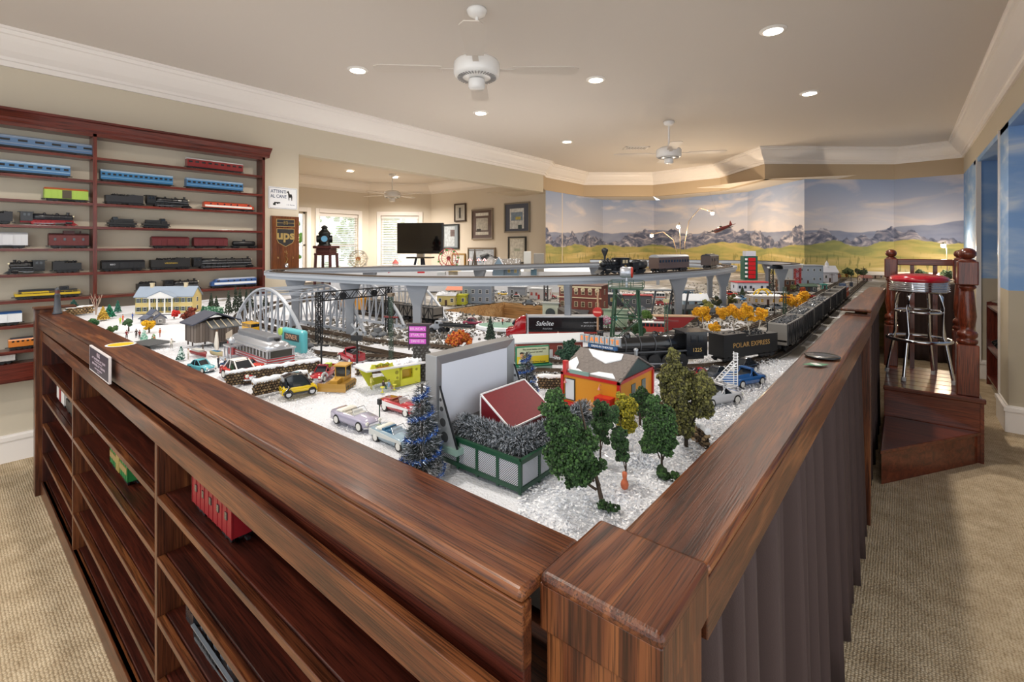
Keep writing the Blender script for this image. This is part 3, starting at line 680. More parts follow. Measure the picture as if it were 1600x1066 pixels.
def passenger(label, L, p, rz, col, roof, band=None, grp=None, H=.062, W=.062, nwin=12, skirt=True):
    t = thing('passenger_car', label, 'passenger car', p, rz, grp)
    f = MB(); f.bx(-L/2, L/2, -W/2, W/2, .02, .02+H); f.build('body', mat(col, .3, .1, coat=.3), t)
    f = MB(); f.pris([(W/2*math.cos(a), .02+H+.016*math.sin(a)) for a in [i*PI/8 for i in range(9)]], -L/2, L/2, ax='X'); f.build('roof', mat(roof, .3), t)
    f = MB(); n = nwin
    for k in range(n):
        x = -L/2+L*(k+.5)/n
        for y in (-1, 1): f.box((x, y*(W/2+.0008), .02+H*.66), (L/n*.55, .002, .014))
    f.build('window_band', GLASSD, t)
    if band:
        f = MB()
        for y in (-1, 1): f.box((0, y*(W/2+.001), .02+H*.3), (L*.99, .0015, .006)); f.box((0, y*(W/2+.001), .02+H*.93), (L*.99, .0015, .004))
        f.build('stripe', mat(band, .4), t)
    f = MB(); f.bx(-L/2+.01, L/2-.01, -.02, .02, .01, .02); coupler(f, L); f.build('underframe', BLK, t)
    bogie(t, (-L/2+.055, L/2-.055), 3)
    return t
def steam(label, L, p, rz, col='#17181b', wheel='#17181b', trim='#8c8f94', r=.024, ndr=4, grp=None, wood=False, num=None, red=False, shiny=.35, k=1.0):
    t = thing('steam_locomotive', label, 'locomotive', p, rz, grp); C = mat(col, shiny, coat=.2); WH = mat(wheel, .4); TR = mat(trim, .35, .6)
    zb = .05*k
    f = MB(); cabL = .06*k; x0 = -L/2+cabL; x1 = L/2-.03*k
    f.lathe([(.001, x0), (r*1.1, x0), (r*1.1, x0+L*.2), (r*.95, x0+L*.25), (r*.95, x1), (r*.9, x1+.003), (r*.3, x1+.008), (.001, x1+.009)], c=(0, 0, zb+r*.4), n=20, axis='X'); b_ = f.build('boiler', C, t)
    f = MB()
    for i in range(5):
        x = x0+(i+1)*(x1-x0)/6; f.cyl((x, 0, zb+r*.4), (x+.002, 0, zb+r*.4), r*1.13, n=20)
    f.build('boiler_bands', TR if not shiny > .3 else C, b_)
    f = MB(); W = .062*k; zc = zb+r*1.75; f.bx(-L/2, x0, -W/2, W/2, zb-.02*k, zc); f.build('cab', C, t)
    f = MB(); f.bx(-L/2-.012*k, x0+.006*k, -W/2-.003, W/2+.003, zc, zc+.004); f.build('cab_roof', C, t)
    f = MB()
    for y in (-1, 1):
        for dx in (.33, .68): f.box((-L/2+cabL*dx, y*(W/2+.001), zc-.016*k), (cabL*.22, .002, .018*k))
    f.build('cab_window', GLASSD if not wood else mat('#b9a98c', .4), t)
    f = MB(); xs = x1-.02*k; zt = zb+r*1.35
    if wood: f.lathe([(.006*k, zt-.005), (.006*k, zt+.02*k), (.018*k, zt+.05*k), (.018*k, zt+.058*k), (.008*k, zt+.066*k)], c=(xs, 0, 0), n=16)
    else: f.lathe([(.009*k, zt-.006), (.008*k, zt+.012*k), (.011*k, zt+.018*k), (.001, zt+.018*k)], c=(xs, 0, 0), n=14)
    f.build('smokestack', C, t)
    f = MB()
    for x in (x0+.3*(x1-x0), x0+.62*(x1-x0)): f.lathe([(r*.42, zt-.006), (r*.4, zt+.004*k), (r*.25, zt+.011*k), (.001, zt+.013*k)], c=(x, 0, 0), n=14)
    f.build('steam_dome', C if not wood else TR, t)
    f = MB(); f.cyl((x1+.004*k, 0, zb+r*.9), (x1+.014*k, 0, zb+r*.9), .007*k, n=12); f.build('headlight', mat('#e8e0c0', .2), t)
    f = MB()
    for y in (-1, 1): f.bx(x0, x1, y*W/2-.006*k, y*W/2+.002, zb-.006*k, zb-.003*k)
    f.build('running_board', TR, t)
    f = MB(); f.bx(-L/2, L/2-.02*k, -.015*k, .015*k, .018*k, zb-.01*k); f.build('frame', WH, t)
    rw = .019*k; base = None; span_ = (x1-x0)*.62; n = ndr
    for i in range(n):
        x = x0-.01+(i+.5)*span_/n
        for y in (-1, 1):
            if base is None:
                f = MB(); f.cyl((0, -.003, 0), (0, .003, 0), min(rw, span_/n*.48), n=18); f.cyl((0, -.004, 0), (0, .004, 0), .005*k, n=8); base = f.build('driving_wheel', WH, t, loc=(x, y*.026*k, rw))
            else: share(base, t, (x, y*.026*k, rw))
    f = MB()
    for y in (-1, 1): f.bar((x0-.01+.5*span_/n, y*.031*k, rw*.75), (x0-.01+(n-.5)*span_/n, y*.031*k, rw*.75), .003, .004); f.bar((x0+span_*.5, y*.032*k, rw*.8), (x1-.02*k, y*.032*k, rw*1.1), .002, .003)
    f.build('side_rod', STEEL, t)
    f = MB()
    for y in (-1, 1): f.cyl((x1-.035*k, y*.03*k, rw*1.15), (x1-.002, y*.03*k, rw*1.15), .009*k, n=12)
    f.build('cylinder_block', C, t, kind='stuff')
    f = MB(); f.pris([(L/2-.026*k, .03*k), (L/2+.006*k, .006), (L/2-.026*k, .006)], -.024*k, .024*k); f.build('pilot', WH if red else C, t)
    bogie(t, (x1-.005*k,), 2, r=.009*k, w=.048*k, col=WH, name='pilot_truck')
    if num:
        for y, rr in ((-1, 0), (1, PI)): text(num, .014*k, (-L/2+cabL*.5, y*(W/2+.0015), zb-.004*k), rr, mat('#c9a765', .4), t)
    return t
def tender(label, L, p, rz, col='#17181b', txt=None, H=.05, grp=None, W=.06, round_=False, size=.02, tcol='#b7985c', coal=True, tz=None):
    t = thing('tender', label, 'tender', p, rz, grp)
    f = MB(); f.bx(-L/2, L/2, -W/2, W/2, .022, .022+H); f.bx(L*.1, L/2, -W/2, W/2, .022+H, .034+H)
    if round_:
        f = MB(); f.lathe([(.001, -L/2), (.026, -L/2), (.026, L*.1), (.001, L*.1)], c=(0, 0, .048), n=18, axis='X'); f.bx(L*.1, L/2, -.026, .026, .022, .06)
    f.build('body', mat(col, .42), t)
    if coal:
        f = MB(); c = RNG.uniform(-.5, .5, (140, 3))*[L*.75, W*.8, .01]; c[:, 0] += L*.04; c[:, 2] += .024+H+.008*(1-np.abs(c[:, 1])/W*2); f.scat(c, RNG.uniform(.003, .006, 140)); f.build('coal', mat('#1a1a1c', .35), t, kind='stuff')
    f = MB(); f.bx(-L/2+.01, L/2-.01, -.018, .018, .012, .022); coupler(f, L); f.build('underframe', BLK, t)
    bogie(t, (-L/2+.05, L/2-.05), 3 if L > .2 else 2)
    if txt:
        for y, rr in ((-1, 0), (1, PI)): text(txt, size, (0, y*(W/2+.001), .022+H*.52), rr, mat(tcol, .4), t, sx=1.1)
    return t
def diesel(label, L, p, rz, col, roof, low=None, grp=None, hood=False, H=.062, W=.06):
    t = thing('diesel_locomotive', label, 'locomotive', p, rz, grp)
    if hood:
        f = MB(); f.bx(-L/2, L/2, -W/2, W/2, .022, .03); f.build('deck', BLK, t)
        f = MB(); f.bx(-L/2+.02, L*.18, -.02, .02, .03, .068); f.bx(L*.32, L/2-.015, -.02, .02, .03, .06); f.build('hood', mat(roof, .4), t)
        f = MB(); f.bx(L*.18, L*.32, -.028, .028, .03, .082); f.build('cab', mat(roof, .4), t)
        f = MB()
        for y in (-1, 1): f.box((0, y*(W/2+.001), .031), (L, .002, .016)); f.box((-L*.2, y*.021, .048), (L*.4, .002, .012))
        f.build('stripe', mat(col, .4), t)
        f = MB()
        for y in (-1, 1):
            f.bar((-L/2, y*W/2, .05), (L/2, y*W/2, .05), .0015)
            for i in range(9): f.bar((-L/2+i*L/8, y*W/2, .03), (-L/2+i*L/8, y*W/2, .05), .0015)
        f.build('handrail', mat(col, .4), t)
        f = MB()
        for y in (-1, 1): f.box((L*.25, y*.029, .068), (.03, .002, .014))
        f.build('cab_window', GLASSD, t)
    else:
        rings = []
        for x, h, w in ((-L/2, 1, 1), (L/2-.05, 1, 1), (L/2-.035, .96, 1), (L/2-.02, .66, .95), (L/2-.004, .6, .8), (L/2, .5, .6)):
            rings.append([(x, w*W/2*a, .022+H*h*b_) for a, b_ in ((-1, 0), (1, 0), (1, .8), (.8, .95), (0, 1), (-.8, .95), (-1, .8))])
        f = MB(); f.loft(rings, smooth=False); f.build('body', mat(col, .3, coat=.3), t)
        f = MB(); f.bx(-L/2+.01, L/2-.06, -W*.36, W*.36, .02+H*.97, .026+H); f.build('roof', mat(roof, .4), t)
        if low:
            f = MB()
            for y in (-1, 1): f.box((-.01, y*(W/2+.001), .022+H*.3), (L*.93, .002, H*.32))
            f.build('stripe', mat(low, .35), t)
        f = MB()
        for y in (-1, 1):
            for i in range(5): f.box((-L*.38+i*L*.13, y*(W/2+.001), .022+H*.68), (.012, .002, .01))
            f.box((L/2-.055, y*(W/2+.001), .022+H*.72), (.02, .002, .012))
        f.build('window_band', GLASSD, t)
    f = MB(); f.bx(-L/2+.01, L/2-.01, -.018, .018, .01, .024); coupler(f, L); f.build('underframe', BLK, t)
    bogie(t, (-L/2+.05, L/2-.05), 3)
    return t
def hopper(label, L, p, rz, coal=True, grp='coal hopper train cars', H=.085, W=.07):
    t = thing('hopper_car', label, 'hopper car', p, rz, grp); C = mat('#6d6862', .5)
    z0, z1 = .03, .03+H; m = MB(); th = .003
    for y in (-1, 1): m.bx(-L/2, L/2, y*W/2-th/2, y*W/2+th/2, z0+.01, z1)
    for x in (-1, 1): m.bx(x*L/2-th/2, x*L/2+th/2, -W/2, W/2, z0+.02, z1)
    m.bx(-L/2, L/2, -W/2, W/2, z0, z0+.012); m.build('hopper_body', C, t)
    m = MB(); n = 8
    for y in (-1, 1):
        m.bar((-L/2, y*(W/2+.003), z1), (L/2, y*(W/2+.003), z1), .006, .005)
        for i in range(n+1): m.bar((-L/2+i*L/n, y*(W/2+.003), z0), (-L/2+i*L/n, y*(W/2+.003), z1), .004, .004)
        for i in range(n): 
            if i % 2 == 0: m.bar((-L/2+i*L/n, y*(W/2+.003), z0), (-L/2+(i+1)*L/n, y*(W/2+.003), z1), .003)
            else: m.bar((-L/2+i*L/n, y*(W/2+.003), z1), (-L/2+(i+1)*L/n, y*(W/2+.003), z0), .003)
    m.build('ribs', mat('#1c1c1e', .45), t)
    m = MB()
    for x in (-1, 1): m.bar((x*L/2, -W/2, z1+.001), (x*L/2, W/2, z1+.001), .006)
    for y in (-1, 1): m.bar((-L/2, y*(W/2+.001), z1+.003), (L/2, y*(W/2+.001), z1+.003), .003)
    m.build('top_rim', mat('#8b867f', .5), t)
    if coal:
        c = RNG.uniform(-.5, .5, (420, 3))*[L*.96, W*.92, .008]; c[:, 2] += z1-.008+.010*(1-(2*c[:, 1]/W)**2); f = MB(); f.bx(-L/2+.003, L/2-.003, -W/2+.003, W/2-.003, z0+.02, z1-.012); f.scat(c, RNG.uniform(.003, .006, 420)); f.build('coal', mat('#44474c', .3, coat=.3), t, kind='stuff')
    f = MB(); f.bx(-L/2+.005, L/2-.005, -.012, .012, .012, .03); f.pris([(-.06, .03), (-.03, .012), (.03, .012), (.06, .03)], -.03, .03); coupler(f, L); f.build('underframe', BLK, t)
    bogie(t, (-L/2+.045, L/2-.045), 2)
    return t

# vehicles: x forward, z up, origin on the ground at the centre
def wheels(t, xs, W, r, hub='#c9ccd0', tyre=RUB, ww=False):
    base = None
    for x in xs:
        for y in (-1, 1):
            if base is None:
                f = MB(); f.cyl((0, -.0035, 0), (0, .0035, 0), r, n=18); base = f.build('wheel', tyre, t, loc=(x, y*(W/2-.003), r))
                f = MB()
                for q in (-1, 1):
                    f.cyl((0, q*.0033, 0), (0, q*.0042, 0), r*(.8 if ww else .66), n=16)
                hb = f.build('hubcap', mat('#dcdcd8' if ww else hub, .3, 0 if ww else .6), base)
            else:
                c = share(base, t, (x, y*(W/2-.003), r)); share(hb, c, (0, 0, 0))
def ring(x, w, z0, z1, r=.25):
    h = z1-z0
    return [(x, -w*.92, z0), (x, w*.92, z0), (x, w, z0+h*.25), (x, w, z1-h*r), (x, w*.86, z1), (x, 0, z1+h*.04), (x, -w*.86, z1), (x, -w, z1-h*r), (x, -w, z0+h*.25)]
def classic(label, L, p, rz, col, kind='convertible', trim=None, top=None, seat='#aa3333', grp=None, W=None, name='car', cat='car'):
    t = thing('model_'+name, label, cat, p, rz, grp); W = W or L*.36; h = W/2; C = mat(col, .18, coat=.7); s = L/.14
    zb, zd, zh = .0065*s, .0295*s, .0275*s
    f = MB()
    rear = [(-L/2, h*.75, zb+.004*s, zd*.86), (-L*.49, h*.95, zb, zd*.98), (-L*.32, h, zb, zd), (-L*.12, h, zb, zd)]
    front = [(L*.16, h, zb, zd), (L*.34, h*.98, zb, zh), (L*.46, h*.92, zb, zh*.92), (L/2, h*.72, zb+.003*s, zh*.72)]
    f.loft([ring(*q) for q in rear+front]); f.build('body', C, t)
    if trim:
        f = MB()
        for y in (-1, 1): f.pris([(-L*.49, zd*.45), (L*.40, zd*.6), (L*.40, zd*.78), (-L*.1, zd*.86), (-L*.49, zd*.95)], y*(h+.0004)-.0006, y*(h+.0004)+.0006)
        f.build('side_trim', mat(trim, .25, coat=.5), t)
    if kind == 'convertible':
        f = MB(); f.bx(-L*.2, L*.14, -h*.74, h*.74, zd*.93, zd+.0016*s); f.build('cockpit', mat(seat, .5), t)
        f = MB()
        for x in (-L*.16, -.0): f.box((x, 0, zd*1.02), (.012*s, h*1.4, .009*s), ry=-.15); f.box((x+.01*s, 0, zd*.99), (.016*s, h*1.4, .004*s))
        f.build('seat', mat(seat, .4), t)
        f = MB(); x = L*.15; zt = zd+.014*s
        f.tube([(x, -h*.8, zd), (x-.012*s, -h*.72, zt), (x-.012*s, h*.72, zt), (x, h*.8, zd)], .0009*s, 6); f.bar((x-.006*s, 0, zd), (x-.012*s, 0, zt), .001*s); f.build('windshield_frame', CHROME, t)
        f = MB(); f.add([(x, -h*.78, zd), (x, h*.78, zd), (x-.012*s, h*.7, zt), (x-.012*s, -h*.7, zt)], [(0, 1, 2, 3)]); f.build('windshield', mat('#dfe8ee', .05, alpha=.35), t)
        f = MB(); f.tube([(x-.012*s+.006*s*math.cos(a)*.3, -h*.35+.006*s*math.sin(a), zd+.004*s+.006*s*math.cos(a)) for a in [i*PI/5 for i in range(10)]], .0006*s, 4, closed=True); f.build('steering_wheel', WHT, t)
        if top:
            f = MB(); f.loft([ring(-L*.36, h*.8, zd*.97, zd+.002*s), ring(-L*.3, h*.86, zd*.97, zd+.006*s), ring(-L*.2, h*.86, zd*.97, zd+.007*s), ring(-L*.185, h*.84, zd*.97, zd+.002*s)]); f.build('folded_top', mat(top, .6), t)
    else:
        zt = zd+.022*s; x0, x1 = (-L*.34, L*.18) if kind == 'sedan' else (-L*.05, L*.2)
        f = MB(); f.loft([[(x, y*w, z) for (y, z) in ((-1, zd*.95), (1, zd*.95), (.8, zt*q), (-.8, zt*q))] for x, w, q in ((x0, h*.9, zd/zt), (x0+.02*s, h*.9, .97), (x1-.025*s, h*.9, .97), (x1, h*.9, zd/zt))], smooth=False); f.build('greenhouse', GLASSD, t)
        f = MB(); f.loft([ring(x, w, z-.003*s, z, .4) for x, w, z in ((x0+.014*s, h*.66, zt-.002*s), (x0+.024*s, h*.74, zt+.001*s), (x1-.034*s, h*.74, zt+.001*s), (x1-.022*s, h*.66, zt-.003*s))]); 
        for y in (-1, 1):
            for x, xx in ((x0, x0+.02*s), (x1, x1-.024*s)): f.bar((x, y*h*.88, zd), (xx, y*h*.73, zt-.002*s), .0025*s)
            f.bar((x0*.4+x1*.6-.012*s, y*h*.9, zd), (x0*.4+x1*.6-.012*s, y*h*.74, zt-.001*s), .002*s)
        f.build('roof', C if not top else mat(top, .25, coat=.5), t)
        if kind == 'pickup':
            f = MB(); f.bx(-L*.47, -L*.08, -h*.8, h*.8, zd*.9, zd+.0015*s); f.build('cargo_bed', mat('#2b2620', .7), t)
            f = MB(); 
            for y in (-1, 1): f.bx(-L*.49, -L*.07, y*h*.86-.0015*s, y*h*.86+.0015*s, zd*.9, zd+.009*s)
            f.bx(-L*.49, -L*.48, -h*.86, h*.86, zd*.9, zd+.009*s); f.build('bed_side', C, t)
    r = .0102*s
    for x in (-L*.31, L*.32):
        f = MB()
        for y in (-1, 1): f.cyl((x, y*(h-.004*s), r), (x, y*(h+.0004), r), r*1.2, n=16)
        f.build('wheel_well', RUB, t)
    wheels(t, (-L*.31, L*.32), W, r, ww=True)
    f = MB(); f.tube([(L*.46, -h*.98, zb+.004*s), (L*.515, -h*.7, zb+.004*s), (L*.525, 0, zb+.004*s), (L*.515, h*.7, zb+.004*s), (L*.46, h*.98, zb+.004*s)], .0024*s, 6); b_ = f.build('bumper', CHROME, t)
    share(b_, t, (0, 0, 0), PI)
    f = MB(); f.box((L*.5, 0, zh*.55), (.004*s, h*1.2, .006*s)); f.build('grille', CHROME, t)
    f = MB()
    for y in (-1, 1): f.lathe([(.0045*s, L*.485), (.005*s, L*.5), (.003*s, L*.508), (.0005, L*.51)], c=(0, y*h*.74, zh*.72), n=10, axis='X')
    f.build('headlight', mat('#e9e9df', .15), t)
    return t
def person(label, p, rz, shirt, trousers, hat=None, h=.043, grp=None, sit=False, skin='#c99c7c', s=None):
    k = h/1.75; f = MB(); hip = .9*k if not sit else .45*k
    for y in (-1, 1):
        if sit: f.tube([(0, y*.09*k, hip), (.42*k, y*.1*k, hip), (.42*k, y*.1*k, .04*k), (.55*k, y*.1*k, .03*k)], [.09*k, .07*k, .05*k, .04*k], 6, 1)
        else: f.tube([(0, y*.09*k, hip), (.02*k, y*.11*k, hip*.5), (0, y*.12*k, .05*k), (.13*k, y*.13*k, .03*k)], [.1*k, .075*k, .05*k, .04*k], 6, 1)
        f.tube([(0, y*.19*k, hip+.55*k), (.03*k, y*.27*k, hip+.28*k), (.2*k, y*.22*k, hip+.12*k)], [.06*k, .045*k, .035*k], 6, 0)
        f.ball((.24*k, y*.21*k, hip+.10*k), .045*k, 2)
    f.tube([(0, 0, hip-.05*k), (0, 0, hip+.2*k), (0, 0, hip+.5*k), (0, 0, hip+.58*k)], [.15*k, .14*k, .19*k, .08*k], 8, 0)
    f.cyl((0, 0, hip+.55*k), (.01*k, 0, hip+.66*k), .05*k, n=8, m=2); f.ball((.02*k, 0, hip+.76*k), .11*k, 2, True, (1, .85, 1.15)); f.ball((.13*k, 0, hip+.75*k), .02*k, 2)
    o = f.build('person', [mat(shirt, .5), mat(trousers, .5), mat(skin, .5)], loc=p); o.rotation_euler = (0, 0, rz); tag(o, label, 'person', grp)
    f = MB(); f.ball((-.005*k, 0, hip+.81*k), .112*k, 0, True, (1, .9, .8)); f.build('hair' if not hat else 'hat', mat(hat or '#3a281c', .7), o)
    return o

# trees and bushes
def foliage_pts(n, shape, rng=RNG):
    d = rng.normal(size=(n, 3)); d /= np.linalg.norm(d, axis=1)[:, None]; return d*(rng.uniform(0, 1, n)**.33)[:, None]
def clump_tree(label, p, h, crowns, cols, trunk='#3d2e24', n=1500, leaf=.0035, lean=(0, 0), tr=.004, grp=None, name='model_tree', cat='tree', branches=4, sub=9):
    """crowns: (dx, dy, z, rx, rz); each crown is built of puffs, each puff of small leaf grains"""
    t = thing(name, label, cat, p, 0, grp)
    f = MB(); top = crowns[0]; zt = max(c[2] for c in crowns)
    f.tube([(0, 0, 0), (lean[0]*.5, lean[1]*.5, h*.35), (top[0], top[1], zt)], [tr, tr*.8, tr*.3], 7)
    for c in crowns[1:]: f.tube([(c[0]*.2, c[1]*.2, max(.01, c[2]*.45)), (c[0]*.7, c[1]*.7, c[2]*.8), (c[0], c[1], c[2])], [tr*.6, tr*.45, tr*.2], 6)
    f.build('trunk', mat(trunk, .8), t)
    tot = sum(c[3]**2*c[4] for c in crowns); pts = []
    for cx, cy, cz, rx, rz in crowns:
        k = max(40, int(n*(rx*rx*rz)/tot)); q = max(7, k//75)
        P0 = foliage_pts(q, 0)*[rx*.8, rx*.8, rz*.85]+[cx, cy, cz]
        idx = RNG.integers(0, q, k); d = RNG.normal(size=(k, 3)); d /= np.linalg.norm(d, axis=1)[:, None]
        pr = rx*.33*RNG.uniform(.55, 1.15, k)
        pts.append(P0[idx]+d*pr[:, None])
    c = np.concatenate(pts); c[:, 2] = np.maximum(c[:, 2], .002)
    f = MB(); f.scat(c, RNG.uniform(leaf*.6, leaf*1.3, len(c)), m=list(range(len(cols)))); f.build('foliage', [mat(x, .75) for x in cols], t, kind='stuff')
    return t
def cone_tree(label, p, h, r, cols, n=900, leaf=.003, snow=0, grp=None, name='model_fir', trunk=True, base=.06):
    t = thing(name, label, 'tree', p, 0, grp)
    if trunk: f = MB(); f.cyl((0, 0, 0), (0, 0, h*.9), r*.12, .0005, n=7); f.build('trunk', mat('#4a382a', .8), t)
    z = 1-np.sqrt(RNG.uniform(0, 1, n)); a = RNG.uniform(0, 2*PI, n); tier = (1-((z*7) % 1)*.28); rr = r*(1-z)*tier*RNG.uniform(.75, 1.05, n)
    c = np.stack([rr*np.cos(a), rr*np.sin(a), h*(base+(1-base)*z)], 1)
    f = MB(); f.scat(c, RNG.uniform(leaf*.6, leaf*1.3, n), m=list(range(len(cols)))); f.build('foliage', [mat(x, .7) for x in cols], t, kind='stuff')
    return t
def bristles(f, C, D, l, w, ms, flat=0):
    n = len(C); D = D/np.linalg.norm(D, axis=1)[:, None]; S = np.cross(D, RNG.normal(size=(n, 3))*(1, 1, 1+flat*3)); S /= np.linalg.norm(S, axis=1)[:, None]
    l = l*RNG.uniform(.6, 1.2, n)[:, None]; v = np.stack([C-S*w, C+S*w, C+D*l], 1).reshape(-1, 3).tolist(); b = len(f.v)
    f.v.extend(v); f.f.extend([[b+3*i, b+3*i+1, b+3*i+2] for i in range(n)]); f.m.extend(RNG.choice(ms, n).tolist()); f.s.extend([False]*n)
def bottlebrush(label, p, h, r, n=9000, grp=None, blue=True, name='tinsel_tree'):
    t = thing(name, label, 'tree', p, 0, grp); f = MB(); f.cyl((0, 0, 0), (0, 0, h*.97), .0022, n=6); f.cyl((0, 0, 0), (0, 0, .012), r*.3, r*.25, n=12); f.build('wire_stem', mat('#3c352e', .5), t)
    z = 1-np.sqrt(RNG.uniform(0, 1, n)); a = RNG.uniform(0, 2*PI, n); R = r*(1-z)**.8+.006; q = RNG.uniform(.1, .85, n)*R
    C = np.stack([q*np.cos(a), q*np.sin(a), .012+(h-.012)*z], 1); D = np.stack([np.cos(a), np.sin(a), RNG.uniform(-.3, .6, n)], 1)
    f = MB(); bristles(f, C, D, r*.28, .0006, [0, 0, 0, 1, 2]); f.build('bristles', [mat('#1c2420', .5), mat('#5a6468', .3), mat('#c8ccd4', .3)], t, kind='stuff')
    if blue:
        m = 2600; a = np.linspace(0, 2*PI*4.2, m)+RNG.normal(0, .02, m); z = np.linspace(.05, .92, m); R = r*(1-z)**.8+.004
        C = np.stack([R*np.cos(a), R*np.sin(a), h*z], 1)+RNG.normal(0, .0012, (m, 3)); D = RNG.normal(size=(m, 3))
        f = MB(); bristles(f, C, D, .008, .0008, [0, 0, 1, 2]); f.build('tinsel_garland', [mat('#2450a0', .2, .6), mat('#5c86cc', .2, .6), mat('#c8d4e6', .15, .8)], t, kind='stuff')
    return t
def stone_wall(label, a, b_, h, rows, cols, th=.014, cap=True, grp=None, cols_=('#7a6247', '#5c4936', '#8f7a5a', '#6b5a44')):
    a = Vector(a); b_ = Vector(b_); d = b_-a; L = math.hypot(d.x, d.y); t = thing('stone_wall', label, 'stone wall', a, math.atan2(d.y, d.x), grp)
    V, F = ICO1; protos = []
    for k in range(4):
        f = MB(); v = V*(1+RNG.uniform(-.16, .16, (len(V), 1))); f.add((v*[.56, .6, .56]).tolist(), F, 0, False); protos.append(f)
    base = [None]*4; sw = L/cols; sh = h/rows
    for r in range(rows):
        for c in range(cols):
            k = random.randrange(4); x = (c+.5+.5*(r % 2)-.25)*sw; z = (r+.5)*sh; sc = (sw*random.uniform(.95, 1.25), th, sh*random.uniform(.95, 1.2))
            if base[k] is None: base[k] = protos[k].build('stone', mat(cols_[k], .85, bump=.4, bscale=6), t, loc=(x, 0, z)); base[k].scale = sc
            else: share(base[k], t, (x, random.uniform(-.0015, .0015), z), sc=sc)
    f = MB(); f.bx(sw*.2, L-sw*.2, -th*.3, th*.3, 0, h*.95); f.build('mortar_core', mat('#2f271f', .9), t)
    if cap:
        f = MB(); n = int(L/.012)+2; f.tube([(L*i/(n-1), 0, h+random.uniform(-.001, .002)) for i in range(n)], [th*random.uniform(.35, .62) for _ in range(n)], 8); f.build('snow_cap', SNOWM, t)
    return t

# buildings: front at -y, origin at the ground centre
def house(label, p, rz, Wd, D, He, Hr, wall, roof, win=(3, 1), trim='#e6e3dc', door='#4a3226', name='model_house', grp=None, ridge='x', snow=None, winc='#2e343c', eave=.008, shut=None, chim=None, flat=False, cat='model building'):
    t = thing(name, label, cat, p, rz, grp); WM = mat(wall, .6, bump=.15, bscale=400); RM = mat(roof, .7, bump=.3, bscale=500); TR = mat(trim, .5)
    f = MB(); f.bx(-Wd/2, Wd/2, -D/2, D/2, 0, He)
    if not flat:
        if ridge == 'x': f.pris([(-D/2, He), (D/2, He), (0, Hr)], -Wd/2, Wd/2, ax='X')
        else: f.pris([(-Wd/2, He), (Wd/2, He), (0, Hr)], -D/2, D/2)
    f.build('walls', WM, t)
    f = MB(); e = eave
    if flat: f.bx(-Wd/2-e, Wd/2+e, -D/2-e, D/2+e, He, He+.006)
    elif ridge == 'x':
        q = (Hr-He)/(D/2)*e
        for s in (-1, 1): f.pris([(s*(D/2+e), He-q), (0, Hr), (0, Hr+.005), (s*(D/2+e), He-q+.005)], -Wd/2-e, Wd/2+e, ax='X')
    else:
        q = (Hr-He)/(Wd/2)*e
        for s in (-1, 1): f.pris([(s*(Wd/2+e), He-q), (0, Hr), (0, Hr+.005), (s*(Wd/2+e), He-q+.005)], -D/2-e, D/2+e)
    f.build('roof', RM, t)
    if snow:
        f = MB(); c = RNG.uniform(-.5, .5, (90, 3))*[Wd, D*.9, 0]; c[:, 2] = (Hr-(np.abs(c[:, 1])/(D/2))*(Hr-He) if ridge == 'x' else Hr-(np.abs(c[:, 0])/(Wd/2))*(Hr-He)) if not flat else He+.006; c[:, 2] += .003
        f.scat(c, RNG.uniform(.004, .009, 90)*snow, smooth=True); f.build('roof_snow', SNOWM, t, kind='stuff')
    nx, nz = win; ww, wh = min(.02, Wd/nx*.42), min(.026, He/nz*.5); fb = None
    for j in range(nz):
        for i in range(nx):
            if door and j == 0 and i == nx//2 and nx > 1: continue
            x = -Wd/2+(i+.5)*Wd/nx; z = (j+.52)*He/nz
            if fb is None:
                f = MB(); f.bx(-ww/2-.002, ww/2+.002, -.002, .001, -wh/2-.002, wh/2+.002); fb = f.build('window_frame', TR, t, loc=(x, -D/2, z))
                f = MB(); f.bx(-ww/2, -.0005, -.0028, -.0018, -wh/2, -.0005); f.bx(.0005, ww/2, -.0028, -.0018, -wh/2, -.0005); f.bx(-ww/2, -.0005, -.0028, -.0018, .0005, wh/2); f.bx(.0005, ww/2, -.0028, -.0018, .0005, wh/2); pn = f.build('pane', mat(winc, .2), fb)
                if shut: f = MB(); f.bx(-ww/2-.008, -ww/2-.002, -.003, 0, -wh/2, wh/2); f.bx(ww/2+.002, ww/2+.008, -.003, 0, -wh/2, wh/2); sh_ = f.build('shutter', mat(shut, .5), fb)
            else:
                c = share(fb, t, (x, -D/2, z)); share(pn, c, (0, 0, 0))
                if shut: share(sh_, c, (0, 0, 0))
    if fb is not None:
        for j in range(nz):
            for s in (-1, 1):
                c = share(fb, t, (s*Wd/2, 0, (j+.52)*He/nz), s*PI/2); share(pn, c, (0, 0, 0))
    if door: f = MB(); f.bx(-.009, .009, -D/2-.0025, -D/2, 0, min(.04, He*.85)); f.build('door', mat(door, .5), t)
    if chim: f = MB(); f.bx(-.009, .009, -.009, .009, 0, .035); f.bx(-.011, .011, -.011, .011, .035, .04); c0 = f.build('chimney', mat(chim, .7), t, loc=(-Wd*.3, 0, Hr-.012)); share(c0, t, (Wd*.3, 0, Hr-.012))
    return t
def lattice(f, p0, p1, w, n, b=.002, m=0, faces=True):       # square lattice mast between two heights, p = (x,y,z)
    (x, y, z0), (_, _, z1) = p0, p1; h = w/2; cs = [(x-h, y-h), (x+h, y-h), (x+h, y+h), (x-h, y+h)]
    for c in cs: f.bar((*c, z0), (*c, z1), b, m=m)
    for i in range(n):
        za, zb_ = z0+(z1-z0)*i/n, z0+(z1-z0)*(i+1)/n
        for k in range(4):
            a, c = cs[k], cs[(k+1) % 4]
            if i % 2: a, c = c, a
            f.bar((*a, za), (*c, zb_), b*.7, m=m); f.bar((*a, zb_), (*c, zb_), b*.7, m=m)
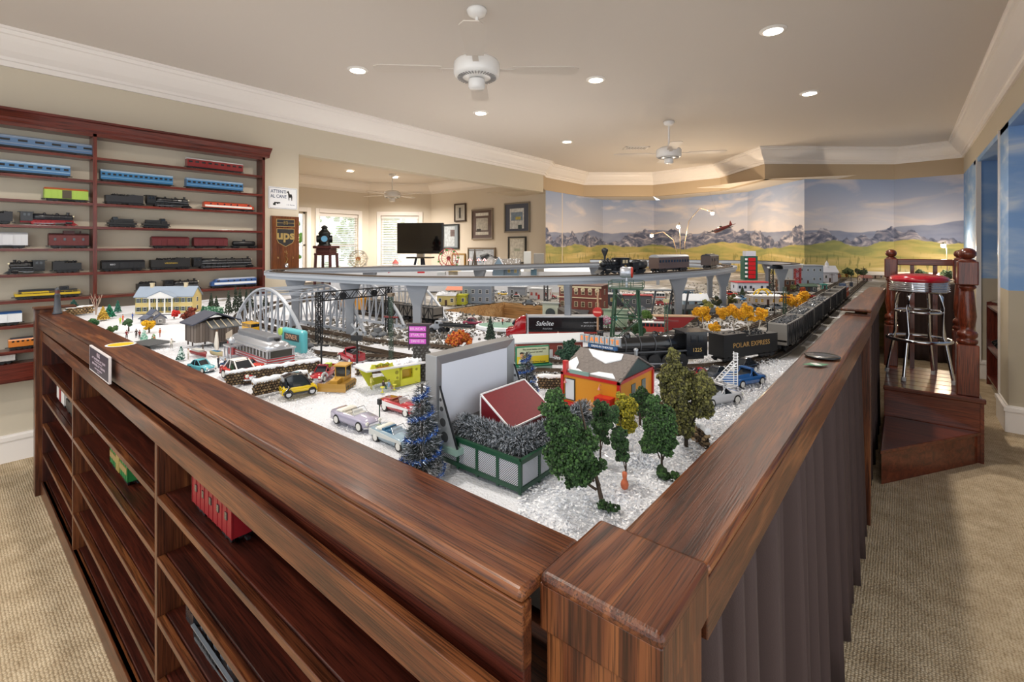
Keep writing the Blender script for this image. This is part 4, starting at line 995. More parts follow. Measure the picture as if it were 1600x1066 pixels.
# ------------------------------------------------------------ trains on the wall shelves
XSH = -4.762
def sh(u0, u1, row):
    y0, y1 = PX(u0, 300, XSH+.03).y, PX(u1, 300, XSH+.03).y
    return Vector((XSH, (y0+y1)/2, SZ[row])), y1-y0-.025
Rt, Lf = PI/2, -PI/2; GS = 'model trains on the wall shelves'
p, l = sh(-48, 134, 0); passenger('long blue baggage car with grey stripe at the left of the top wall shelf', .68, p+Vector((0, -.0, 0)), Rt, '#4f7096', '#8f9fb4', '#7c8aa0', GS, nwin=8)
p, l = sh(290, 382, 0); passenger('maroon passenger car with white roof on the top wall shelf', l, p, Rt, '#7e1c20', '#c9c8c8', None, GS, nwin=9)
p, l = sh(-60, 88, 1); passenger('blue passenger car cut by the photo edge on the second wall shelf', .55, Vector((XSH, .62-.275, SZ[1])), Rt, '#3f6f9c', '#a9bdd2', '#8fb0cc', GS)
p, l = sh(154, 273, 1); passenger('long bright blue passenger car right of the upright on the second wall shelf', l, p, Rt, '#2f6f9f', '#9fb8cf', '#6f9cc0', GS, nwin=14)
p, l = sh(289, 382, 1); passenger('shorter blue passenger car at the right end of the second wall shelf', l, p, Rt, '#386d9c', '#8fa9c4', '#6f9cc0', GS, nwin=12)
p, l = sh(66, 141, 2); boxcar('light green and orange boxcar with dark door on the third wall shelf', l, p, Rt, '#9dbb4c', '#b8603a', '#4a4030', grp=GS, H=.065)
p, l = sh(162, 227, 2); tender('matte black long tender behind a locomotive on the third wall shelf', l, p, Rt, '#24252a', None, .05, GS)
p, l = sh(227, 303, 2); steam('black steam locomotive coupled to a tender on the third wall shelf', l, p, Rt, grp=GS, r=.022)
p, l = sh(317, 400, 2); diesel('orange and white electric locomotive on the third wall shelf', l, p, Rt, '#b6452a', '#6b3a2c', '#e4e0da', GS, H=.05)
p, l = sh(-20, 24, 3); tender('black tender with red wheels cut by the photo edge on the fourth wall shelf', l, p, Rt, '#23242a', None, .055, GS)
p, l = sh(28, 125, 3); steam('black steam locomotive with bright red wheels and frame on the fourth wall shelf', l, p, Rt, '#22242a', '#9a1a20', '#3a3d44', grp=GS, r=.023, ndr=5, red=True)
p, l = sh(166, 217, 3); diesel('small black centre-cab locomotive, left one of a pair on the fourth wall shelf', l, p, Lf, '#1d1e20', '#242528', None, GS, hood=True)
p, l = sh(221, 268, 3); diesel('small black centre-cab locomotive, right one of a pair on the fourth wall shelf', l, p, Rt, '#1d1e20', '#242528', None, GS, hood=True)
p, l = sh(-25, 47, 4); boxcar('white refrigerator boxcar cut by the photo edge on the fifth wall shelf', l, p, Rt, '#c4c6cb', '#b4b6ba', grp=GS)
p, l = sh(73, 142, 4); boxcar('brown caboose with rooftop handrail on the fifth wall shelf', l, p, Rt, '#5c2423', '#46201f', grp=GS, cupola=True, wins=4, name='caboose')
p, l = sh(235, 298, 4); boxcar('maroon boxcar, left one of two on the fifth wall shelf', l, p, Rt, '#5a1f22', grp=GS, H=.062)
p, l = sh(301, 358, 4); boxcar('maroon boxcar, right one of two on the fifth wall shelf', l, p, Rt, '#5c2226', grp=GS, H=.06)
p, l = sh(361, 404, 4)
t = thing('tank_car', 'small black tank car at the right end of the fifth wall shelf', 'tank car', p, Rt, GS)
f = MB(); f.lathe([(.001, -l/2+.01), (.015, -l/2+.01), (.022, -l/2+.018), (.022, l/2-.018), (.015, l/2-.01), (.001, l/2-.01)], c=(0, 0, .045), n=18, axis='X'); f.build('tank', BLK, t)
f = MB(); f.cyl((0, 0, .06), (0, 0, .08), .012, n=14); f.build('dome', BLK, t); f = MB(); f.bx(-l/2, l/2, -.02, .02, .018, .024); coupler(f, l); f.build('underframe', BLK, t); bogie(t, (-l/2+.035, l/2-.035))
p, l = sh(3, 74, 5); steam('black steam locomotive facing left on the sixth wall shelf', l, p, Lf, grp=GS, r=.024)
p, l = sh(79, 131, 5); tender('black tender with round white emblem on the sixth wall shelf', l, p, Lf, '#1e1f23', None, .05, GS)
f = MB(); f.cyl((0, .0305, .05), (0, .0315, .05), .011, n=16); f.build('emblem', mat('#aab2c0', .4), bpy.context.scene.objects[[o.name for o in bpy.data.objects if o.name.startswith('tender')][-1]]) if False else None
p, l = sh(156, 229, 5); boxcar('black low boxcar with white marks right of the upright on the sixth wall shelf', l, p, Rt, '#1a1b1f', grp=GS, H=.05, txt='B&O', tcol='#c8ccd4')
p, l = sh(233, 300, 5); tender('large black tender with yellow lettering on the sixth wall shelf', l, p, Rt, '#1c1c1d', 'VIRGINIAN', .062, GS, size=.017, tcol='#c2a53a')
p, l = sh(300, 400, 5); steam('very long black steam locomotive at the right of the sixth wall shelf', l, p, Rt, grp=GS, r=.026, ndr=6, trim='#a9abb0')
p, l = sh(19, 129, 6); diesel('yellow and black road diesel locomotive on the seventh wall shelf', l, p, Rt, '#c2a41c', '#1c1e24', None, GS, hood=True)
p, l = sh(212, 247, 6); tender('short black tender behind the white mansion on the seventh wall shelf', l, p, Rt, '#1c1d1f', None, .05, GS)
p, l = sh(255, 318, 6); steam('black steam locomotive partly behind the model trees on the seventh wall shelf', l, p, Rt, grp=GS, r=.022)
p, l = sh(328, 403, 6); diesel('silver and blue streamlined diesel locomotive on the seventh wall shelf', l, p, Lf, '#2c4f86', '#c4ccd6', '#dfe4ea', GS)
p, l = sh(-35, 38, 7); boxcar('white boxcar with blue roof on the eighth wall shelf', l, p, Rt, '#dfe4ea', '#2a5288', grp=GS, H=.06)
p, l = sh(9, 75, 8); diesel('orange and dark blue diesel locomotive on the ninth wall shelf', l, p, Rt, '#c8762a', '#2a3548', None, GS, H=.055)
p = PX(0, 570, XSH+.03); boxcar('small white and red flat box car on the lowest wall shelf', .2, Vector((XSH, p.y-.03, .70)), Rt, '#d8d4d0', '#a3222a', grp=GS, H=.04)

# ------------------------------------------------------------ trains in the display bookcase
GB = 'model trains in the display bookcase'
boxcar('red caboose on the top shelf of the bookcase, closest to the viewer', .27, (-1.36, .475, .785), 0, '#7e141c', '#8c1820', '#8e1820', grp=GB, wins=5, name='caboose', H=.078, W=.066)
boxcar('green boxcar with ochre sides in the middle bay of the bookcase', .27, (-2.34, .475, .61), 0, '#1f6a34', '#1f7a3a', '#8a7a3c', stripe='#8a7444', grp=GB)
boxcar('white and red refrigerator car in the far bay of the bookcase', .24, (-3.66, .47, .61), 0, '#d5d2cf', '#8e1a22', '#8e1a22', grp=GB)
tender('black tender next to the white and red car in the far bay of the bookcase', .2, (-3.40, .47, .61), 0, '#1c1c1f', None, .05, GB)
steam('black and steel steam locomotive on a low shelf of the bookcase', .36, (-1.36, .47, .435), 0, '#26282c', trim='#9aa2ac', grp=GB, shiny=.2)

# ------------------------------------------------------------ layout table
tb = thing('layout_table', 'snow covered model railway table enclosed by the oak rail', 'table', (0, 0, 0))
PIT = (-2.52, -1.72, 2.28, 2.96)
OUT = [(-4.62, .56), (-.30, .56), (-.27, 2.0), (-.24, 5.3), (-.14, 8.3), (.64, 8.3), (.64, 9.13), (-.09, 9.2), (-1.14, 8.32), (-2.22, 9.57), (-3.65, 9.87), (-4.2, 10.0), (-4.97, 9.15), (-4.94, 7.0), (-4.72, 6.6), (-5.9, 5.6), (-5.9, 2.5), (-4.62, 2.46)]
def inside(x, y, poly):
    c = False; n = len(poly)
    for i in range(n):
        (x0, y0), (x1, y1) = poly[i], poly[i-1]
        if (y0 > y) != (y1 > y) and x < (x1-x0)*(y-y0)/(y1-y0)+x0: c = not c
    return c
def clip(poly, ax, v, keep):       # clip polygon against axis line
    out = []
    for i in range(len(poly)):
        a, b_ = poly[i-1], poly[i]; ia, ib = keep*(a[ax]-v) >= 0, keep*(b_[ax]-v) >= 0
        if ia != ib: t_ = (v-a[ax])/(b_[ax]-a[ax]); out.append(tuple(a[k]+(b_[k]-a[k])*t_ for k in (0, 1)))
        if ib: out.append(b_)
    return out
f = MB()
for pl in (clip(OUT, 1, PIT[2], -1), clip(OUT, 1, PIT[3], 1), clip(clip(clip(OUT, 1, PIT[2], 1), 1, PIT[3], -1), 0, PIT[0], -1), clip(clip(clip(OUT, 1, PIT[2], 1), 1, PIT[3], -1), 0, PIT[1], 1)):
    f.pris(pl, .97, 1.046, ax='Z')
f.build('tabletop', mat('#8a8378', .8), tb)
PLY = wood('X', '#b98a56', '#cfa470', '#dcb887', rough=.6, coat=0, scale=.5, bump=.05)
f = MB(); x0, x1, y0, y1 = PIT; f.bx(x0, x1, y1-.012, y1, .82, 1.052); f.build('pit_board', PLY, tb)
f = MB(); f.bx(x0, x0+.012, y0, y1-.012, .82, 1.052); f.build('pit_board', PLY, tb)
f = MB(); f.bx(x0, x1, y0, y0+.012, .82, 1.045); f.build('pit_board', PLY, tb)
f = MB(); f.bx(x1-.012, x1, y0, y1-.012, .82, 1.045); f.build('pit_board', PLY, tb)
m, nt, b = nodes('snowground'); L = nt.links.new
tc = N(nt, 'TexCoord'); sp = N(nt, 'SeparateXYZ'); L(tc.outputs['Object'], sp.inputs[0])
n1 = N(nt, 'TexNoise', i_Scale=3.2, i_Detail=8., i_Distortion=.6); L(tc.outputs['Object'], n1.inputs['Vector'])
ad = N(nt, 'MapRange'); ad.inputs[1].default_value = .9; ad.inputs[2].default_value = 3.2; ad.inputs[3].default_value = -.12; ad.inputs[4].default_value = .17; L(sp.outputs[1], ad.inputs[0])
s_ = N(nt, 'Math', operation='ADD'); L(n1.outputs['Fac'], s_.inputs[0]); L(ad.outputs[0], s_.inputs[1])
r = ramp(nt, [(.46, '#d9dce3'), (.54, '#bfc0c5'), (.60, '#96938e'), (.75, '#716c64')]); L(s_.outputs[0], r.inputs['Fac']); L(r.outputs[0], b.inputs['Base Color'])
n2 = N(nt, 'TexNoise', i_Scale=180., i_Detail=4.); L(tc.outputs['Object'], n2.inputs['Vector'])
bp = N(nt, 'Bump', i_Strength=.8, i_Distance=.006); L(n2.outputs['Fac'], bp.inputs['Height']); L(bp.outputs[0], b.inputs['Normal']); b.inputs['Roughness'].default_value = .75
SNOWG = m
st = .03; nx, ny = int(6.6/st), int(9.6/st); xs = -5.92+np.arange(nx+1)*st; ys = .53+np.arange(ny+1)*st
X, Y = np.meshgrid(xs, ys); Zz = np.zeros_like(X)
for k in range(14):
    a = RNG.uniform(0, 6.28); q = RNG.uniform(6, 40); Zz += np.sin((X*math.cos(a)+Y*math.sin(a))*q+RNG.uniform(0, 6))*.0012*(12/q)**.3
Zz = 1.054+np.clip(Zz, -.006, .005); idx = {}; V = []; F = []
ok = np.array([[inside(x+st/2, y+st/2, OUT) and inside(x, y, OUT) and not (PIT[0]-st < x < PIT[1] and PIT[2]-st < y < PIT[3]) for x in xs[:-1]] for y in ys[:-1]])
for j, i in zip(*np.nonzero(ok)):
    q = []
    for a, c in ((i, j), (i+1, j), (i+1, j+1), (i, j+1)):
        if (a, c) not in idx: idx[(a, c)] = len(V); V.append((xs[a], ys[c], Zz[c, a]))
        q.append(idx[(a, c)])
    F.append(q)
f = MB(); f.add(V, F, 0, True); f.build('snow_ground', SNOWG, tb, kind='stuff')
# loose glittering plastic snow
def flakes(n, x0, x1, y0, y1, s, zr, fn=None):
    c = np.stack([RNG.uniform(x0, x1, n), RNG.uniform(y0, y1, n), 1.055+RNG.uniform(0, zr, n)**1.0], 1)
    if fn is not None: c = c[fn(c)]
    m_ = len(c); D = RNG.normal(size=(m_, 3)); D[:, 2] *= .3; f = MB(); bristles(f, c, D, s, s*.26, [0, 0, 1], 1); return f
FL = [mat('#f6f7fb', .5, coat=.2), mat('#dfe5ee', .15, coat=.6)]
f = flakes(26000, -.98, -.31, .56, 1.5, .007, .010, lambda c: (c[:, 0] > -.3-(c[:, 1]-.4)*.9)); f.build('loose_snow', FL, tb, kind='stuff')
f = flakes(16000, -.62, -.30, 1.0, 2.1, .007, .010); f.build('loose_snow', FL, tb, kind='stuff')
f = flakes(16000, -2.6, -.9, .56, 1.1, .005, .004); f.build('loose_snow', FL, tb, kind='stuff')
for (u, v, rr, nn) in ((820, 575, .09, 2500), (868, 562, .06, 1500), (478, 552, .09, 2500), (372, 520, .1, 2500), (1000, 720, .05, 1200)):
    c0 = P(u, v); n_ = nn; a = RNG.uniform(0, 6.28, n_); q = np.sqrt(RNG.uniform(0, 1, n_)); c = np.stack([c0.x+rr*q*np.cos(a), c0.y+rr*q*np.sin(a)*.6, 1.055+.022*(1-q)*RNG.uniform(.3, 1, n_)], 1)
    f = MB(); bristles(f, c, RNG.normal(size=(n_, 3)), .008, .0022, [0, 0, 1]); f.build('snow_drift', FL, tb, kind='stuff')

# ------------------------------------------------------------ tracks
def smooth(pts, closed=False, step=.02):
    Pp = [Vector(p[:2]) for p in pts]; n = len(Pp); out = []
    for i in range(n if closed else n-1):
        g = lambda k: Pp[k % n] if closed else Pp[max(0, min(n-1, k))]
        a, b_, c, d = g(i-1), g(i), g(i+1), g(i+2); m_ = max(2, int((c-b_).length/step))
        for j in range(m_):
            t = j/m_; out.append(.5*((2*b_)+(c-a)*t+(2*a-5*b_+4*c-d)*t*t+(3*b_-a-3*c+d)*t**3))
    if not closed: out.append(Pp[-1])
    return out
def sweep(f, path, z, y0, y1, h, closed=False, m=0):
    n = len(path); v = []
    for i in range(n):
        a = path[(i-1) % n] if closed or i else path[0]; c = path[(i+1) % n] if closed or i < n-1 else path[-1]
        d = (c-a).normalized(); q = Vector((-d.y, d.x))
        for o, hh in ((y0, 0), (y1, 0), (y1, h), (y0, h)): p_ = path[i]+q*o; v.append((p_.x, p_.y, z+hh))
    f.add(v, [(i*4+k, i*4+(k+1) % 4, ((i+1) % n)*4+(k+1) % 4, ((i+1) % n)*4+k) for i in range(n if closed else n-1) for k in range(4)], m)
RUST = mat('#6a5a4c', .35, .6); TIE = mat('#2a221d', .8); BALL = mat('#77736c', .9, bump=.6, bscale=300, var=.25)
def track(label, pts, z=1.058, closed=False, grp='model railway tracks', ballast=True):
    t = thing('railway_track', label, 'track', (0, 0, 0), 0, grp); pa = smooth(pts, closed)
    if ballast: f = MB(); sweep(f, pa, z-.004, -.036, .036, .005, closed); f.build('roadbed', BALL, t)
    f = MB(); acc = 0
    for i in range(1, len(pa)):
        acc += (pa[i]-pa[i-1]).length
        if acc >= .0165:
            acc = 0; d = pa[i]-pa[i-1]; f.box((pa[i].x, pa[i].y, z+.0025), (.008, .062, .004), rz=math.atan2(d.y, d.x))
    f.build('ties', TIE, t, kind='stuff')
    for o in (-.0165, 0, .0165):
        f = MB(); sweep(f, pa, z+.004, o-.0013, o+.0013, .006, closed); f.build('rail', RUST, t)
    return pa
main = [(-.375, 8.2), (-.385, 5), (-.39, 3.2), (-.392, 2.5), (-.42, 2.1), (-.53, 1.85), (-.70, 1.64), (-.87, 1.45), (-1.12, 1.30), (-1.5, 1.205), (-2.0, 1.17), (-2.9, 1.165), (-3.35, 1.26), (-3.8, 1.62), (-4.0, 2.0), (-4.15, 2.6)]
track('outer railway track beside the right rail carrying the coal train', main)
track('railway track just inside the coal train, running through the arch bridges', [(-.62, 8.1), (-.62, 4.5), (-.64, 2.9), (-.74, 2.3), (-.95, 1.9), (-1.3, 1.55), (-1.8, 1.33), (-2.2, 1.28), (-2.9, 1.275), (-3.3, 1.36), (-3.7, 1.75), (-3.95, 2.3)])
track('railway track through the second arch bridge', [(-.85, 7.9), (-.86, 5), (-.9, 3.4), (-1.05, 2.55), (-1.4, 2.1), (-1.9, 1.86), (-2.3, 1.82), (-3.0, 1.82), (-3.6, 2.1)])
track('dark railway track behind the drive-in, in front of the grey viaduct', [(-.95, 1.56), (-1.3, 1.37), (-1.75, 1.05), (-2.05, .98)])
track('far railway track toward the painted backdrop', [(-1.1, 8.0), (-1.15, 5.5), (-1.3, 4.0), (-1.6, 3.3)])
DECK = mat('#a3a9b2', .45, bump=.1, bscale=60); DECKD = mat('#84888f', .5)
loop = [(-2.86, 1.27), (-2.35, 1.31), (-1.87, 1.41), (-1.43, 1.73), (-1.15, 2.2), (-1.04, 2.65), (-.97, 3.3), (-1.06, 3.95), (-1.45, 4.35), (-1.95, 4.2), (-2.3, 3.5), (-2.6, 2.7), (-2.9, 2.1), (-3.12, 1.55)]
LP = smooth(loop, True)
vd = thing('viaduct', 'long curved grey elevated viaduct deck carrying the upper track over the town', 'viaduct', (0, 0, 0))
f = MB(); sweep(f, LP, 1.322, -.05, .05, .026, True); sweep(f, LP, 1.338, -.06, .06, .014, True); f.build('deck', DECK, vd)
f = MB(); sweep(f, LP, 1.352, .052, .06, .008, True); sweep(f, LP, 1.352, -.06, -.052, .008, True); f.build('parapet', DECKD, vd)
track('raised railway track on top of the grey viaduct', loop, 1.353, True, ballast=False)
def pillar(x, y, a, parent, z1=1.322, zo=0):
    f = MB(); f.pris([(-.018, 1.05-zo), (.018, 1.05-zo), (.02, z1-.1), (.05, z1-.01), (.05, z1), (-.05, z1), (-.05, z1-.01), (-.02, z1-.1)], -.015, .015); o = f.build('pillar', DECKD, parent, loc=(x, y, zo*0), bevel=.002); o.rotation_euler = (0, 0, a)
for u, d, a in ((456, 2.62, .9), (536, 2.36, .85), (650, 2.24, .7), (897, 2.26, 2.0), (1079, 2.74, .62), (1131, 3.35, .65), (1113, 4.1, .6), (700, 4.4, .3), (880, 4.8, .3), (585, 3.2, .4)):
    r0 = ray(u); q = min(LP, key=lambda p_: (p_-Vector((r0[0]*d, r0[1]*d))).length); pillar(q.x, q.y, a, vd)
rv = thing('viaduct', 'straight grey elevated railway bridge far behind, in front of the mural', 'viaduct', (0, 0, 0))
rp = smooth([(-2.9, 5.0), (-2.0, 5.6), (-1.2, 5.7), (-.75, 5.0), (-.8, 4.4)])
f = MB(); sweep(f, rp, 1.322, -.05, .05, .03); f.build('deck', DECK, rv)
f = MB(); sweep(f, rp, 1.352, -.03, .03, .006); f.build('track_bed', TIE, rv)
for q in (rp[10], rp[40], rp[75], rp[100], rp[-8]): pillar(q.x, q.y, .5, rv)

# ------------------------------------------------------------ grey arch bridges
def arch_bridge(label, x0, x1, y0, y1, h=.225):
    t = thing('arch_bridge', label, 'bridge', ((x0+x1)/2, (y0+y1)/2, 1.06), 0, 'silver arch bridges'); L = x1-x0; Wd = y1-y0; G = mat('#aab0ba', .4, .15)
    pt = lambda s: (-L/2+L*s, h*math.sin(PI*min(max(s, 0), 1))**.75)
    for y in (-Wd/2, Wd/2):
        f = MB(); n = 24
        for i in range(n):
            a, b_ = pt(.0+i/n), pt((i+1)/n); f.bar((a[0], y, a[1]+.01), (b_[0], y, b_[1]+.01), .014, .009)
        for s in (-1, 1): f.bar((s*L/2, y, 0), (s*L/2, y, .02), .014)
        f.build('arch', G, t)
        f = MB()
        for i in range(1, 12):
            a = pt(i/12); f.bar((a[0], y, 0), (a[0], y, a[1]), .006, .009)
            b_ = pt((i+1)/12)
            if i < 6: f.bar((a[0], y, a[1]), (a[0]+L/12, y, .004), .004)
            else: f.bar((a[0], y, .004), (b_[0], y, b_[1]), .004)
        f.build('hangers', G, t, kind='stuff')
        f = MB(); f.bx(-L/2, L/2, y-.006, y+.006, 0, .014); f.build('girder', G, t)
    f = MB()
    for i in range(3, 10):
        a = pt(i/12); f.bar((a[0], -Wd/2, a[1]+.01), (a[0], Wd/2, a[1]+.01), .006)
        if i < 9: b_ = pt((i+1)/12); f.bar((a[0], -Wd/2, a[1]+.01), (b_[0], Wd/2, b_[1]+.01), .003); f.bar((a[0], Wd/2, a[1]+.01), (b_[0], -Wd/2, b_[1]+.01), .003)
    f.build('cross_braces', G, t)
    for x in (-L/2-.01, L/2+.01):
        f = MB(); f.bx(x-.02, x+.02, -Wd/2-.02, Wd/2+.02, -.01, .0); f.build('abutment', mat('#8b8e92', .8, bump=.3), t)
arch_bridge('silver arch railway bridge closest to the diner', -2.86, -2.08, 1.05, 1.36)
arch_bridge('silver arch railway bridge behind, to the right of the signal gantry', -2.88, -2.1, 1.62, 1.93)

# black signal gantry over the tracks
g = thing('signal_gantry', 'black lattice signal gantry spanning the tracks beside the arch bridge', 'gantry', (-2.06, 1.30, 1.06))
for y in (-.19, .19):
    f = MB(); lattice(f, (0, y, 0), (0, y, .235), .022, 8, .0035); f.build('lattice_leg', BLK, g)
f = MB()
for x in (-.011, .011):
    for z in (.195, .235): f.bar((x, -.2, z), (x, .2, z), .0035)
for i in range(12):
    y0, y1 = -.2+i*.4/12, -.2+(i+1)*.4/12
    for x in (-.011, .011): f.bar((x, y0, .195 if i % 2 else .235), (x, y1, .235 if i % 2 else .195), .0028)
f.build('lattice_beam', BLK, g)
for y in (-.08, .09):
    f = MB(); f.cyl((.014, y, .212), (.022, y, .212), .017, n=16); f.cyl((.02, y, .218), (.03, y, .218), .004, n=8); f.build('signal_head', BLK, g)

# ------------------------------------------------------------ trains on the layout
RT = 1.068
def along(y): return min((p_ for p_ in smooth(main)), key=lambda q: abs(q.y-y)) 
tender_p = Vector((-.475, 2.0, RT)); tender('large black tender lettered POLAR EXPRESS behind the big locomotive', .30, (-.478, 2.005, RT), math.radians(65)+PI, '#1a1a1b', None, .072, 'coal train beside the rail', W=.072)
tt = [o for o in bpy.data.objects if o.get('label', '').startswith('large black tender lettered')][0]
text('POLAR EXPRESS', .026, (0, .0368, .062), PI, mat('#b08a52', .35), tt, sx=1.12)
text('POLAR EXPRESS', .026, (0, -.0368, .062), 0, mat('#b08a52', .35), tt, sx=1.12)
steam('big glossy black steam locomotive numbered 1225 pulling the coal train', .46, (-.725, 1.625, RT), math.radians(229.5), '#131417', '#131417', '#5a5c60', r=.032, ndr=4, grp='coal train beside the rail', num='1225', shiny=.22, k=1.36)
for k, (x, y, a, c) in enumerate([(-.392, 2.36, 88, 1), (-.39, 2.72, 90, 1), (-.39, 3.08, 90, 1), (-.39, 3.44, 90, 1), (-.388, 3.80, 90, 0), (-.387, 4.16, 90, 0)]):
    hopper(['black ribbed hopper car heaped with coal, right behind the lettered tender', 'second coal hopper car behind the tender', 'third coal hopper car behind the tender', 'fourth hopper car with coal behind the tender', 'empty black hopper car behind the coal filled ones', 'empty black hopper car in front of the orange caboose'][k], .298, (x, y, RT), math.radians(a), bool(c), 'coal train beside the rail')
hopper('farthest black hopper car in front of the orange caboose, half hidden', .298, (-.386, 4.52, RT), PI/2, False, 'coal train beside the rail')
boxcar('orange caboose with blue roof at the end of the coal train', .25, (-.385, 4.86, RT), PI/2, '#b4502c', '#2f3f58', wins=3, name='caboose', cupola=True, grp='coal train beside the rail')
# train on the viaduct
def onloop(u, d):
    r0 = ray(u); i = min(range(len(LP)), key=lambda k: (LP[k]-Vector((r0[0]*d, r0[1]*d))).length)
    dd = LP[(i+2) % len(LP)]-LP[i-2]; return Vector((LP[i].x, LP[i].y, 1.363)), math.atan2(dd.y, dd.x)
GV = 'passenger train on the viaduct'
p, a = onloop(967, 2.37); steam('old black steam locomotive with balloon smokestack on the viaduct', .185, p, a+PI, '#15161a', r=.019, ndr=2, grp=GV, wood=True, num='16', k=.95, trim='#3c3e44')
p, a = onloop(1006, 2.48); tender('small black tender behind the old locomotive on the viaduct', .12, p, a+PI, '#1b1c20', None, .03, GV, round_=True, coal=False)
p, a = onloop(1049, 2.73); passenger('brown wooden passenger car with silver roof on the viaduct', .33, p, a+PI, '#5f4c46', '#9a9b9e', None, GV, nwin=11)
p, a = onloop(1094, 3.15); boxcar('dark brown caboose with silver platform on the viaduct', .15, p, a+PI, '#4a3c38', '#2c2a2c', wins=3, name='caboose', grp=GV, H=.06)

# ------------------------------------------------------------ drive-in theatre
dv = thing('drive_in_fence', 'green framed lattice fence enclosing the drive-in screen', 'fence', (-.735, .66, 1.06)); FG = mat('#17402c', .4)
def fence_side(p0, p1, n, h=.06):
    a = Vector((*p0, 0)); b_ = Vector((*p1, 0)); d = (b_-a); L = d.length; d.normalize(); rz = math.atan2(d.y, d.x)
    for i in range(n+1): f = MB(); f.bx(-.003, .003, -.003, .003, 0, h); o = f.build('fence_post', FG, dv, loc=tuple(a+d*L*i/n)); o.rotation_euler = (0, 0, rz)
    for z in (.008, h-.003): f = MB(); f.bx(0, L, -.0035, .0035, z-.004, z+.004); o = f.build('fence_rail', FG, dv, loc=tuple(a)); o.rotation_euler = (0, 0, rz)
    for i in range(n):
        f = MB(); w_ = L/n; hh = h-.02; k = -hh
        while k < w_:
            x0, z0 = max(k, 0), max(0, -k); x1 = min(w_, k+hh); z1 = x1-k
            if x1 > x0+.002: f.bar((x0+L*i/n, 0, .012+z0), (x1+L*i/n, 0, .012+z1), .0016)
            k += .0042
        o = f.build('lattice_panel', mat('#c2c4cc', .4), dv, loc=tuple(a), kind='stuff'); o.rotation_euler = (0, 0, rz)
    f = MB(); f.bx(0, L, .002, .0035, .004, h-.006); o = f.build('backing_panel', mat('#3a3c3e', .6), dv, loc=tuple(a)); o.rotation_euler = (0, 0, rz)
fence_side((0, 0), (.21, 0), 4); fence_side((.21, 0), (.205, .285), 5); fence_side((0, 0), (0, .285), 4); fence_side((0, .285), (.205, .285), 4)
f = MB(); f.bx(.003, .205, .003, .283, .03, .045); f.build('floor_deck', mat('#6b6e70', .7), dv)
sc_ = thing('drive_in_screen', 'large grey framed white drive-in movie screen', 'movie screen', (-.745, .765, 1.105)); FR = mat('#8d8f92', .3, .35)
w2_, h_ = .125, .175
pl = [(-w2_, 0), (w2_, 0), (w2_, h_), (-w2_, h_)]; pi = [(-w2_+.022, .03), (w2_-.022, .03), (w2_-.022, h_-.022), (-w2_+.022, h_-.022)]
f = MB(); v = [(-.015, a, c) for a, c in pl]+[(.02, a, c) for a, c in pl]+[(.012, a, c) for a, c in pi]
f.add(v, [(3, 2, 1, 0), (0, 1, 5, 4), (1, 2, 6, 5), (2, 3, 7, 6), (3, 0, 4, 7), (4, 5, 9, 8), (5, 6, 10, 9), (6, 7, 11, 10), (7, 4, 8, 11)]); f.build('screen_frame', FR, sc_, bevel=.0015)
f = MB(); f.bx(.010, .0125, -w2_+.02, w2_-.02, .028, h_-.02); f.build('screen_surface', mat('#d6d9e4', .5), sc_)
for y in (-w2_+.006, w2_-.006):
    f = MB(); f.pris([(.02, -.0), (.075, -.0), (.024, .115)], y-.0015, y+.0015); g_ = f.build('gusset', mat('#aeb2b6', .3, .5), sc_)
    f = MB()
    for z, r_, x in ((.016, .0105, .039), (.044, .0085, .034), (.07, .005, .030), (.088, .0035, .027)): f.cyl((x, y-.002, z), (x, y+.002, z), r_, n=14)
    f.build('gusset_hole', mat('#3c3e40', .6), g_); f = MB(); f.bar((.075, y-.001, 0), (.024, y-.001, .115), .003); f.build('gusset_edge', BLK, g_)
f = MB(); f.bx(-.02, .078, -w2_, w2_, -.012, 0); f.build('screen_base', mat('#7f9a90', .4), sc_)
bk = thing('snack_stage', 'wedge shaped maroon box with white edges in front of the drive-in screen', 'stage box', (-.66, .81, 1.105))
A = [(-.032, -.075), (.05, -.075), (.05, .075), (-.032, .075)]
f = MB(); f.add([(x, y, 0) for x, y in A]+[(-.032, -.075, .082), (.05, -.075, .028), (.05, .075, .028), (-.032, .075, .082)], [(3, 2, 1, 0), (4, 5, 6, 7), (0, 1, 5, 4), (1, 2, 6, 5), (2, 3, 7, 6), (3, 0, 4, 7)]); f.build('wedge_body', mat('#6e1620', .45, var=.1, bscale=200), bk)
f = MB(); T4 = [(-.032, -.075, .082), (.05, -.075, .028), (.05, .075, .028), (-.032, .075, .082)]
for i in range(4): f.bar(T4[i], T4[(i+1) % 4], .003)
f.bar((-.032, -.075, 0), (-.032, -.075, .082), .003); f.bar((.05, -.075, 0), (.05, -.075, .028), .003); f.build('edge_trim', WHT, bk)
TS = [mat('#1a201e', .5), mat('#4b545a', .35), mat('#b9bfc8', .3)]
t = thing('frosted_hedge', 'frosted dark bottle-brush hedge curving along the drive-in fence', 'hedge', (0, 0, 0))
hp = smooth([(-.70, .69), (-.62, .695), (-.565, .70), (-.548, .75), (-.548, .85), (-.55, .925)], step=.004); n_ = 30000
i_ = RNG.integers(0, len(hp), n_); a = RNG.uniform(0, 2*PI, n_); r_ = .024*np.sqrt(RNG.uniform(.1, 1, n_)); px = np.array([[p_.x, p_.y] for p_ in hp])
fi = RNG.uniform(0, 2*PI, n_); C = np.stack([px[i_, 0]+r_*np.cos(a)*np.cos(fi), px[i_, 1]+r_*np.cos(a)*np.sin(fi), 1.132+r_*np.sin(a)], 1); D = np.stack([np.cos(a)*np.cos(fi), np.cos(a)*np.sin(fi), np.sin(a)], 1)+RNG.normal(0, .4, (n_, 3))
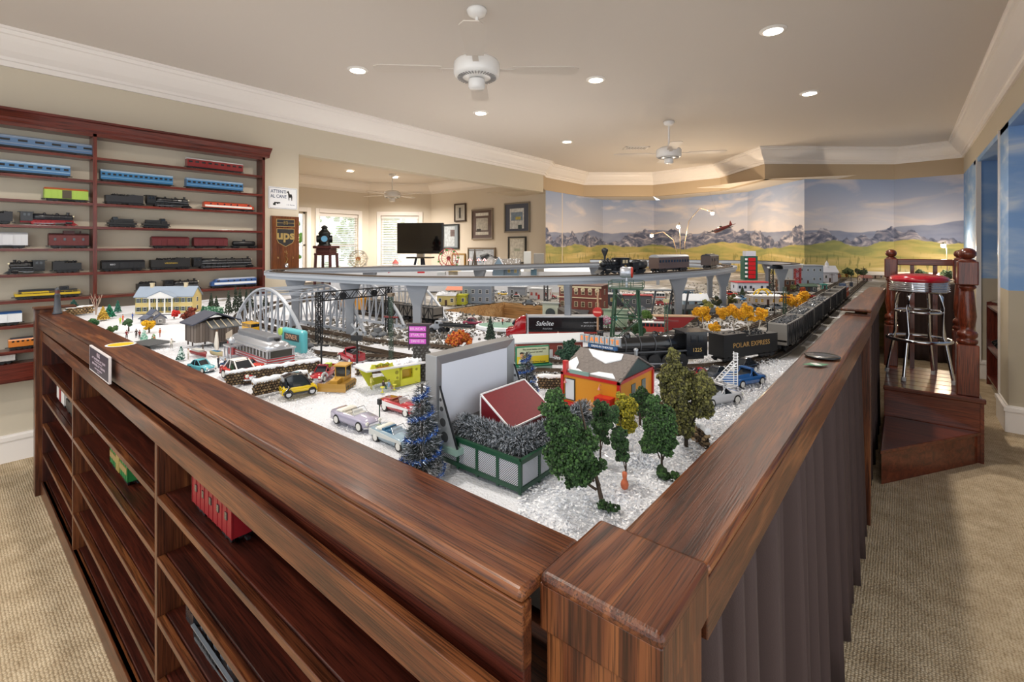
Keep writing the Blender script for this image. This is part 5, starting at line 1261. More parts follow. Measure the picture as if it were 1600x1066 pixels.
f = MB(); bristles(f, C, D, .008, .0006, [0, 0, 1, 2, 2]); f.build('bristles', TS, t, kind='stuff')
f = MB(); f.scat([(p_.x, p_.y, 1.128) for p_ in hp[::3]], .008); f.build('core', mat('#15191a', .8), t, kind='stuff')
bottlebrush('tall dark tinsel tree with blue garland beside the drive-in screen, closest to the rail', (-.722, .600, 1.055), .185, .042)
bottlebrush('small tinsel tree with blue garland behind the maroon wedge box', P(826, 640)+Vector((-.03, .03, 0)), .15, .034, 6000)
sp_ = P(593, 652)
t = thing('drive_in_speaker', 'green drive-in speaker post between the parked convertibles', 'speaker post', sp_)
f = MB(); f.cyl((0, 0, 0), (0, 0, .045), .0016, n=8); f.build('post', FG, t); f = MB(); f.bx(-.005, .005, -.004, .004, .033, .047); f.build('speaker_box', BLK, t)

# restaurant house with grey roof and STARLITE sign
hs = thing('theater_building', 'yellow and red snack building with grey shingle roof and STARLITE sign', 'model building', (-.648, 1.22, 1.06))
YL = mat('#d08a18', .5); RD = mat('#b81c1c', .35, coat=.3)
f = MB(); f.bx(-.085, .085, -.105, .105, 0, .092); f.build('walls', YL, hs)
f = MB(); f.pris([(-.105, .092), (.105, .092), (0, .138)], .0835, .0855, ax='X'); f.pris([(-.105, .092), (.105, .092), (0, .138)], -.0855, -.0835, ax='X'); f.build('gable', mat('#3f4f4e', .7, bump=.3), hs)
RF = mat('#77706c', .8, bump=.5, bscale=350, var=.2); 
rb = None
f = MB()
for s in (-1, 1): f.pris([(s*.108, .090), (0, .1385), (0, .1425), (s*.108, .094)], -.092, .092, ax='X')
rf_ = f.build('roof', RF, hs)
sg = None
for s in (-1, 1):
    for k in range(9):
        tt_ = (k+.5)/9; y, z = s*.108*(1-tt_), .0945+(.1425-.0945)*tt_
        for q in range(12):
            x = -.092+(q+.5+(.4 if k % 2 else 0))*.184/12.5
            if sg is None: f = MB(); f.box((0, 0, 0), (.0145, .0135, .0012)); sg = f.build('shingle', RF, rf_, loc=(x, y, z)); sg.rotation_euler = (-s*.42, 0, 0)
            else: share(sg, rf_, (x, y, z+random.uniform(0, .0006)), rot=(-s*.42, 0, 0))
f = MB(); 
for poly, s in (([(-.06, .93), (-.0, .9), (.05, .93), (.055, .72), (.02, .5), (-.03, .68)], -1), ([(-.088, .1), (-.05, .12), (-.055, .35), (-.075, .55), (-.088, .3)], -1), ([(-.0, .04), (.075, .03), (.06, .17), (.02, .15)], -1), ([(-.088, .03), (-.02, .04), (-.04, .12), (-.088, .12)], -1)):
    v = [(x, s*.108*(1-q), .0965+.048*q) for x, q in poly]; k = len(v); f.add(v+[(x, y, z+.003) for x, y, z in v], [tuple(range(k)), tuple(range(2*k-1, k-1, -1))]+[(i, (i+1) % k, k+(i+1) % k, k+i) for i in range(k)])
f.build('roof_snow', SNOWM, hs)
f = MB()
for x, y in ((-.086, -.106), (.086, -.106), (.086, .106), (-.086, .106)): f.bx(x-.004, x+.004, y-.004, y+.004, 0, .093)
f.bx(-.09, .09, -.11, -.104, .086, .094); f.bx(.084, .09, -.11, .11, .086, .094); f.bx(-.09, -.03, -.116, -.105, 0, .014); f.build('red_trim', RD, hs)
f = MB(); f.bx(.03, .075, -.135, -.106, .046, .052); f.bx(.032, .073, -.133, -.106, .03, .046); f.bx(.03, .034, -.135, -.13, 0, .046); f.bx(.071, .075, -.135, -.13, 0, .046); f.build('ticket_canopy', RD, hs)
f = MB(); f.bx(-.078, -.045, -.1075, -.1055, .018, .078); pb = f.build('poster_frame', mat('#3c4038', .5), hs); f = MB(); f.bx(-.075, -.048, -.1085, -.107, .021, .075); f.build('poster', mat('#cfd3d8', .5), pb)
for x in (-.07, .035): f = MB(); f.tube([(x, -.106, .076), (x, -.114, .08), (x, -.118, .074)], .0008, 5); f.cyl((x, -.118, .074), (x, -.118, .067), .001, .0045, n=10); f.build('wall_lamp', mat('#c47a78', .4), hs)
f = MB(); f.bx(-.06, .0, -.112, -.108, .094, .104); f.build('fascia_sign', mat('#7b9a94', .5), hs)
f = MB(); f.bx(-.082, -.07, -.112, -.1, .094, .125); f.build('corner_clock_box', RD, hs)
for k, y in enumerate((-.02, .045)): f = MB(); f.bx(.0855, .087, y-.012, y+.012, .04, .07); f.build('side_window', mat('#4a5a58', .3), hs)
f = MB(); f.cyl((.07, .03, .12), (.07, .03, .15), .005, n=12); f.lathe([(.007, .15), (.007, .153), (.003, .157), (.001, .157)], c=(.07, .03, 0), n=10); f.build('roof_vent', mat('#9da1a6', .3, .6), hs)
tl = None
for k, ch in enumerate('STARLITE'):
    x = -.085+k*.0165
    if tl is None: f = MB(); f.bx(-.0072, .0072, -.004, .004, -.011, .011); tl = f.build('letter_tile', mat('#9a9fa4', .4), hs, loc=(x, 0, .172))
    else: tl2 = share(tl, hs, (x, 0, .172+(k % 2)*.001))
    text(ch, .017, (x, -.0048, .172), 0, mat('#e0761c', .4, emit=.4), hs, bold=.0004)
f = MB(); f.bx(-.065, .028, -.0035, .0035, .148, .159); f.build('name_board', mat('#1c4a78', .4), hs); text('DRIVE-IN THEATER', .0082, (-.0185, -.0042, .1535), 0, WHT, hs)
f = MB()
for x in (-.06, -.02, .02): f.cyl((x, 0, .138), (x, 0, .17), .0012, n=6)
f.bx(-.095, .04, .003, .005, .158, .161); f.build('sign_frame', STEEL, hs)
# ------------------------------------------------------------ cars and trucks of the town
def vspan(u0, v0, u1, v1, k=1.62):       # ground points of the two near wheels -> centre (pushed half a width away), heading, length
    c, a, l = span(u0, v0, u1, v1); return c, a, l*k
def putcar(u0, v0, u1, v1, front_right, label, col, kind, **kw):
    c, a, L = vspan(u0, v0, u1, v1); n = Vector((-math.sin(a), math.cos(a), 0))
    if n.dot(Vector((c.x, c.y, 0))) < 0: n = -n
    c = c+n*L*.17; c.z = 1.059
    return classic(label, L, c, a if front_right else a+PI, col, kind, **kw)
putcar(526, 661, 560, 673, True, 'lilac convertible with white folded top parked in the snow lot', '#a7a3b8', 'convertible', top='#dcdad2', seat='#bcb7ac')
putcar(587, 689, 622, 704, True, 'light blue and white convertible parked closest to the rail', '#8aa0ae', 'convertible', top='#d6d5cc', trim='#c8ccc9', seat='#2f5f80')
putcar(601, 641, 633, 651, True, 'red convertible with white side trim and brown seats', '#a01f2a', 'convertible', trim='#dddddd', seat='#7a3428')
# two-seat city car
c, a, L = vspan(434, 624, 474, 617, 1.42)
t = thing('model_city_car', 'yellow and black tiny two-seat city car beside the stone wall', 'car', c+Vector((-.01, .028, 0)), a); Wc = L*.56; s = L/.095
YC = mat('#d9b80f', .15, coat=.8); KC = mat('#141618', .12, coat=.8)
f = MB(); h = Wc/2
f.loft([ring(x*L, h*w, .008*s, z*s, .3) for x, w, z in ((-.5, .8, .026), (-.47, .97, .034), (-.2, 1, .034), (.2, 1, .033), (.36, .98, .030), (.46, .9, .024), (.5, .7, .018))]); f.build('body', YC, t)
f = MB(); f.loft([[(x*L, y*h*w, z*s) for y, z in ((-.97, .026), (.97, .026), (.8, zz), (-.8, zz))] for x, w, zz in ((-.49, .9, .032), (-.42, .98, .055), (-.2, 1, .0605), (.05, 1, .059), (.3, .97, .034))], smooth=False); f.build('greenhouse', mat('#22282c', .08, coat=.6), t)
f = MB(); f.loft([ring(x*L, h*w, z*s-.002, z*s, .3) for x, w, z in ((-.44, .76, .056), (-.2, .8, .0625), (.05, .8, .061), (.1, .76, .058))])
for y in (-1, 1):
    f.tube([(-.47*L, y*h*.97, .012*s), (-.3*L, y*h*1.01, .03*s), (-.42*L, y*h*.9, .055*s)], .0035*s, 6); f.tube([(-.3*L, y*h*1.01, .022*s), (-.2*L, y*h*1.01, .011*s), (.2*L, y*h*1.01, .011*s)], .0032*s, 6); f.tube([(.32*L, y*h*.97, .033*s), (.1*L, y*h*.84, .058*s)], .002*s, 6)
f.build('black_frame', KC, t)
f = MB()
for x in (-.33, .33):
    for y in (-1, 1): f.cyl((x*L, y*h*.86, .011*s), (x*L, y*h*1.01, .010*s), .0115*s, n=16)
f.build('wheel_well', RUB, t, kind='stuff'); wheels(t, (-.33*L, .33*L), Wc*1.0, .0098*s)
f = MB()
for y in (-1, 1): f.ball((.47*L, y*h*.62, .021*s), .004*s, sc=(.6, 1, .8))
f.build('headlight', mat('#e4e4e0', .1), t)
c, a, L = vspan(497, 601, 528, 588, 1.7); classic('red and silver classic pickup truck facing the viewer beside the bulldozer', .125, P(497, 597)+Vector((-.03, .035, 0)), -.95, '#a3141e', 'pickup', top=None, name='pickup_truck', cat='truck')
t = [o for o in bpy.data.objects if o.get('label', '').startswith('red and silver classic')][0]
for y in (-1, 1): f = MB(); f.tube([(.02+.018*math.cos(q)+.018, y*.021, .011+.016*math.sin(q)) for q in [i*PI/7 for i in range(8)]], .005, 8); f.build('fender', mat('#b7babf', .2, .6), t)
f = MB(); f.box((-.03, 0, .036), (.03, .02, .012)); f.build('parcels', mat('#a8c23a', .6), t)
# bulldozer
t = thing('model_bulldozer', 'ochre yellow crawler bulldozer with wide front blade', 'bulldozer', P(520, 610)+Vector((-.01, .03, 0)), -1.0); Bz = mat('#b58a35', .4)
tr_ = None
for y in (-1, 1):
    f = MB(); f.pris([(-.045, .006), (-.038, 0), (.03, 0), (.04, .008), (.036, .018), (-.036, .022), (-.046, .014)], -.007, .007)
    for i in range(11): f.box((-.038+i*.0068, 0, .0005), (.003, .016, .002)); f.box((-.034+i*.0066, 0, .0205), (.003, .016, .002))
    o = f.build('crawler_track', mat('#9b7630', .5), t, loc=(0, y*.026, 0))
    f = MB()
    for i in range(5): f.cyl((-.03+i*.014, y*.0 -.008, .007), (-.03+i*.014, .008, .007), .0045, n=10)
    f.build('track_roller', mat('#5a4a28', .5), o, kind='stuff')
f = MB(); f.bx(-.04, .01, -.018, .018, .012, .034); f.pris([(.01, .014), (.042, .016), (.042, .032), (.01, .036)], -.012, .012); f.cyl((.028, 0, .033), (.028, 0, .046), .0016, n=8); f.build('hull', Bz, t, bevel=.001)
f = MB(); f.bx(-.038, -.004, -.017, .017, .034, .064); f.build('cab_glass', mat('#2c2f30', .1, coat=.4), t)
f = MB()
for x in (-.038, -.004):
    for y in (-1, 1): f.bar((x, y*.0172, .034), (x, y*.0172, .066), .003)
f.bx(-.044, .002, -.022, .022, .065, .070); f.build('cab_roof', Bz, t, bevel=.001)
f = MB(); f.loft([[(.052+d*.004, y, 0.002), (.050-d*0, y, .012), (.052, y, .026), (.055, y, .026), (.053, y, .012), (.056, y, .002)] for y, d in ((-.045, 0), (.045, 0))], smooth=False); f.bar((.05, .02, .01), (.0, .032, .01), .004); f.bar((.05, -.02, .01), (.0, -.032, .01), .004); f.build('blade', mat('#a87f33', .35), t)
f = MB(); f.bar((-.045, 0, .014), (-.066, 0, .014), .004); f.bar((-.066, 0, .018), (-.066, 0, .002), .003); f.build('ripper', mat('#7a6a4a', .5), t)
# red tow truck
c, a, L = vspan(518, 560, 548, 573, 1.75)
t = classic('red hot-rod tow truck with crane boom parked above the bulldozer', .145, c+Vector((.015, .035, 0)), a+PI, '#9c1424', 'pickup', name='tow_truck', cat='truck')
f = MB()
for y in (-1, 1): f.bar((-.02, y*.012, .034), (-.075, 0, .066), .004)
f.bar((-.03, -.014, .05), (-.03, .014, .05), .003); f.cyl((-.075, 0, .066), (-.072, 0, .03), .0008, n=5); f.build('tow_boom', mat('#7d8084', .35, .5), t)
# white truck with lattice wings (radar pickup)
t = putcar(1112, 637, 1151, 630, True, 'white classic pickup truck at the edge of the olive tree', '#c3c4c8', 'pickup', name='pickup_truck', cat='truck')
t = thing('white_lattice_frame', 'white triangular lattice frame standing behind the white pickup truck', 'lattice', P(1152, 618), HEAD)
f = MB(); Hh = .128
for y in (-.012, .012): f.bar((-.005, y, .03), (-.005, y, Hh), .002); f.bar((-.075, y, .028), (-.008, y, .10), .002); f.bar((-.065, y, .026), (-.008, y, .03), .002)
for i in range(10):
    z = .034+i*.007; x = -.07+(z-.028)*.88; f.bar((x, -.012, z), (-.006, -.012, z), .0016); f.bar((x, .012, z), (-.006, .012, z), .0016); f.bar((x, -.012, z), (x, .012, z), .0014)
for k in range(3): f.tube([(-.005+.008*math.cos(q), 0, Hh-.004-k*.009+.002*math.sin(q)) for q in [i*PI/5 for i in range(10)]], .0012, 5, closed=True)
f.build('lattice_mast', WHT, t)
putcar(1160, 606, 1190, 600, True, 'bright blue classic pickup truck with wooden load near the right rail', '#2b5f9e', 'pickup', name='pickup_truck', cat='truck')
putcar(1088, 589, 1112, 590, True, 'red car with a patch of snow on its roof beside the big locomotive', '#a0121e', 'sedan')
putcar(1121, 593, 1142, 589, True, 'dark grey car parked behind the white lattice frame', '#3a3f46', 'sedan')
putcar(1156, 586, 1180, 581, False, 'black car next to the railway bed beyond the blue pickup', '#22252a', 'sedan')
# left street
classic('turquoise car half hidden by the front rail', .11, P(305, 581)+Vector((-.0, .02, 0)), .25, '#5fb3c2', 'sedan')
putcar(350, 590, 375, 598, True, 'red orange car with white roof behind the first stone wall', '#c4302a', 'sedan', top='#e8e4e0')
classic('second red car in front of the diner entrance', .10, P(381, 578)+Vector((0, .02, 0)), .6, '#c83c30', 'sedan')
t = thing('model_motorcycle', 'dark blue motorcycle with rider near the diner', 'motorcycle', P(352, 577), .4)
f = MB()
for x in (-.018, .018): f.tube([(x+.009*math.cos(q), 0, .009+.009*math.sin(q)) for q in [i*PI/7 for i in range(14)]], .0022, 5, closed=True)
f.build('wheel', RUB, t, kind='stuff'); f = MB(); f.tube([(-.02, 0, .018), (-.005, 0, .02), (.01, 0, .023), (.018, 0, .012)], [.004, .005, .005, .002], 7); f.bar((.012, -.01, .03), (.012, .01, .03), .0015); f.build('frame', mat('#22406c', .2, coat=.5), t)
person('rider in dark clothes sitting on the blue motorcycle', P(352, 577)+Vector((0, 0, .006)), .4, '#23262c', '#2a3a58', sit=True)
person('standing figure in dark jacket beside the motorcycle', P(341, 575), .9, '#2c2c34', '#3a3f50')
# buses, trucks of the middle ground
def bus(label, p, rz, L, col, W=.05, H=.055, stripe=None, roof=None, name='model_bus', cat='bus', rnd=.006, wins=7):
    t = thing(name, label, cat, p, rz); f = MB(); f.bx(-L/2, L/2, -W/2, W/2, .01, .01+H*.55); f.build('body', mat(col, .25, coat=.4), t, bevel=.003)
    f = MB(); f.bx(-L/2+.003, L/2-.003, -W/2+.001, W/2-.001, .01+H*.55, .01+H*.9); f.build('window_band', GLASSD, t)
    f = MB()
    for i in range(wins+1):
        for y in (-1, 1): f.box((-L/2+.003+i*(L-.006)/wins, y*(W/2-.001), .01+H*.72), (.003, .002, H*.36))
    f.build('window_posts', mat(col, .25), t, kind='stuff')
    f = MB(); f.bx(-L/2, L/2, -W/2, W/2, .01+H*.88, .01+H); f.build('roof', mat(roof or col, .3, coat=.3), t, bevel=.005)
    if stripe: f = MB(); f.bx(-L/2-.0005, L/2+.0005, -W/2-.0006, W/2+.0006, .01+H*.3, .01+H*.42); f.build('stripe', mat(stripe, .4), t)
    wheels(t, (-L*.3, L*.32), W*.94, .0095); return t
bus('yellow school bus on the road behind the diner, beneath the arch bridge', P(386, 521)+Vector((0, .02, 0)), .05, .10, '#d3a018', H=.045)
bus('red and silver passenger bus below the green tower', P(1013, 522)+Vector((0, .03, 0)), .55, .14, '#b33a30', roof='#c8c8ca', H=.05)
bus('silver and cream railcar bus near the arches restaurant', P(1196, 472)+Vector((0, .05, 0)), .62, .30, '#b9b3a0', roof='#d5d6d8', H=.07, stripe='#c8a030', wins=12)
t = thing('model_semi_trailer', 'black semi trailer lettered Safelite with a red tractor', 'truck', span(812, 534, 933, 534)[0]+Vector((-.03, .10, 0)), span(812, 534, 933, 534)[1]); Ls = span(812, 534, 933, 534)[2]
f = MB(); f.bx(-Ls/2, Ls/2, -.033, .033, .026, .105); f.build('trailer_box', mat('#15161a', .2, coat=.4), t, bevel=.001)
f = MB(); f.bx(-Ls/2, Ls/2, -.034, .034, .104, .110); f.bx(-Ls/2-.002, -Ls/2+.003, -.034, .034, .026, .108); f.build('roof', mat('#b5b8bd', .35), t)
text('Safelite', .03, (-Ls*.28, -.0335, .074), 0, mat('#c9ccd2', .4), t, shear=.3); text('AutoGlass', .011, (-Ls*.24, -.0335, .050), 0, mat('#9a9da4', .4), t); text('repair is a click', .011, (Ls*.33, -.0335, .08), 0, mat('#b9bcc2', .4), t); text('or get at your home', .011, (Ls*.33, -.0335, .064), 0, mat('#b9bcc2', .4), t)
f = MB(); f.bx(-Ls/2, Ls/2, -.0338, -.0328, .026, .034); f.build('stripe', mat('#8a2a24', .4), t)
wheels(t, (Ls*.34, Ls*.42), .062, .012)
f = MB(); x = -Ls/2-.05; rs = [ring(x+q, .03*w, .012, z, .3) for q, w, z in ((-.055, .8, .045), (-.04, 1, .052), (-.018, 1, .056), (-.01, 1, .085), (.02, 1, .105), (.04, 1, .105))]; f.loft(rs); f.build('tractor_cab', mat('#a3121c', .15, coat=.7), t)
f = MB(); f.box((x-.012, 0, .073), (.02, .045, .02), ry=-.9); f.build('tractor_windshield', GLASSD, t); wheels(t, (x-.03, x+.03), .058, .013)
f = MB(); 
for y in (-1, 1): f.cyl((x+.045, y*.022, .02), (x+.045, y*.022, .115), .003, n=8)
f.build('exhaust_stack', CHROME, t)
# grey flatbed truck
c, a, L = vspan(670, 519, 700, 521, 1.6); t = thing('model_flatbed_truck', 'grey old flatbed truck with a long empty black trailer', 'truck', c+Vector((0, .03, 0)), a)
f = MB(); f.loft([ring(x, .018*w, .012, z, .3) for x, w, z in ((-.075, .6, .03), (-.06, .9, .036), (-.042, 1, .04), (-.036, 1, .058), (-.012, 1, .06), (-.008, 1, .05))]); f.build('cab', mat('#9aa0aa', .25, coat=.5), t)
f = MB(); f.box((-.04, 0, .048), (.004, .028, .013)); f.box((-.024, 0, .05), (.016, .0375, .011)); f.build('cab_window', GLASSD, t)
f = MB(); f.bx(-.01, .17, -.024, .024, .034, .040); f.bx(-.01, .17, -.024, -.021, .04, .046); f.bx(-.01, .17, .021, .024, .04, .046); f.build('flatbed', mat('#202226', .5), t); wheels(t, (-.055, -.005, .02), .044, .0115, hub='#404348')
for u, v, rz, lab, col, kd in ((736, 509, .5, 'maroon and white classic car beside the skating rink', '#8a2c48', 'sedan'),
        (786, 462, .3, 'small yellow taxi with white roof near the pit edge', '#c9a63a', 'sedan'), (806, 465, .2, 'small black open car near the white shop with red doors', '#1d2126', 'convertible'),
        (758, 466, .8, 'dark blue car behind the grey tower building', '#2c3f66', 'sedan'), (1157, 470, .7, 'light blue and white truck near the conifers', '#5f8db8', 'pickup'),
        (1072, 460, .8, 'blue and white pickup beyond the viaduct pillar', '#47718f', 'pickup'), (1213, 484, .6, 'grey car on the snowy lot behind the aspens', '#747a82', 'sedan'),
        (1196, 486, .9, 'dark car on the snowy lot behind the aspens', '#2e3236', 'sedan'), (1131, 489, .6, 'white van beneath the far viaduct pillar', '#c4c7cc', 'sedan'),
        (1217, 474, .5, 'white car close to the black lattice mast', '#d2d4d6', 'sedan'), (858, 466, .2, 'red farm tractor beside the white shop', '#a81f2a', 'sedan')):
    classic(lab, .115, P(u, v)+Vector((0, .02, 0)), rz, col, kd, top='#d8dade' if 'white roof' in lab else None)

# ------------------------------------------------------------ signs, stands and buildings of the town
# yellow snack stand
t = thing('snack_stand', 'lemon yellow angular drive-in snack stand with snow on its flat roof', 'model building', (0, 0, 1.06)); YS_ = mat('#c9c832', .4); 
A = P(615, 606); B = P(656, 597); Cc = P(577, 588); o_ = A; ex = (B-A).normalized(); ey = (Cc-A).normalized(); LX = (B-A).length; LY = (Cc-A).length
t.location = A; t.rotation_euler = (0, 0, math.atan2(ex.y, ex.x))
sgn = 1 if ex.cross(ey).z > 0 else -1
f = MB(); f.bx(0, LX, -.003, .003, 0, .022); f.bx(LX*.2, LX*.3, -.003, .003, .02, .062); f.bx(LX*.72, LX, -.003, .003, .02, .062); f.bx(LX*.2, LX*.72, -.003, .003, .052, .062); f.pris([(0, 0), (LX*.25, 0), (LX*.25, .062), (-.045, .062)], -.003, .003); f.build('front_wall', YS_, t)
f = MB(); f.bx(LX*.3, LX*.72, .008, .010, .022, .052); f.build('counter_window', mat('#b08d12', .3), t)
f = MB()
for x, z, r_ in ((LX*.1, .047, .006), (LX*.12, .03, .004), (LX*.85, .045, .004)): f.cyl((x, -.004, z), (x, .0, z), r_, n=14)
f.build('round_port', mat('#8f8a16', .4), t)
D_ = .075
f = MB(); f.bx(LX-.003, LX, 0, D_, 0, .062); f.bx(0, LX, D_-.003, D_, 0, .02); f.bx(0, LX, D_-.003, D_, .045, .062); f.bx(-.04, 0, D_-.003, D_, .0, .022); f.build('back_wall', YS_, t)
f = MB(); f.pris([(-.085, .062), (-.05, 0), (-.03, 0), (-.045, .062)], D_*.9, D_*.9+.004); f.build('slanted_fin', YS_, t)
f = MB(); f.pris([(-.095, .066), (LX+.02, .060), (LX+.02, .064), (-.095, .071)], -.012, D_+.01); f.build('flat_roof', mat('#d5d6da', .4), t)
f = MB(); c_ = RNG.uniform(0, 1, (60, 3))*[LX+.03, D_*.8, .001]+[-.01, 0, .067]; f.scat(c_, RNG.uniform(.004, .009, 60), smooth=True); f.build('roof_snow', SNOWM, t, kind='stuff')
f = MB(); f.pris([(-.078, .07), (.0, .068), (-.004, .080), (-.012, .078), (-.02, .084), (-.03, .080), (-.042, .085), (-.055, .081), (-.072, .084)], .0, .003); f.build('roof_sign', YS_, t); text('HOT DOGS', .009, (-.038, -.0006, .0765), 0, RUB, t); text('HAMBURGERS', .0065, (-.038, -.0006, .0715), 0, mat('#b8501e', .4), t)
for k, (dx, dy, cs, ct, lab) in enumerate([(-.035, .0, '#3a2c34', '#2f8a74', 'person in dark top and teal trousers sitting at the snack stand'), (-.022, -.012, '#7f9ab8', '#b5907a', 'person in pale blue shirt sitting at the snack stand'), (-.06, .03, '#d8cf70', '#c8c060', 'small yellow figure standing at the left end of the snack stand')]):
    q = A+ex*dx+Vector((-ex.y, ex.x, 0))*dy; person(lab, q, 1.6, cs, ct, sit=k < 2, h=.042)
for k, dx in enumerate((-.008, -.048)):
    q = A+ex*dx+Vector((-ex.y, ex.x, 0))*-.02; f = MB(); f.lathe([(.006, 0), (.0015, .003), (.0015, .012), (.007, .015), (.007, .017), (.001, .018)], n=12); o = f.build('model_stool', mat('#cfc84a', .4), loc=q); tag(o, ['tiny yellow pedestal stool beside the seated figures', 'tiny yellow pedestal stool at the left of the seated figures'][k], 'stool', 'snack stand stools')
# purple sign on stone pillar
q = P(652, 600); t = thing('stone_pillar_sign', 'purple three-panel BELINDA STARLITE DRIVE IN sign on a grey stone pillar', 'sign', q+Vector((-.03, .04, 0)), .62)
V_, F_ = ICO1; pb = None
for r_ in range(12):
    for k in range(4):
        x = -.021+k*.014+(.004 if r_ % 2 else -.002)
        if pb is None: f = MB(); v = V_*(1+RNG.uniform(-.12, .12, (len(V_), 1))); f.add((v*[.0085, .016, .0062]).tolist(), F_); pb = f.build('stone', mat('#5c5b58', .85, bump=.4, bscale=100), t, loc=(x, 0, .005+r_*.0095))
        else: share(pb, t, (x, random.uniform(-.002, .002), .005+r_*.0095), random.uniform(-.1, .1))
f = MB(); f.bx(-.024, .024, -.011, .011, 0, .118); f.build('pillar_core', mat('#37332f', .9), t)
f = MB(); f.bx(-.040, .026, -.012, .010, .118, .182); f.bx(-.044, .034, -.014, .012, .182, .187); f.bx(-.04, -.037, -.01, .0, .10, .118); f.build('sign_box', mat('#2b1b28', .5), t)
for k, s_ in enumerate(("BELINDA'S", 'STARLITE', 'DRIVE IN')):
    z = .171-k*.0205; f = MB(); f.bx(-.036, .020, -.0135, -.012, z-.008, z+.008); pn_ = f.build('sign_panel', mat('#b04aa6', .4, emit=.25), t); text(s_, .011, (-.008, -.0142, z), 0, mat('#e8c8e0', .4), pn_)
# billboard
c, a, L = span(800, 581, 853, 577); t = thing('billboard', 'green framed yellow and pale billboard with a portrait, beyond the drive-in screen', 'billboard', c+Vector((0, .02, 0)), a); L = L*1.02
GRB = mat('#1d6a4a', .35)
f = MB(); f.bx(-L/2-.012, L/2+.008, -.014, .014, .012, .020); f.build('lower_shelf', GRB, t, bevel=.003); f = MB(); f.bx(-L/2-.01, L/2+.006, -.012, .012, 0, .012); f.build('plinth', mat('#8fa79c', .5), t)
f = MB(); f.bx(-L/2, L/2, -.006, .006, .02, .086); f.build('frame', GRB, t, bevel=.006, seg=3)
f = MB(); f.bx(-L/2+.005, L/2-.006, -.0075, -.006, .05, .081); f.build('upper_panel', mat('#b9c0a0', .5), t); f = MB(); f.bx(-L/2+.005, L/2-.006, -.0075, -.006, .024, .05); f.build('yellow_panel', mat('#cdb520', .5), t)
text('The more babies we make', .0082, (.004, -.008, .074), 0, RUB, t); text('the sooner we win!', .0082, (.004, -.008, .064), 0, RUB, t); text('for Old Timer Savings', .0075, (.014, -.008, .029), 0, RUB, t)
f = MB(); f.ball((-L*.33, -.0085, .053), .009, 0, True, (.8, .12, 1.1)); f.ball((-L*.33, -.0082, .061), .009, 1, True, (.9, .12, .6)); f.pris([(-L*.33-.014, .025), (-L*.33+.014, .025), (-L*.33+.009, .04), (-L*.33-.009, .04)], -.009, -.0076, 2); f.build('portrait', [mat('#c99a6c', .6), mat('#2c221c', .6), mat('#cfd4c0', .6)], t)
# long red station with white roof
c, a, L = span(787, 566, 893, 562); house('long red brick station with pale roof behind the billboard', c+Vector((0, .07, 0)), a, L*.98, .07, .075, .092, '#8e4238', '#c9ccd0', (7, 1), door='#d8d8da', trim='#d2c4b4', snow=None, eave=.014)
# diner
t = thing('diner', 'chrome railcar diner with red striped sides and rounded silver roof', 'model building', (-1.985, .82, 1.06)); L2, W2 = .37, .10
SI = mat('#c2c5ca', .22, .7)
f = MB(); f.bx(-L2/2, L2/2, -W2/2, W2/2, 0, .030); f.build('lower_wall', SI, t, bevel=.006)
f = MB()
for z in (.006, .016, .025): f.bx(-L2/2-.001, L2/2+.001, -W2/2-.001, W2/2+.001, z-.0022, z+.0022)
f.build('red_bands', mat('#a02a30', .35), t)
f = MB(); f.bx(-L2/2+.002, L2/2-.002, -W2/2+.002, W2/2-.002, .030, .055); f.build('window_band', mat('#3c3a32', .12), t)
pb = None
for i in range(13):
    for y in (-1, 1):
        x = -L2/2+.004+i*(L2-.008)/12
        if pb is None: f = MB(); f.bx(-.003, .003, -.002, .002, .030, .055); pb = f.build('window_post', SI, t, loc=(x, y*(W2/2-.001), 0))
        else: share(pb, t, (x, y*(W2/2-.001), 0))
for y in (-.025, .025): share(pb, t, (L2/2-.001, y*1.7, 0))
f = MB(); f.bx(-L2/2-.006, L2/2+.006, -W2/2-.006, W2/2+.006, .055, .062); f.build('roof_edge', SI, t, bevel=.003)
f = MB(); R_ = lambda x, k: [(x, W2/2*k*.95*math.cos(q), .060+.026*k*math.sin(q)) for q in [i*PI/10 for i in range(11)]]
f.loft([R_(-L2/2+.0, .85), R_(-L2/2+.02, 1), R_(L2/2-.03, 1), R_(L2/2-.008, .8), R_(L2/2, .4)]); f.build('barrel_roof', mat('#b9bcc2', .25, .6), t)
f = MB(); f.bx(-L2/2+.03, L2/2-.05, -.026, .026, .078, .1); f.build('clerestory', mat('#7b7e84', .3, .3), t, bevel=.006)
f = MB(); f.box((L2/2-.035, .0, .088), (.016, .014, .014)); f.build('roof_fan', BLK, t)
f = MB(); f.bx(-.10, -.03, -W2/2-.05, -W2/2, .05, .056); f.ball((-.065, -W2/2-.03, .072), .013, sc=(1, 1, 1.3)); f.build('porch_roof', SI, t)
for x in (-.095, -.065, -.035): f = MB(); f.cyl((x, -W2/2-.045, 0), (x, -W2/2-.045, .05), .003, n=8); f.build('porch_column', SI, t)
f = MB(); f.bx(-.10, -.03, -W2/2-.06, -W2/2, 0, .006); f.build('porch_step', mat('#aab0b8', .5), t)
f = MB(); f.bx(-L2/2+.0, -.12, -W2/2-.004, -W2/2-.002, .0, .05); f.build('red_side_panel', mat('#9a1c28', .4), t)
t = thing('diner_sign', 'turquoise rounded pylon sign reading DINER behind the chrome diner', 'sign', (-1.975, .955, 1.06), .06)
f = MB(); f.bx(-.085, .085, -.014, .014, 0, .098); f.build('pylon', mat('#5cb4bd', .35, coat=.3), t, bevel=.012, seg=4)
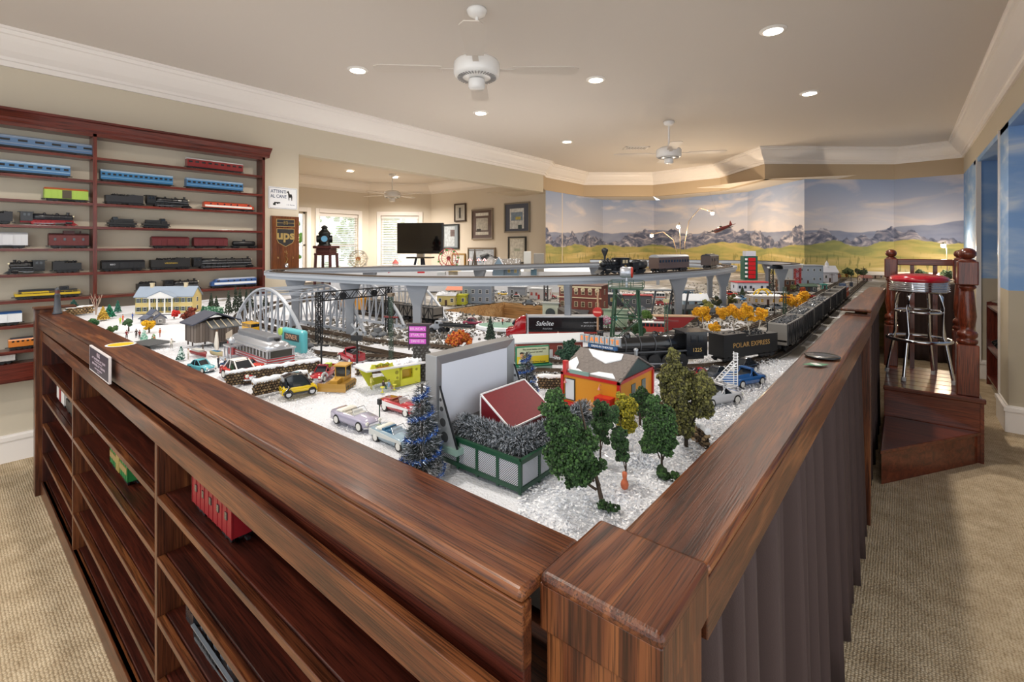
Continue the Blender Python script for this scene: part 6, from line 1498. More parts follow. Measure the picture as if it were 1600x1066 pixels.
f = MB(); f.bx(-.055, .06, -.0155, -.014, .05, .08); pn_ = f.build('name_panel', mat('#3f4a4c', .5), t); text('DINER', .028, (.003, -.0162, .065), 0, mat('#d8a88a', .4), pn_, sx=1.1)
f = MB(); f.cyl((-.085, -.018, .08), (-.085, -.012, .08), .016, n=20); f.build('clock', mat('#b8d860', .4), t)
# stone walls
stone_wall('long brown stone retaining wall with a snowy top below the diner', P(352, 604), P(500, 581), .042, 5, 30)
stone_wall('lower brown stone wall with thick snow behind the tiny yellow car', P(395, 619), P(480, 601), .040, 5, 20, th=.02)
stone_wall('brown stone wall between the billboard and the yellow snack building', P(840, 607), P(893, 609), .038, 5, 11)
stone_wall('brown stone wall running behind the olive trees to the right rail', P(1022, 640), P(1106, 703), .04, 5, 20)
stone_wall('short stone wall behind the yellow snack stand', P(556, 587), P(640, 578), .034, 4, 16)
stone_wall('tan stone wall at the back corner beside the white branch tree', P(104, 494), P(146, 489), .05, 4, 8, cols_=('#a58a62', '#8a6f4c', '#c0a87e', '#94795a'))
# weathered boathouse
a0, a1, L = span(284, 545, 331, 538); t = thing('boathouse', 'weathered grey wooden boathouse on stilts with dark roof', 'model building', a0+Vector((-.03, .06, 0)), a1); 
PLK = [mat(x, .85, bump=.3) for x in ('#6a5f57', '#574b43', '#7b7068', '#4e443e')]
f = MB(); f.bx(-.075, .085, -.055, .06, .02, .11); f.build('wall_core', PLK[1], t); pbs = [None]*4
def planks(x0, x1, y, z0, z1, n, rz=0):
    for i in range(n):
        k = random.randrange(4); x = x0+(i+.5)*(x1-x0)/n; w_ = (x1-x0)/n*.9; pos = (x, y, (z0+z1)/2) if not rz else (y, x, (z0+z1)/2)
        if pbs[k] is None: f = MB(); f.box((0, 0, 0), (1, .004, 1)); pbs[k] = f.build('plank', PLK[k], t, loc=pos); c = pbs[k]
        else: c = share(pbs[k], t, pos)
        c.scale = (w_, 1, z1-z0); c.rotation_euler = (0, 0, rz)
planks(-.075, .085, -.057, .02, .105, 14); planks(-.055, .06, .087, .02, .11, 10, PI/2); planks(-.055, .06, -.077, .02, .11, 10, PI/2)
f = MB(); 
for s in (-1, 1): f.pris([(.005+s*.10, .098), (.005, .142), (.005, .148), (.005+s*.10, .104)], -.07, .075)
f.build('roof', mat('#3f4250', .7, bump=.3), t)
f = MB(); f.bx(-.03, .075, -.115, -.06, .02, .085); f.build('annex', PLK[0], t)
planks(-.03, .075, -.117, .02, .08, 10)
f = MB(); f.pris([(-.12, .080), (-.055, .108), (-.055, .112), (-.12, .084)], -.04, .085, ax='X'); f.build('annex_roof', mat('#4c4f52', .6), t)
for i in range(5): f = MB(); f.bar((-.036+i*.029, -.119, .087), (-.036+i*.029, -.056, .114), .003); f.build('roof_batten', mat('#b5a88e', .6), t)
f = MB(); f.pris([(.018, .03), (.045, .03), (.045, .07), (.018, .056)], -.121, -.119); f.build('boarded_window', mat('#c2b4a2', .7), t)
f = MB()
for x in (-.07, -.02, .03, .08):
    for y in (-.11, 0, .05): f.cyl((x, y, 0), (x, y, .02), .003, n=6)
f.build('stilts', PLK[3], t, kind='stuff')
q = P(236, 541); t = thing('dock', 'dark plank dock beside the weathered boathouse', 'dock', q, .3); db = None
for i in range(12):
    if db is None: f = MB(); f.box((0, 0, .016), (.012, .11, .003)); db = f.build('plank', mat('#4a4d50', .8), t, loc=(-.08+i*.014, 0, 0))
    else: share(db, t, (-.08+i*.014, 0, 0))
f = MB(); f.bar((-.085, -.05, .008), (.08, -.05, .008), .004, .012); f.build('beam', mat('#2c2c2c', .8), t)
def boat(label, p, rz, L, col, deck, sail=False):
    t = thing('model_boat', label, 'boat', p, rz); R = []
    for s in (-.5, -.3, 0, .3, .45, .5): w = .16*L*(1-(abs(s)*2)**3*.95 if s > 0 else 1-abs(s)*.5); R.append([(s*L, -w, .018), (s*L, w, .018), (s*L, w*.6, .005), (s*L, 0, 0), (s*L, -w*.6, .005)])
    f = MB(); f.loft(R); f.build('hull', mat(col, .4), t); f = MB(); f.bx(-L*.35, L*.2, -.1*L, .1*L, .018, .026 if not sail else .02); f.build('deck_house', mat(deck, .5), t)
    if sail:
        f = MB(); f.cyl((0, 0, .018), (0, 0, .105), .0018, n=6); f.build('mast', mat('#7b5a3c', .6), t)
        f = MB(); f.loft([[(x*.3, y*.8, z) for x, y in ((-.02, -.006), (.02, -.007), (.03, 0), (.01, .006), (-.02, .005))] for z in (.024,)]+[[(x*k, y*k, z) for x, y in ((-.016, -.006), (.008, -.008), (.014, 0), (.006, .007), (-.014, .006))] for z, k in ((.045, .8), (.07, .6), (.098, .3))]); f.build('furled_sail', mat('#d8d2c8', .8, bump=.5, bscale=200), t)
boat('small tan sailboat with furled white sail beside the boathouse', P(339, 556), .2, .075, '#a89a74', '#3f7fa8', True)
boat('long red rowing boat in front of the boathouse', P(311, 556), .15, .11, '#7a1c20', '#b8b8b4')
# timber trestle wall left of the arch bridge
q, a, L = span(333, 532, 377, 545); t = thing('trestle_wall', 'grey timber trestle retaining wall between the boathouse and the diner', 'trestle', q+Vector((0, .05, 0)), a); f = MB(); f.bx(-L/2, L/2, -.004, .004, .05, .062); f.bx(-L/2, L/2, -.004, .004, .0, .006); f.build('beam', mat('#777b80', .7), t); tb_ = None
for i in range(9):
    if tb_ is None: f = MB(); f.bx(-.003, .003, -.006, .0, 0, .05); tb_ = f.build('post', mat('#5e5a56', .8), t, loc=(-L/2+i*L/8, 0, 0))
    else: share(tb_, t, (-L/2+i*L/8, 0, 0))
f = MB(); f.bx(-L/2, L/2, .0, .003, 0, .05); f.build('backing', mat('#222426', .9), t)
# mansion
q, a, L = span(194, 491, 284, 489); t = house('white and yellow two-storey mansion with slate roof and columned portico', q+Vector((0, .09, 0)), a, L, .13, .115, .172, '#cdb878', '#8e9cae', (9, 2), trim='#e8e8e6', shut='#24402e', chim='#cfc0a0', door=None)
f = MB(); f.bx(-.075, .075, -.11, -.065, 0, .006); f.pris([(-.08, .112), (.08, .112), (0, .15)], -.115, -.06); f.bx(-.078, .078, -.112, -.065, .104, .112); f.build('portico', mat('#e4e4e2', .5), t)
f = MB(); 
for s in (-1, 1): f.pris([(s*.086, .109), (0, .152), (0, .157), (s*.086, .114)], -.118, -.05)
f.build('portico_roof', mat('#8e9cae', .6), t); cb = None
for k in range(4):
    if cb is None: f = MB(); f.cyl((0, 0, .006), (0, 0, .104), .005, .0042, n=12); cb = f.build('column', mat('#ecece8', .4), t, loc=(-.066+k*.044, -.105, 0))
    else: share(cb, t, (-.066+k*.044, -.105, 0))
house('tiny grey cottage with dark roof in front of the mansion portico', P(240, 497), .2, .05, .04, .03, .05, '#b8b4b0', '#555d70', (2, 1), name='model_cottage')
house('low grey roofed cottage between the mansion and the boathouse', P(250, 505), -.2, .06, .05, .03, .052, '#8a8684', '#4a5163', (2, 1), name='model_cottage')
house('small dark roofed hut above the yellow bush', P(231, 503), .4, .05, .05, .022, .035, '#77706a', '#5b6274', (2, 1), name='model_cottage')
bxs = [(148, 510, .030, ['#2f5a34', '#3d6b3c'], 'dark green round bush beside the front rail, in front of the yellow fir'), (175, 520, .024, ['#3a5a30', '#4b6b36'], 'low green bush hanging over the front rail near the round tree')]
for u, v, r_, cs, lab in bxs: clump_tree(lab, P(u, v), .04, [(0, 0, r_*.8, r_, r_*.8)], cs, n=700, leaf=.0035, name='model_bush', cat='bush')
clump_tree('small round green tree on a thin trunk left of the yellow bush', P(201, 518), .05, [(0, 0, .045, .022, .022)], ['#2c4a2c', '#395a35'], n=700)
clump_tree('bright yellow bushy tree in front of the boathouse', P(233, 520), .06, [(0, 0, .045, .032, .022), (-.03, 0, .03, .02, .018)], ['#d9a514', '#e8b91e', '#b98a10'], n=1100)
clump_tree('bright red bush behind the boathouse roof', P(272, 498), .05, [(0, 0, .032, .028, .018)], ['#b81c1c', '#d03028'], n=600, name='model_bush', cat='bush')
clump_tree('rust brown autumn bush behind the boathouse', P(297, 500), .06, [(-.02, 0, .03, .045, .03), (.03, 0, .05, .03, .025)], ['#6e2a1c', '#8a3a24', '#5a2218'], n=1300)
cone_tree('golden tinsel fir beside the dark round bush', P(161, 500), .085, .032, ['#b58f2c', '#d8b64c', '#8f6e20'], 800)
cone_tree('bright teal green fir left of the mansion', P(171, 496), .085, .034, ['#0f6a4c', '#1c8460', '#0c543c'], 800)
cone_tree('dark teal fir leaning by the shelf unit at the far left', P(115, 491), .10, .055, ['#12403c', '#1a5048'], 900)
cone_tree('small teal fir left of the mansion porch, farther back', P(184, 488), .085, .022, ['#1c5448', '#2a6a58'], 400)
cone_tree('smooth emerald cone tree right of the rust bush', P(317, 505), .105, .032, ['#0d4a34', '#145c40'], 1100, leaf=.0025)
cone_tree('pale teal miniature fir with ornaments on the dock', P(225, 531), .05, .015, ['#5aa08c', '#9accb8', '#c8d8d0'], 350)
cone_tree('second tiny pale fir with ornaments near the boathouse door', P(240, 535), .042, .012, ['#3f8a5c', '#a8d8b0', '#d05038'], 300)
cone_tree('tiny striped green fir next to the turquoise car', P(283, 562), .05, .015, ['#1c5448', '#d0e0dc'], 350)
cone_tree('tiny dark fir standing in front of the red orange car', P(363, 596), .058, .012, ['#1c3420', '#28442a'], 350)
for k, (u, v, h_) in enumerate([(330, 484, .12), (338, 487, .11), (357, 492, .17), (368, 489, .19), (375, 487, .17), (385, 484, .15), (392, 482, .14), (415, 480, .13)]):
    cone_tree('slim dark cypress %s in the row behind the arch bridge' % ['farthest to the left', 'second from the left end', 'third from the left end', 'tallest, fourth from the left end', 'fifth from the left end', 'sixth from the left end', 'seventh from the left end', 'rightmost'][k], P(u, v), h_, .026, ['#26382a', '#33402a', '#1e2c22'], 450, grp='cypress trees behind the arch bridge')
t = thing('frosted_hedge', 'long green and frosty hedge behind the emerald cone tree', 'hedge', P(333, 491), .3); f = MB(); c_ = RNG.uniform(-.5, .5, (900, 3))*[.15, .04, .045]+[0, 0, .024]; f.scat(c_, RNG.uniform(.003, .006, 900), m=[0, 0, 1]); f.build('foliage', [mat('#2f6a4a', .7), mat('#a9c4b4', .6)], t, kind='stuff')
t = thing('branch_tree', 'bare pale branching tree at the back left corner', 'tree', P(150, 492)); 
for k in range(9):
    a = k*.7; r_ = .022; f = MB(); f.tube([(0, 0, 0), (r_*.3*math.cos(a), r_*.3*math.sin(a), .05), (r_*math.cos(a), r_*math.sin(a), .09), (r_*1.5*math.cos(a+.4), r_*1.5*math.sin(a+.4), .12+.01*(k % 3))], [.003, .0025, .0015, .0007], 5); f.build('branch', mat('#b39d8c', .8), t)
t = thing('radio_tower', 'slim dark toy lighthouse tower standing on the far end of the front rail', 'tower', (-3.87, .45, 1.107)); f = MB(); f.lathe([(.022, 0), (.023, .006), (.019, .01), (.014, .07), (.013, .11), (.015, .113), (.011, .12), (.011, .14), (.012, .143), (.006, .155), (.001, .157)], n=16); f.build('tower_shaft', mat('#3c4048', .4), t); f = MB(); f.cyl((0, 0, .121), (0, 0, .139), .0115, n=12); f.build('lamp_room', mat('#5a2a24', .4), t)
for k, (u, v, cs, ct) in enumerate([(188, 507, '#c8d820', '#b8c818'), (192, 503, '#d8582a', '#c84020'), (207, 500, '#2450a0', '#2a3a70'), (198, 530, '#8a2a30', '#4a3028'), (213, 528, '#3a2c28', '#26201c'), (250, 527, '#b85a2c', '#8a3020'), (218, 530, '#7a2c2c', '#2a2a2e'), (268, 545, '#d8d4c8', '#a8a49c'), (294, 562, '#e0dcd4', '#c8c0b4'), (380, 585, '#d8d8dc', '#6a6f80'), (470, 545, '#8a1c20', '#4a2020')]):
    person(['tiny figure in lime green in front of the mansion', 'tiny figure in orange in front of the mansion', 'tiny figure in blue near the small round tree', 'tiny figure in maroon beside the dock', 'tiny dark figure on the dock', 'tiny figure in rust orange at the boathouse door', 'tiny figure in dark red between the two pale firs', 'pale figure at the dock edge', 'white figure beside the tiny striped fir', 'pale figure on the diner porch steps', 'red figure near the right end of the arch bridge'][k], P(u, v)+Vector((0, 0, 0 if k not in (4, 6) else .0)), k*.9, cs, ct)

# near trees
G1 = ['#1e3618', '#28461f', '#345528', '#172a14']; G2 = ['#23401a', '#305022', '#41622e', '#1b3014']; OL = ['#45431f', '#595729', '#6c6a35', '#302f17']
def crowns(base, lst):         # crown centres given as seen, at the base's distance
    d = depth(base); out = []
    for u, v, hw, hh in lst: q = PD(u, v, d); out.append((q.x-base.x, q.y-base.y, q.z-base.z, hw*d/FP, hh*d/FP))
    return out
b0 = P(940, 782); clump_tree('large leaning dark green foam tree closest to the corner post', b0, .1, crowns(b0, [(905, 700, 30, 34), (868, 640, 24, 30), (882, 668, 30, 26), (880, 715, 34, 26), (925, 730, 22, 18), (900, 745, 24, 18), (862, 625, 14, 18)]), G2, '#4a3c30', 15000, .0022, tr=.0042, lean=(-.02, 0))
b0 = P(938, 722); clump_tree('slender dark green tree second from the front, on a thin trunk', b0, .08, crowns(b0, [(940, 655, 15, 30), (936, 635, 9, 16), (944, 680, 12, 14)]), G1, n=4600, leaf=.0020, tr=.002)
b0 = P(978, 750); clump_tree('slim leaning green tree beside the orange peg', b0, .08, crowns(b0, [(968, 690, 14, 26), (958, 650, 11, 20), (972, 712, 12, 12)]), G1, n=4600, leaf=.0020, tr=.002)
b0 = P(975, 700); clump_tree('yellow green tree in front of the snack building corner', b0, .08, crowns(b0, [(978, 645, 19, 28), (985, 668, 12, 16), (972, 622, 9, 12)]), ['#8a8420', '#a89c28', '#6e6a1c'], n=4600, leaf=.0021, tr=.002)
b0 = P(1034, 738); clump_tree('full bright green tree with straight trunk, right of the yellow green one', b0, .08, crowns(b0, [(1030, 660, 26, 30), (1020, 690, 20, 20), (1042, 695, 18, 16), (1026, 632, 14, 14)]), G2, n=10000, leaf=.0022, tr=.0026)
b0 = P(1072, 698); clump_tree('tall olive green tree in front of the polar train', b0, .1, crowns(b0, [(1055, 560, 15, 16), (1052, 590, 23, 24), (1048, 615, 24, 20), (1062, 640, 24, 22), (1085, 610, 26, 26), (1100, 600, 20, 20), (1096, 635, 20, 18), (1068, 665, 20, 18)]), OL, '#2c231c', 15000, .0026, tr=.005)
b0 = P(1000, 668); clump_tree('dark green shrubby tree behind the yellow green tree', b0, .06, crowns(b0, [(1000, 618, 18, 14), (1012, 640, 16, 16)]), G1, n=2200, leaf=.003)
b0 = P(889, 580); clump_tree('small dark tree with forked trunk beside the billboard', b0, .05, crowns(b0, [(889, 548, 17, 14), (880, 554, 12, 10), (899, 552, 11, 12), (890, 540, 12, 9)]), ['#1c3a2c', '#264a36'], n=2600, leaf=.003, tr=.003)
b0 = P(717, 556); clump_tree('orange autumn bush in front of the grey flatbed truck', b0, .05, crowns(b0, [(716, 528, 18, 9), (703, 532, 10, 7), (733, 533, 9, 6)]), ['#b8681c', '#c9802a', '#9a4a1c', '#b84a2c'], n=1800, leaf=.0036, name='model_bush', cat='bush')
cone_tree('narrow dark fir with leaning tip behind the white billboard roof', P(766, 532), .115, .028, ['#1c3026', '#2a4032'], 600)
clump_tree('small low green shrub at the foot of the tall olive tree', P(1045, 748), .02, [(0, 0, .012, .022, .01)], G2, n=350, name='model_bush', cat='bush')
clump_tree('dark green moss clump at the base of the leaning tree', P(948, 795), .012, [(0, 0, .005, .02, .005)], G1, n=260, leaf=.002, name='model_bush', cat='bush')
q = P(976, 766); t = thing('orange_peg', 'small orange wooden peg standing in the loose snow near the corner', 'peg', q+Vector((0, 0, .0))); f = MB(); f.lathe([(.001, 0), (.006, .004), (.0075, .01), (.006, .016), (.003, .02), (.0042, .024), (.0045, .032), (.001, .034)], n=14); f.build('peg_body', mat('#b8603c', .5), t)
t = thing('rail_disc', 'flat black disc lying on the right oak rail', 'disc', Vector((-.213, 1.95, 1.1225)), .3); f = MB(); f.lathe([(.001, 0), (.052, 0), (.054, .003), (.05, .005), (.02, .0045), (.001, .0045)], n=32); f.build('disc_body', mat('#1c1e1e', .25, coat=.4), t)
q = P(1275, 570, 1.1215); t = thing('rail_sticker', 'green diamond sticker with white centre on the right oak rail', 'sticker', q+Vector((0, 0, .001)), HEAD); f = MB(); f.pris([(-.042, 0), (0, -.024), (.042, 0), (0, .024)], 0, .0006, ax='Z'); f.build('diamond', mat('#1f7a4c', .4), t); f = MB(); f.box((0, 0, .0009), (.02, .03, .0006)); f.build('centre_label', mat('#d8d8d4', .4), t)
q = Vector((-2.45, .472, RZ+.001)); t = thing('rail_sticker', 'yellow oval sticker with white rim on the front oak rail', 'sticker', q, .1); f = MB(); f.pris([(.050*math.cos(i*PI/14), .050*math.sin(i*PI/14)) for i in range(28)], 0, .0006, ax='Z'); f.build('white_rim', WHT, t); f = MB(); f.pris([(.042*math.cos(i*PI/14), .042*math.sin(i*PI/14)) for i in range(28)], .0005, .001, ax='Z'); f.build('yellow_oval', mat('#d6b414', .4), t)
q = PY(161.5, 567, .405); t = thing('notice_plate', 'dark blue notice plate with white border on the front rail fascia', 'sign', (-2.34, .388, 1.062)); f = MB(); f.bx(-.17, .17, -.003, .004, -.048, .048); f.build('plate_border', mat('#cfc8c8', .4), t); f = MB(); f.bx(-.163, .163, -.0036, -.003, -.043, .043); f.build('plate_face', mat('#262338', .35), t)
LM = mat('#b9a8b4', .4)
for s_, sz, z in (('RR', .022, .028), ('ATTENZIONE AI TRENI', .0105, .010), ('VIETATO ATTRAVERSARE', .0055, .0), ('BEWARE OF TRAINS', .0115, -.012), ('STOP LOOK LISTEN', .007, -.026), ('1 9 5 2', .006, -.035)): text(s_, sz, (0, -.004, z), 0, LM, t, sx=2.1)

# middle ground
house('yellow boxcar-like shop left of the grey tower building', P(706, 476)+Vector((0, .05, 0)), .58, .16, .09, .07, .08, '#b8b82c', '#c8c83c', (4, 1), flat=True, snow=None, name='model_shop')
t = house('cream shop with snowy roof behind the second arch bridge', P(684, 478)+Vector((0, .1, 0)), .55, .14, .09, .075, .09, '#c0b070', '#d8dade', (3, 1), snow=1, name='model_shop')
house('house with salmon pink roof beyond the yellow shop', P(704, 462)+Vector((0, .08, 0)), .5, .17, .1, .05, .075, '#b0a898', '#b8745c', (3, 1))
house('plain tall blue grey building beyond the pit edge', P(737, 474)+Vector((0, .08, 0)), .52, .23, .14, .185, .19, '#8590a0', '#7b8492', (4, 3), flat=True, door=None, winc='#3c4450')
house('pale grey garage with a small gold emblem near the yellow taxi', P(800, 463)+Vector((0, .08, 0)), .45, .16, .1, .08, .085, '#989da6', '#b8bcc2', (2, 1), flat=True, snow=.6)
house('white shop with bright red doors under the viaduct', P(836, 468)+Vector((0, .08, 0)), .35, .17, .11, .085, .09, '#cfcac8', '#c8ccd0', (4, 1), flat=True, door='#a8201c', winc='#a8241e')
t = house('tall brick hotel with cream window arches behind the black trailer', P(898, 505)+Vector((0, .1, 0)), .22, .255, .15, .215, .22, '#6e3226', '#5a3a30', (6, 3), flat=True, trim='#d6c6a4', door=None, winc='#4a3a2c')
f = MB(); f.bx(-.132, .132, -.082, -.075, .145, .15); f.bx(-.132, .132, -.082, -.075, .205, .215); f.build('cornice_band', mat('#d6c6a4', .5), t); ab = None
for i in range(6):
    x = -.128+(i+.5)*.256/6; 
    if ab is None: f = MB(); f.lathe([(.004, 0), (.013, 0), (.013, .003), (.004, .003)], n=18, axis='Y'); ab = f.build('window_arch', mat('#d6c6a4', .5), t, loc=(x, -.08, .193))
    else: share(ab, t, (x, -.08, .193))
f = MB(); f.pris([(-.12, .062), (-.075, .078), (-.075, .074), (-.12, .056)], -.11, .06, ax='X'); f.build('porch_awning', mat('#5c5f62', .6), t)
t = house('beige facade with a dark arched window left of the brick hotel', P(853, 503)+Vector((0, .06, 0)), .3, .10, .05, .105, .11, '#a9ad9c', '#8e9290', (1, 1), flat=True, door=None, winc='#222a2c', name='model_facade')
f = MB(); f.pris([(-.03, .01), (.03, .01), (.03, .05)]+[(.03*math.cos(i*PI/8), .05+.028*math.sin(i*PI/8)) for i in range(1, 8)]+[(-.03, .05)], -.028, -.026); f.build('arched_window', mat('#20282a', .15), t)
house('pale green backdrop sign wall right of the brick hotel', P(955, 512)+Vector((0, .05, 0)), .4, .13, .02, .09, .092, '#a4b89c', '#7a8f7c', (1, 1), flat=True, door=None, name='model_sign_wall', winc='#3a9a94')
t = thing('round_sign', 'round red sign with pale stripe on a tan post in front of the hotel', 'sign', P(934, 532), .2); f = MB(); f.cyl((0, 0, 0), (0, 0, .23), .005, n=8); f.build('post', mat('#b08a6c', .6), t)
f = MB(); f.cyl((0, -.008, .135), (0, .004, .135), .023, n=24); f.build('red_disc', mat('#b01c18', .3, coat=.4), t); f = MB(); f.bx(-.018, .018, -.0095, -.008, .131, .138); f.build('pale_bar', mat('#d89080', .4), t)
# green tower with silver tank
t = thing('water_tower', 'green steel tower with railing and a small silver and red tank on top', 'tower', (-.985, 2.03, 1.06), .35); GT = mat('#274a34', .4)
for x in (-1, 1):
    for y in (-1, 1): f = MB(); f.bar((x*.068, y*.055, 0), (x*.05, y*.045, .25), .007); f.build('leg', GT, t)
f = MB()
for z, z2 in ((.0, .11), (.11, .235)):
    for s in (-1, 1):
        k0, k1 = 1-z*1.1, 1-z2*1.1
        f.bar((-.068*k0, s*.055*k0, z), (.068*k1, s*.055*k1, z2), .004); f.bar((.068*k0, s*.055*k0, z), (-.068*k1, s*.055*k1, z2), .004); f.bar((s*.068*k0, -.055*k0, z), (s*.068*k1, .055*k1, z2), .004)
for z in (.02, .12): 
    for s in (-1, 1): f.bar((-.065, s*.052, z), (.065, s*.052, z), .006); f.bar((s*.065, -.052, z), (s*.065, .052, z), .006)
f.build('bracing', GT, t); f = MB(); f.bx(-.075, .075, -.06, .06, .25, .256); f.build('platform', GT, t)
f = MB()
for z in (.27, .285):
    for s in (-1, 1): f.bar((-.075, s*.06, z), (.075, s*.06, z), .0028); f.bar((s*.075, -.06, z), (s*.075, .06, z), .0028)
for x in (-.075, -.025, .025, .075):
    for s in (-1, 1): f.bar((x, s*.06, .25), (x, s*.06, .285), .0028)
f.build('railing', GT, t)
f = MB(); f.cyl((0, 0, .256), (0, 0, .30), .006, n=8); f.lathe([(.001, -.03), (.022, -.028), (.026, -.02), (.026, .022), (.001, .022)], c=(0, 0, .325), n=20, axis='X'); f.build('tank', mat('#b9bcc4', .3, .5), t); f = MB(); f.lathe([(.001, .030), (.024, .028), (.0265, .022), (.001, .0215)], c=(0, 0, .325), n=20, axis='X'); f.build('tank_end', mat('#b8301c', .4), t)
# lattice masts and poles
def mast(u, v, h_, w_, col, label, top=None, arm=None, n=9):
    t = thing('lattice_mast', label, 'mast', P(u, v), .4, None); f = MB(); lattice(f, (0, 0, 0), (0, 0, h_), w_, n, w_*.16); f.build('lattice_shaft', mat(col, .45), t)
    f = MB(); f.bx(-w_, w_, -w_, w_, 0, .006); f.build('base', mat('#6b6e70', .7), t)
    if top: f = MB(); f.bx(-w_*.9, w_*.9, -w_*.9, w_*.9, h_, h_+.012); f.build('lamp_head', mat(top, .4), t)
    if arm: f = MB(); f.bx(-arm, arm, -.003, .003, h_*.68, h_*.68+.006); f.build('cross_arm', mat('#6a1c1c', .5), t)
    return t
mast(611, 568, .255, .011, '#2c4436', 'green lattice light mast with red cross arm near the purple sign', '#6a5a48', .03)
mast(1041, 566, .23, .012, '#3f5a48', 'green lattice mast with red cross arm in front of the polar locomotive', '#a09870', .045)
mast(1054, 498, .20, .030, '#2c2a2a', 'thick black lattice trestle tower under the viaduct, left of the tall pillar', n=7)
mast(853, 495, .20, .022, '#2a2c2e', 'black lattice signal tower in front of the white shop with red doors', '#c8ccd4', n=7)
mast(1205, 466, .26, .03, '#232527', 'black lattice tower with white lamps near the arches restaurant', '#d0d4da', n=7)
mast(1226, 500, .2, .014, '#33513f', 'dark green lattice mast behind the autumn aspens', None, .03)
mast(1246, 446, .24, .055, '#8e1c24', 'big red lattice derrick in front of the grey hall', '#c4c8cc', n=6)
mast(1272, 436, .16, .03, '#9a1c26', 'smaller red lattice derrick next to the big one', None, n=5)
mast(961, 418, .10, .02, '#b8bcc4', 'silver spoked tower seen above the old locomotive', '#c8ccd4', n=4)
def upole(u, v, h_, label, col='#4a3c34', arms=1, r_=.0035, box=False):
    t = thing('utility_pole', label, 'pole', P(u, v), .5, None); f = MB(); f.cyl((0, 0, 0), (0, 0, h_), r_, r_*.8, n=8); f.build('pole', mat(col, .7), t)
    f = MB()
    for k in range(arms): f.bx(-.03, .03, -.002, .002, h_*(.86-.1*k), h_*(.86-.1*k)+.005)
    f.build('cross_arm', mat(col, .7), t)
    if box: f = MB(); f.bx(-.012, .012, -.012, .012, 0, .05); f.build('relay_box', mat('#2c3444', .5), t)
upole(1210, 494, .17, 'brown pole in front of the black lattice tower'); upole(1340, 447, .19, 'utility pole with one cross arm near the railing post'); upole(1349, 441, .20, 'thin utility pole next to the right-hand railing post', arms=2)
upole(1312, 450, .17, 'dark signal pole at the trackside', '#34363c', box=True); upole(1330, 448, .13, 'short signal pole with blue relay box', '#3a3c44', box=True); upole(1300, 443, .12, 'thin pole by the white chapel'); upole(502, 578, .10, 'black crossing signal pole beside the silver arch bridge', '#1c1e20', r_=.004)
t = thing('crossing_signal', 'black crossbuck railway crossing signal in front of the gantry', 'signal', P(558, 572), .6); f = MB(); f.cyl((0, 0, 0), (0, 0, .155), .0035, n=8); f.build('post', BLK, t)
for s in (-1, 1): f = MB(); f.box((0, -.004, .135), (.06, .002, .008), ry=s*.8); f.build('cross_blade', mat('#8a8d92', .5), t)
f = MB(); f.bx(-.02, .02, -.01, .004, .095, .115); f.build('lamp_box', BLK, t)
for k, (u, v, r_) in enumerate([(477, 543, .045), (590, 525, .05)]):
    f = MB(); 
    for q_ in range(9): f.ball((RNG.uniform(-r_, r_)*.7, RNG.uniform(-r_, r_)*.5, .01), r_*RNG.uniform(.3, .5), 0, sc=(1, 1, .6))
    f.bx(-.014, .014, -.014, .014, .02, .04); o = f.build('rock_mound', mat('#6f7276', .85, bump=.6, bscale=90), loc=P(u, v)); tag(o, ['grey rock mound at the foot of the arch bridge', 'grey rock mound at the foot of the signal gantry'][k], 'rock')
# skating rink in front of the pit
t = thing('skating_rink', 'pale green oval skating rink with tiny skaters in front of the wooden pit', 'rink', P(782, 516)+Vector((0, .05, 0)), .5); f = MB(); f.pris([(.17*math.cos(i*PI/16), .10*math.sin(i*PI/16)) for i in range(32)], 0, .02, ax='Z'); f.build('snow_bank', SNOWM, t, bevel=.004); f = MB(); f.pris([(.155*math.cos(i*PI/16), .088*math.sin(i*PI/16)) for i in range(32)], .02, .0215, ax='Z'); f.build('ice', mat('#9fc8b4', .15, coat=.5), t)
for k, (dx, dy, cs) in enumerate([(-.02, 0, '#b8402c'), (.03, .02, '#2a7a5a'), (.06, -.02, '#22484a'), (.12, .0, '#c89838'), (-.08, .02, '#b8b8c0')]):
    q = P(782, 516)+Vector((dx, .05+dy+dx*.5, .0215)); person('tiny skater on the rink wearing %s' % ['red', 'green', 'dark teal', 'ochre', 'white'][k], q, k, cs, '#2c3038', h=.036, grp='skaters')
# aspens by the hoppers
for k, (u, v, r_, hh, lab) in enumerate([(1100, 519, 12, 20, 'leftmost yellow aspen clump beside the polar tender'), (1116, 521, 8, 10, 'lowest small yellow aspen behind the polar tender'), (1124, 517, 9, 11, 'yellow aspen second from the left of the viaduct pillar'), (1147, 516, 10, 14, 'yellow aspen in the middle of the grove'), (1170, 519, 13, 18, 'tallest dense yellow aspen in the grove'), (1186, 519, 9, 15, 'yellow aspen at the right end of the grove'), (1241, 498, 13, 15, 'yellow aspen beside the coal cars, left one of two'), (1259, 494, 10, 14, 'yellow aspen beside the coal cars, right one of two')]):
    b0 = P(u, v); d = depth(b0); top = v-38 if k not in (1,) else v-18; R0 = r_*d/FP
    t = clump_tree(lab, b0, .05, [((random.random()-.5)*R0, (random.random()-.5)*R0, (38-8)*d/FP if k != 1 else .03, R0*1.05, hh*.72*d/FP), (R0*.5, 0, 22*d/FP if k != 1 else .022, R0*.6, hh*.25*d/FP)], ['#e0a414', '#f0b826', '#c88c12'], '#dcd8ce', 1500, .0034, tr=.0042, grp='yellow aspens')
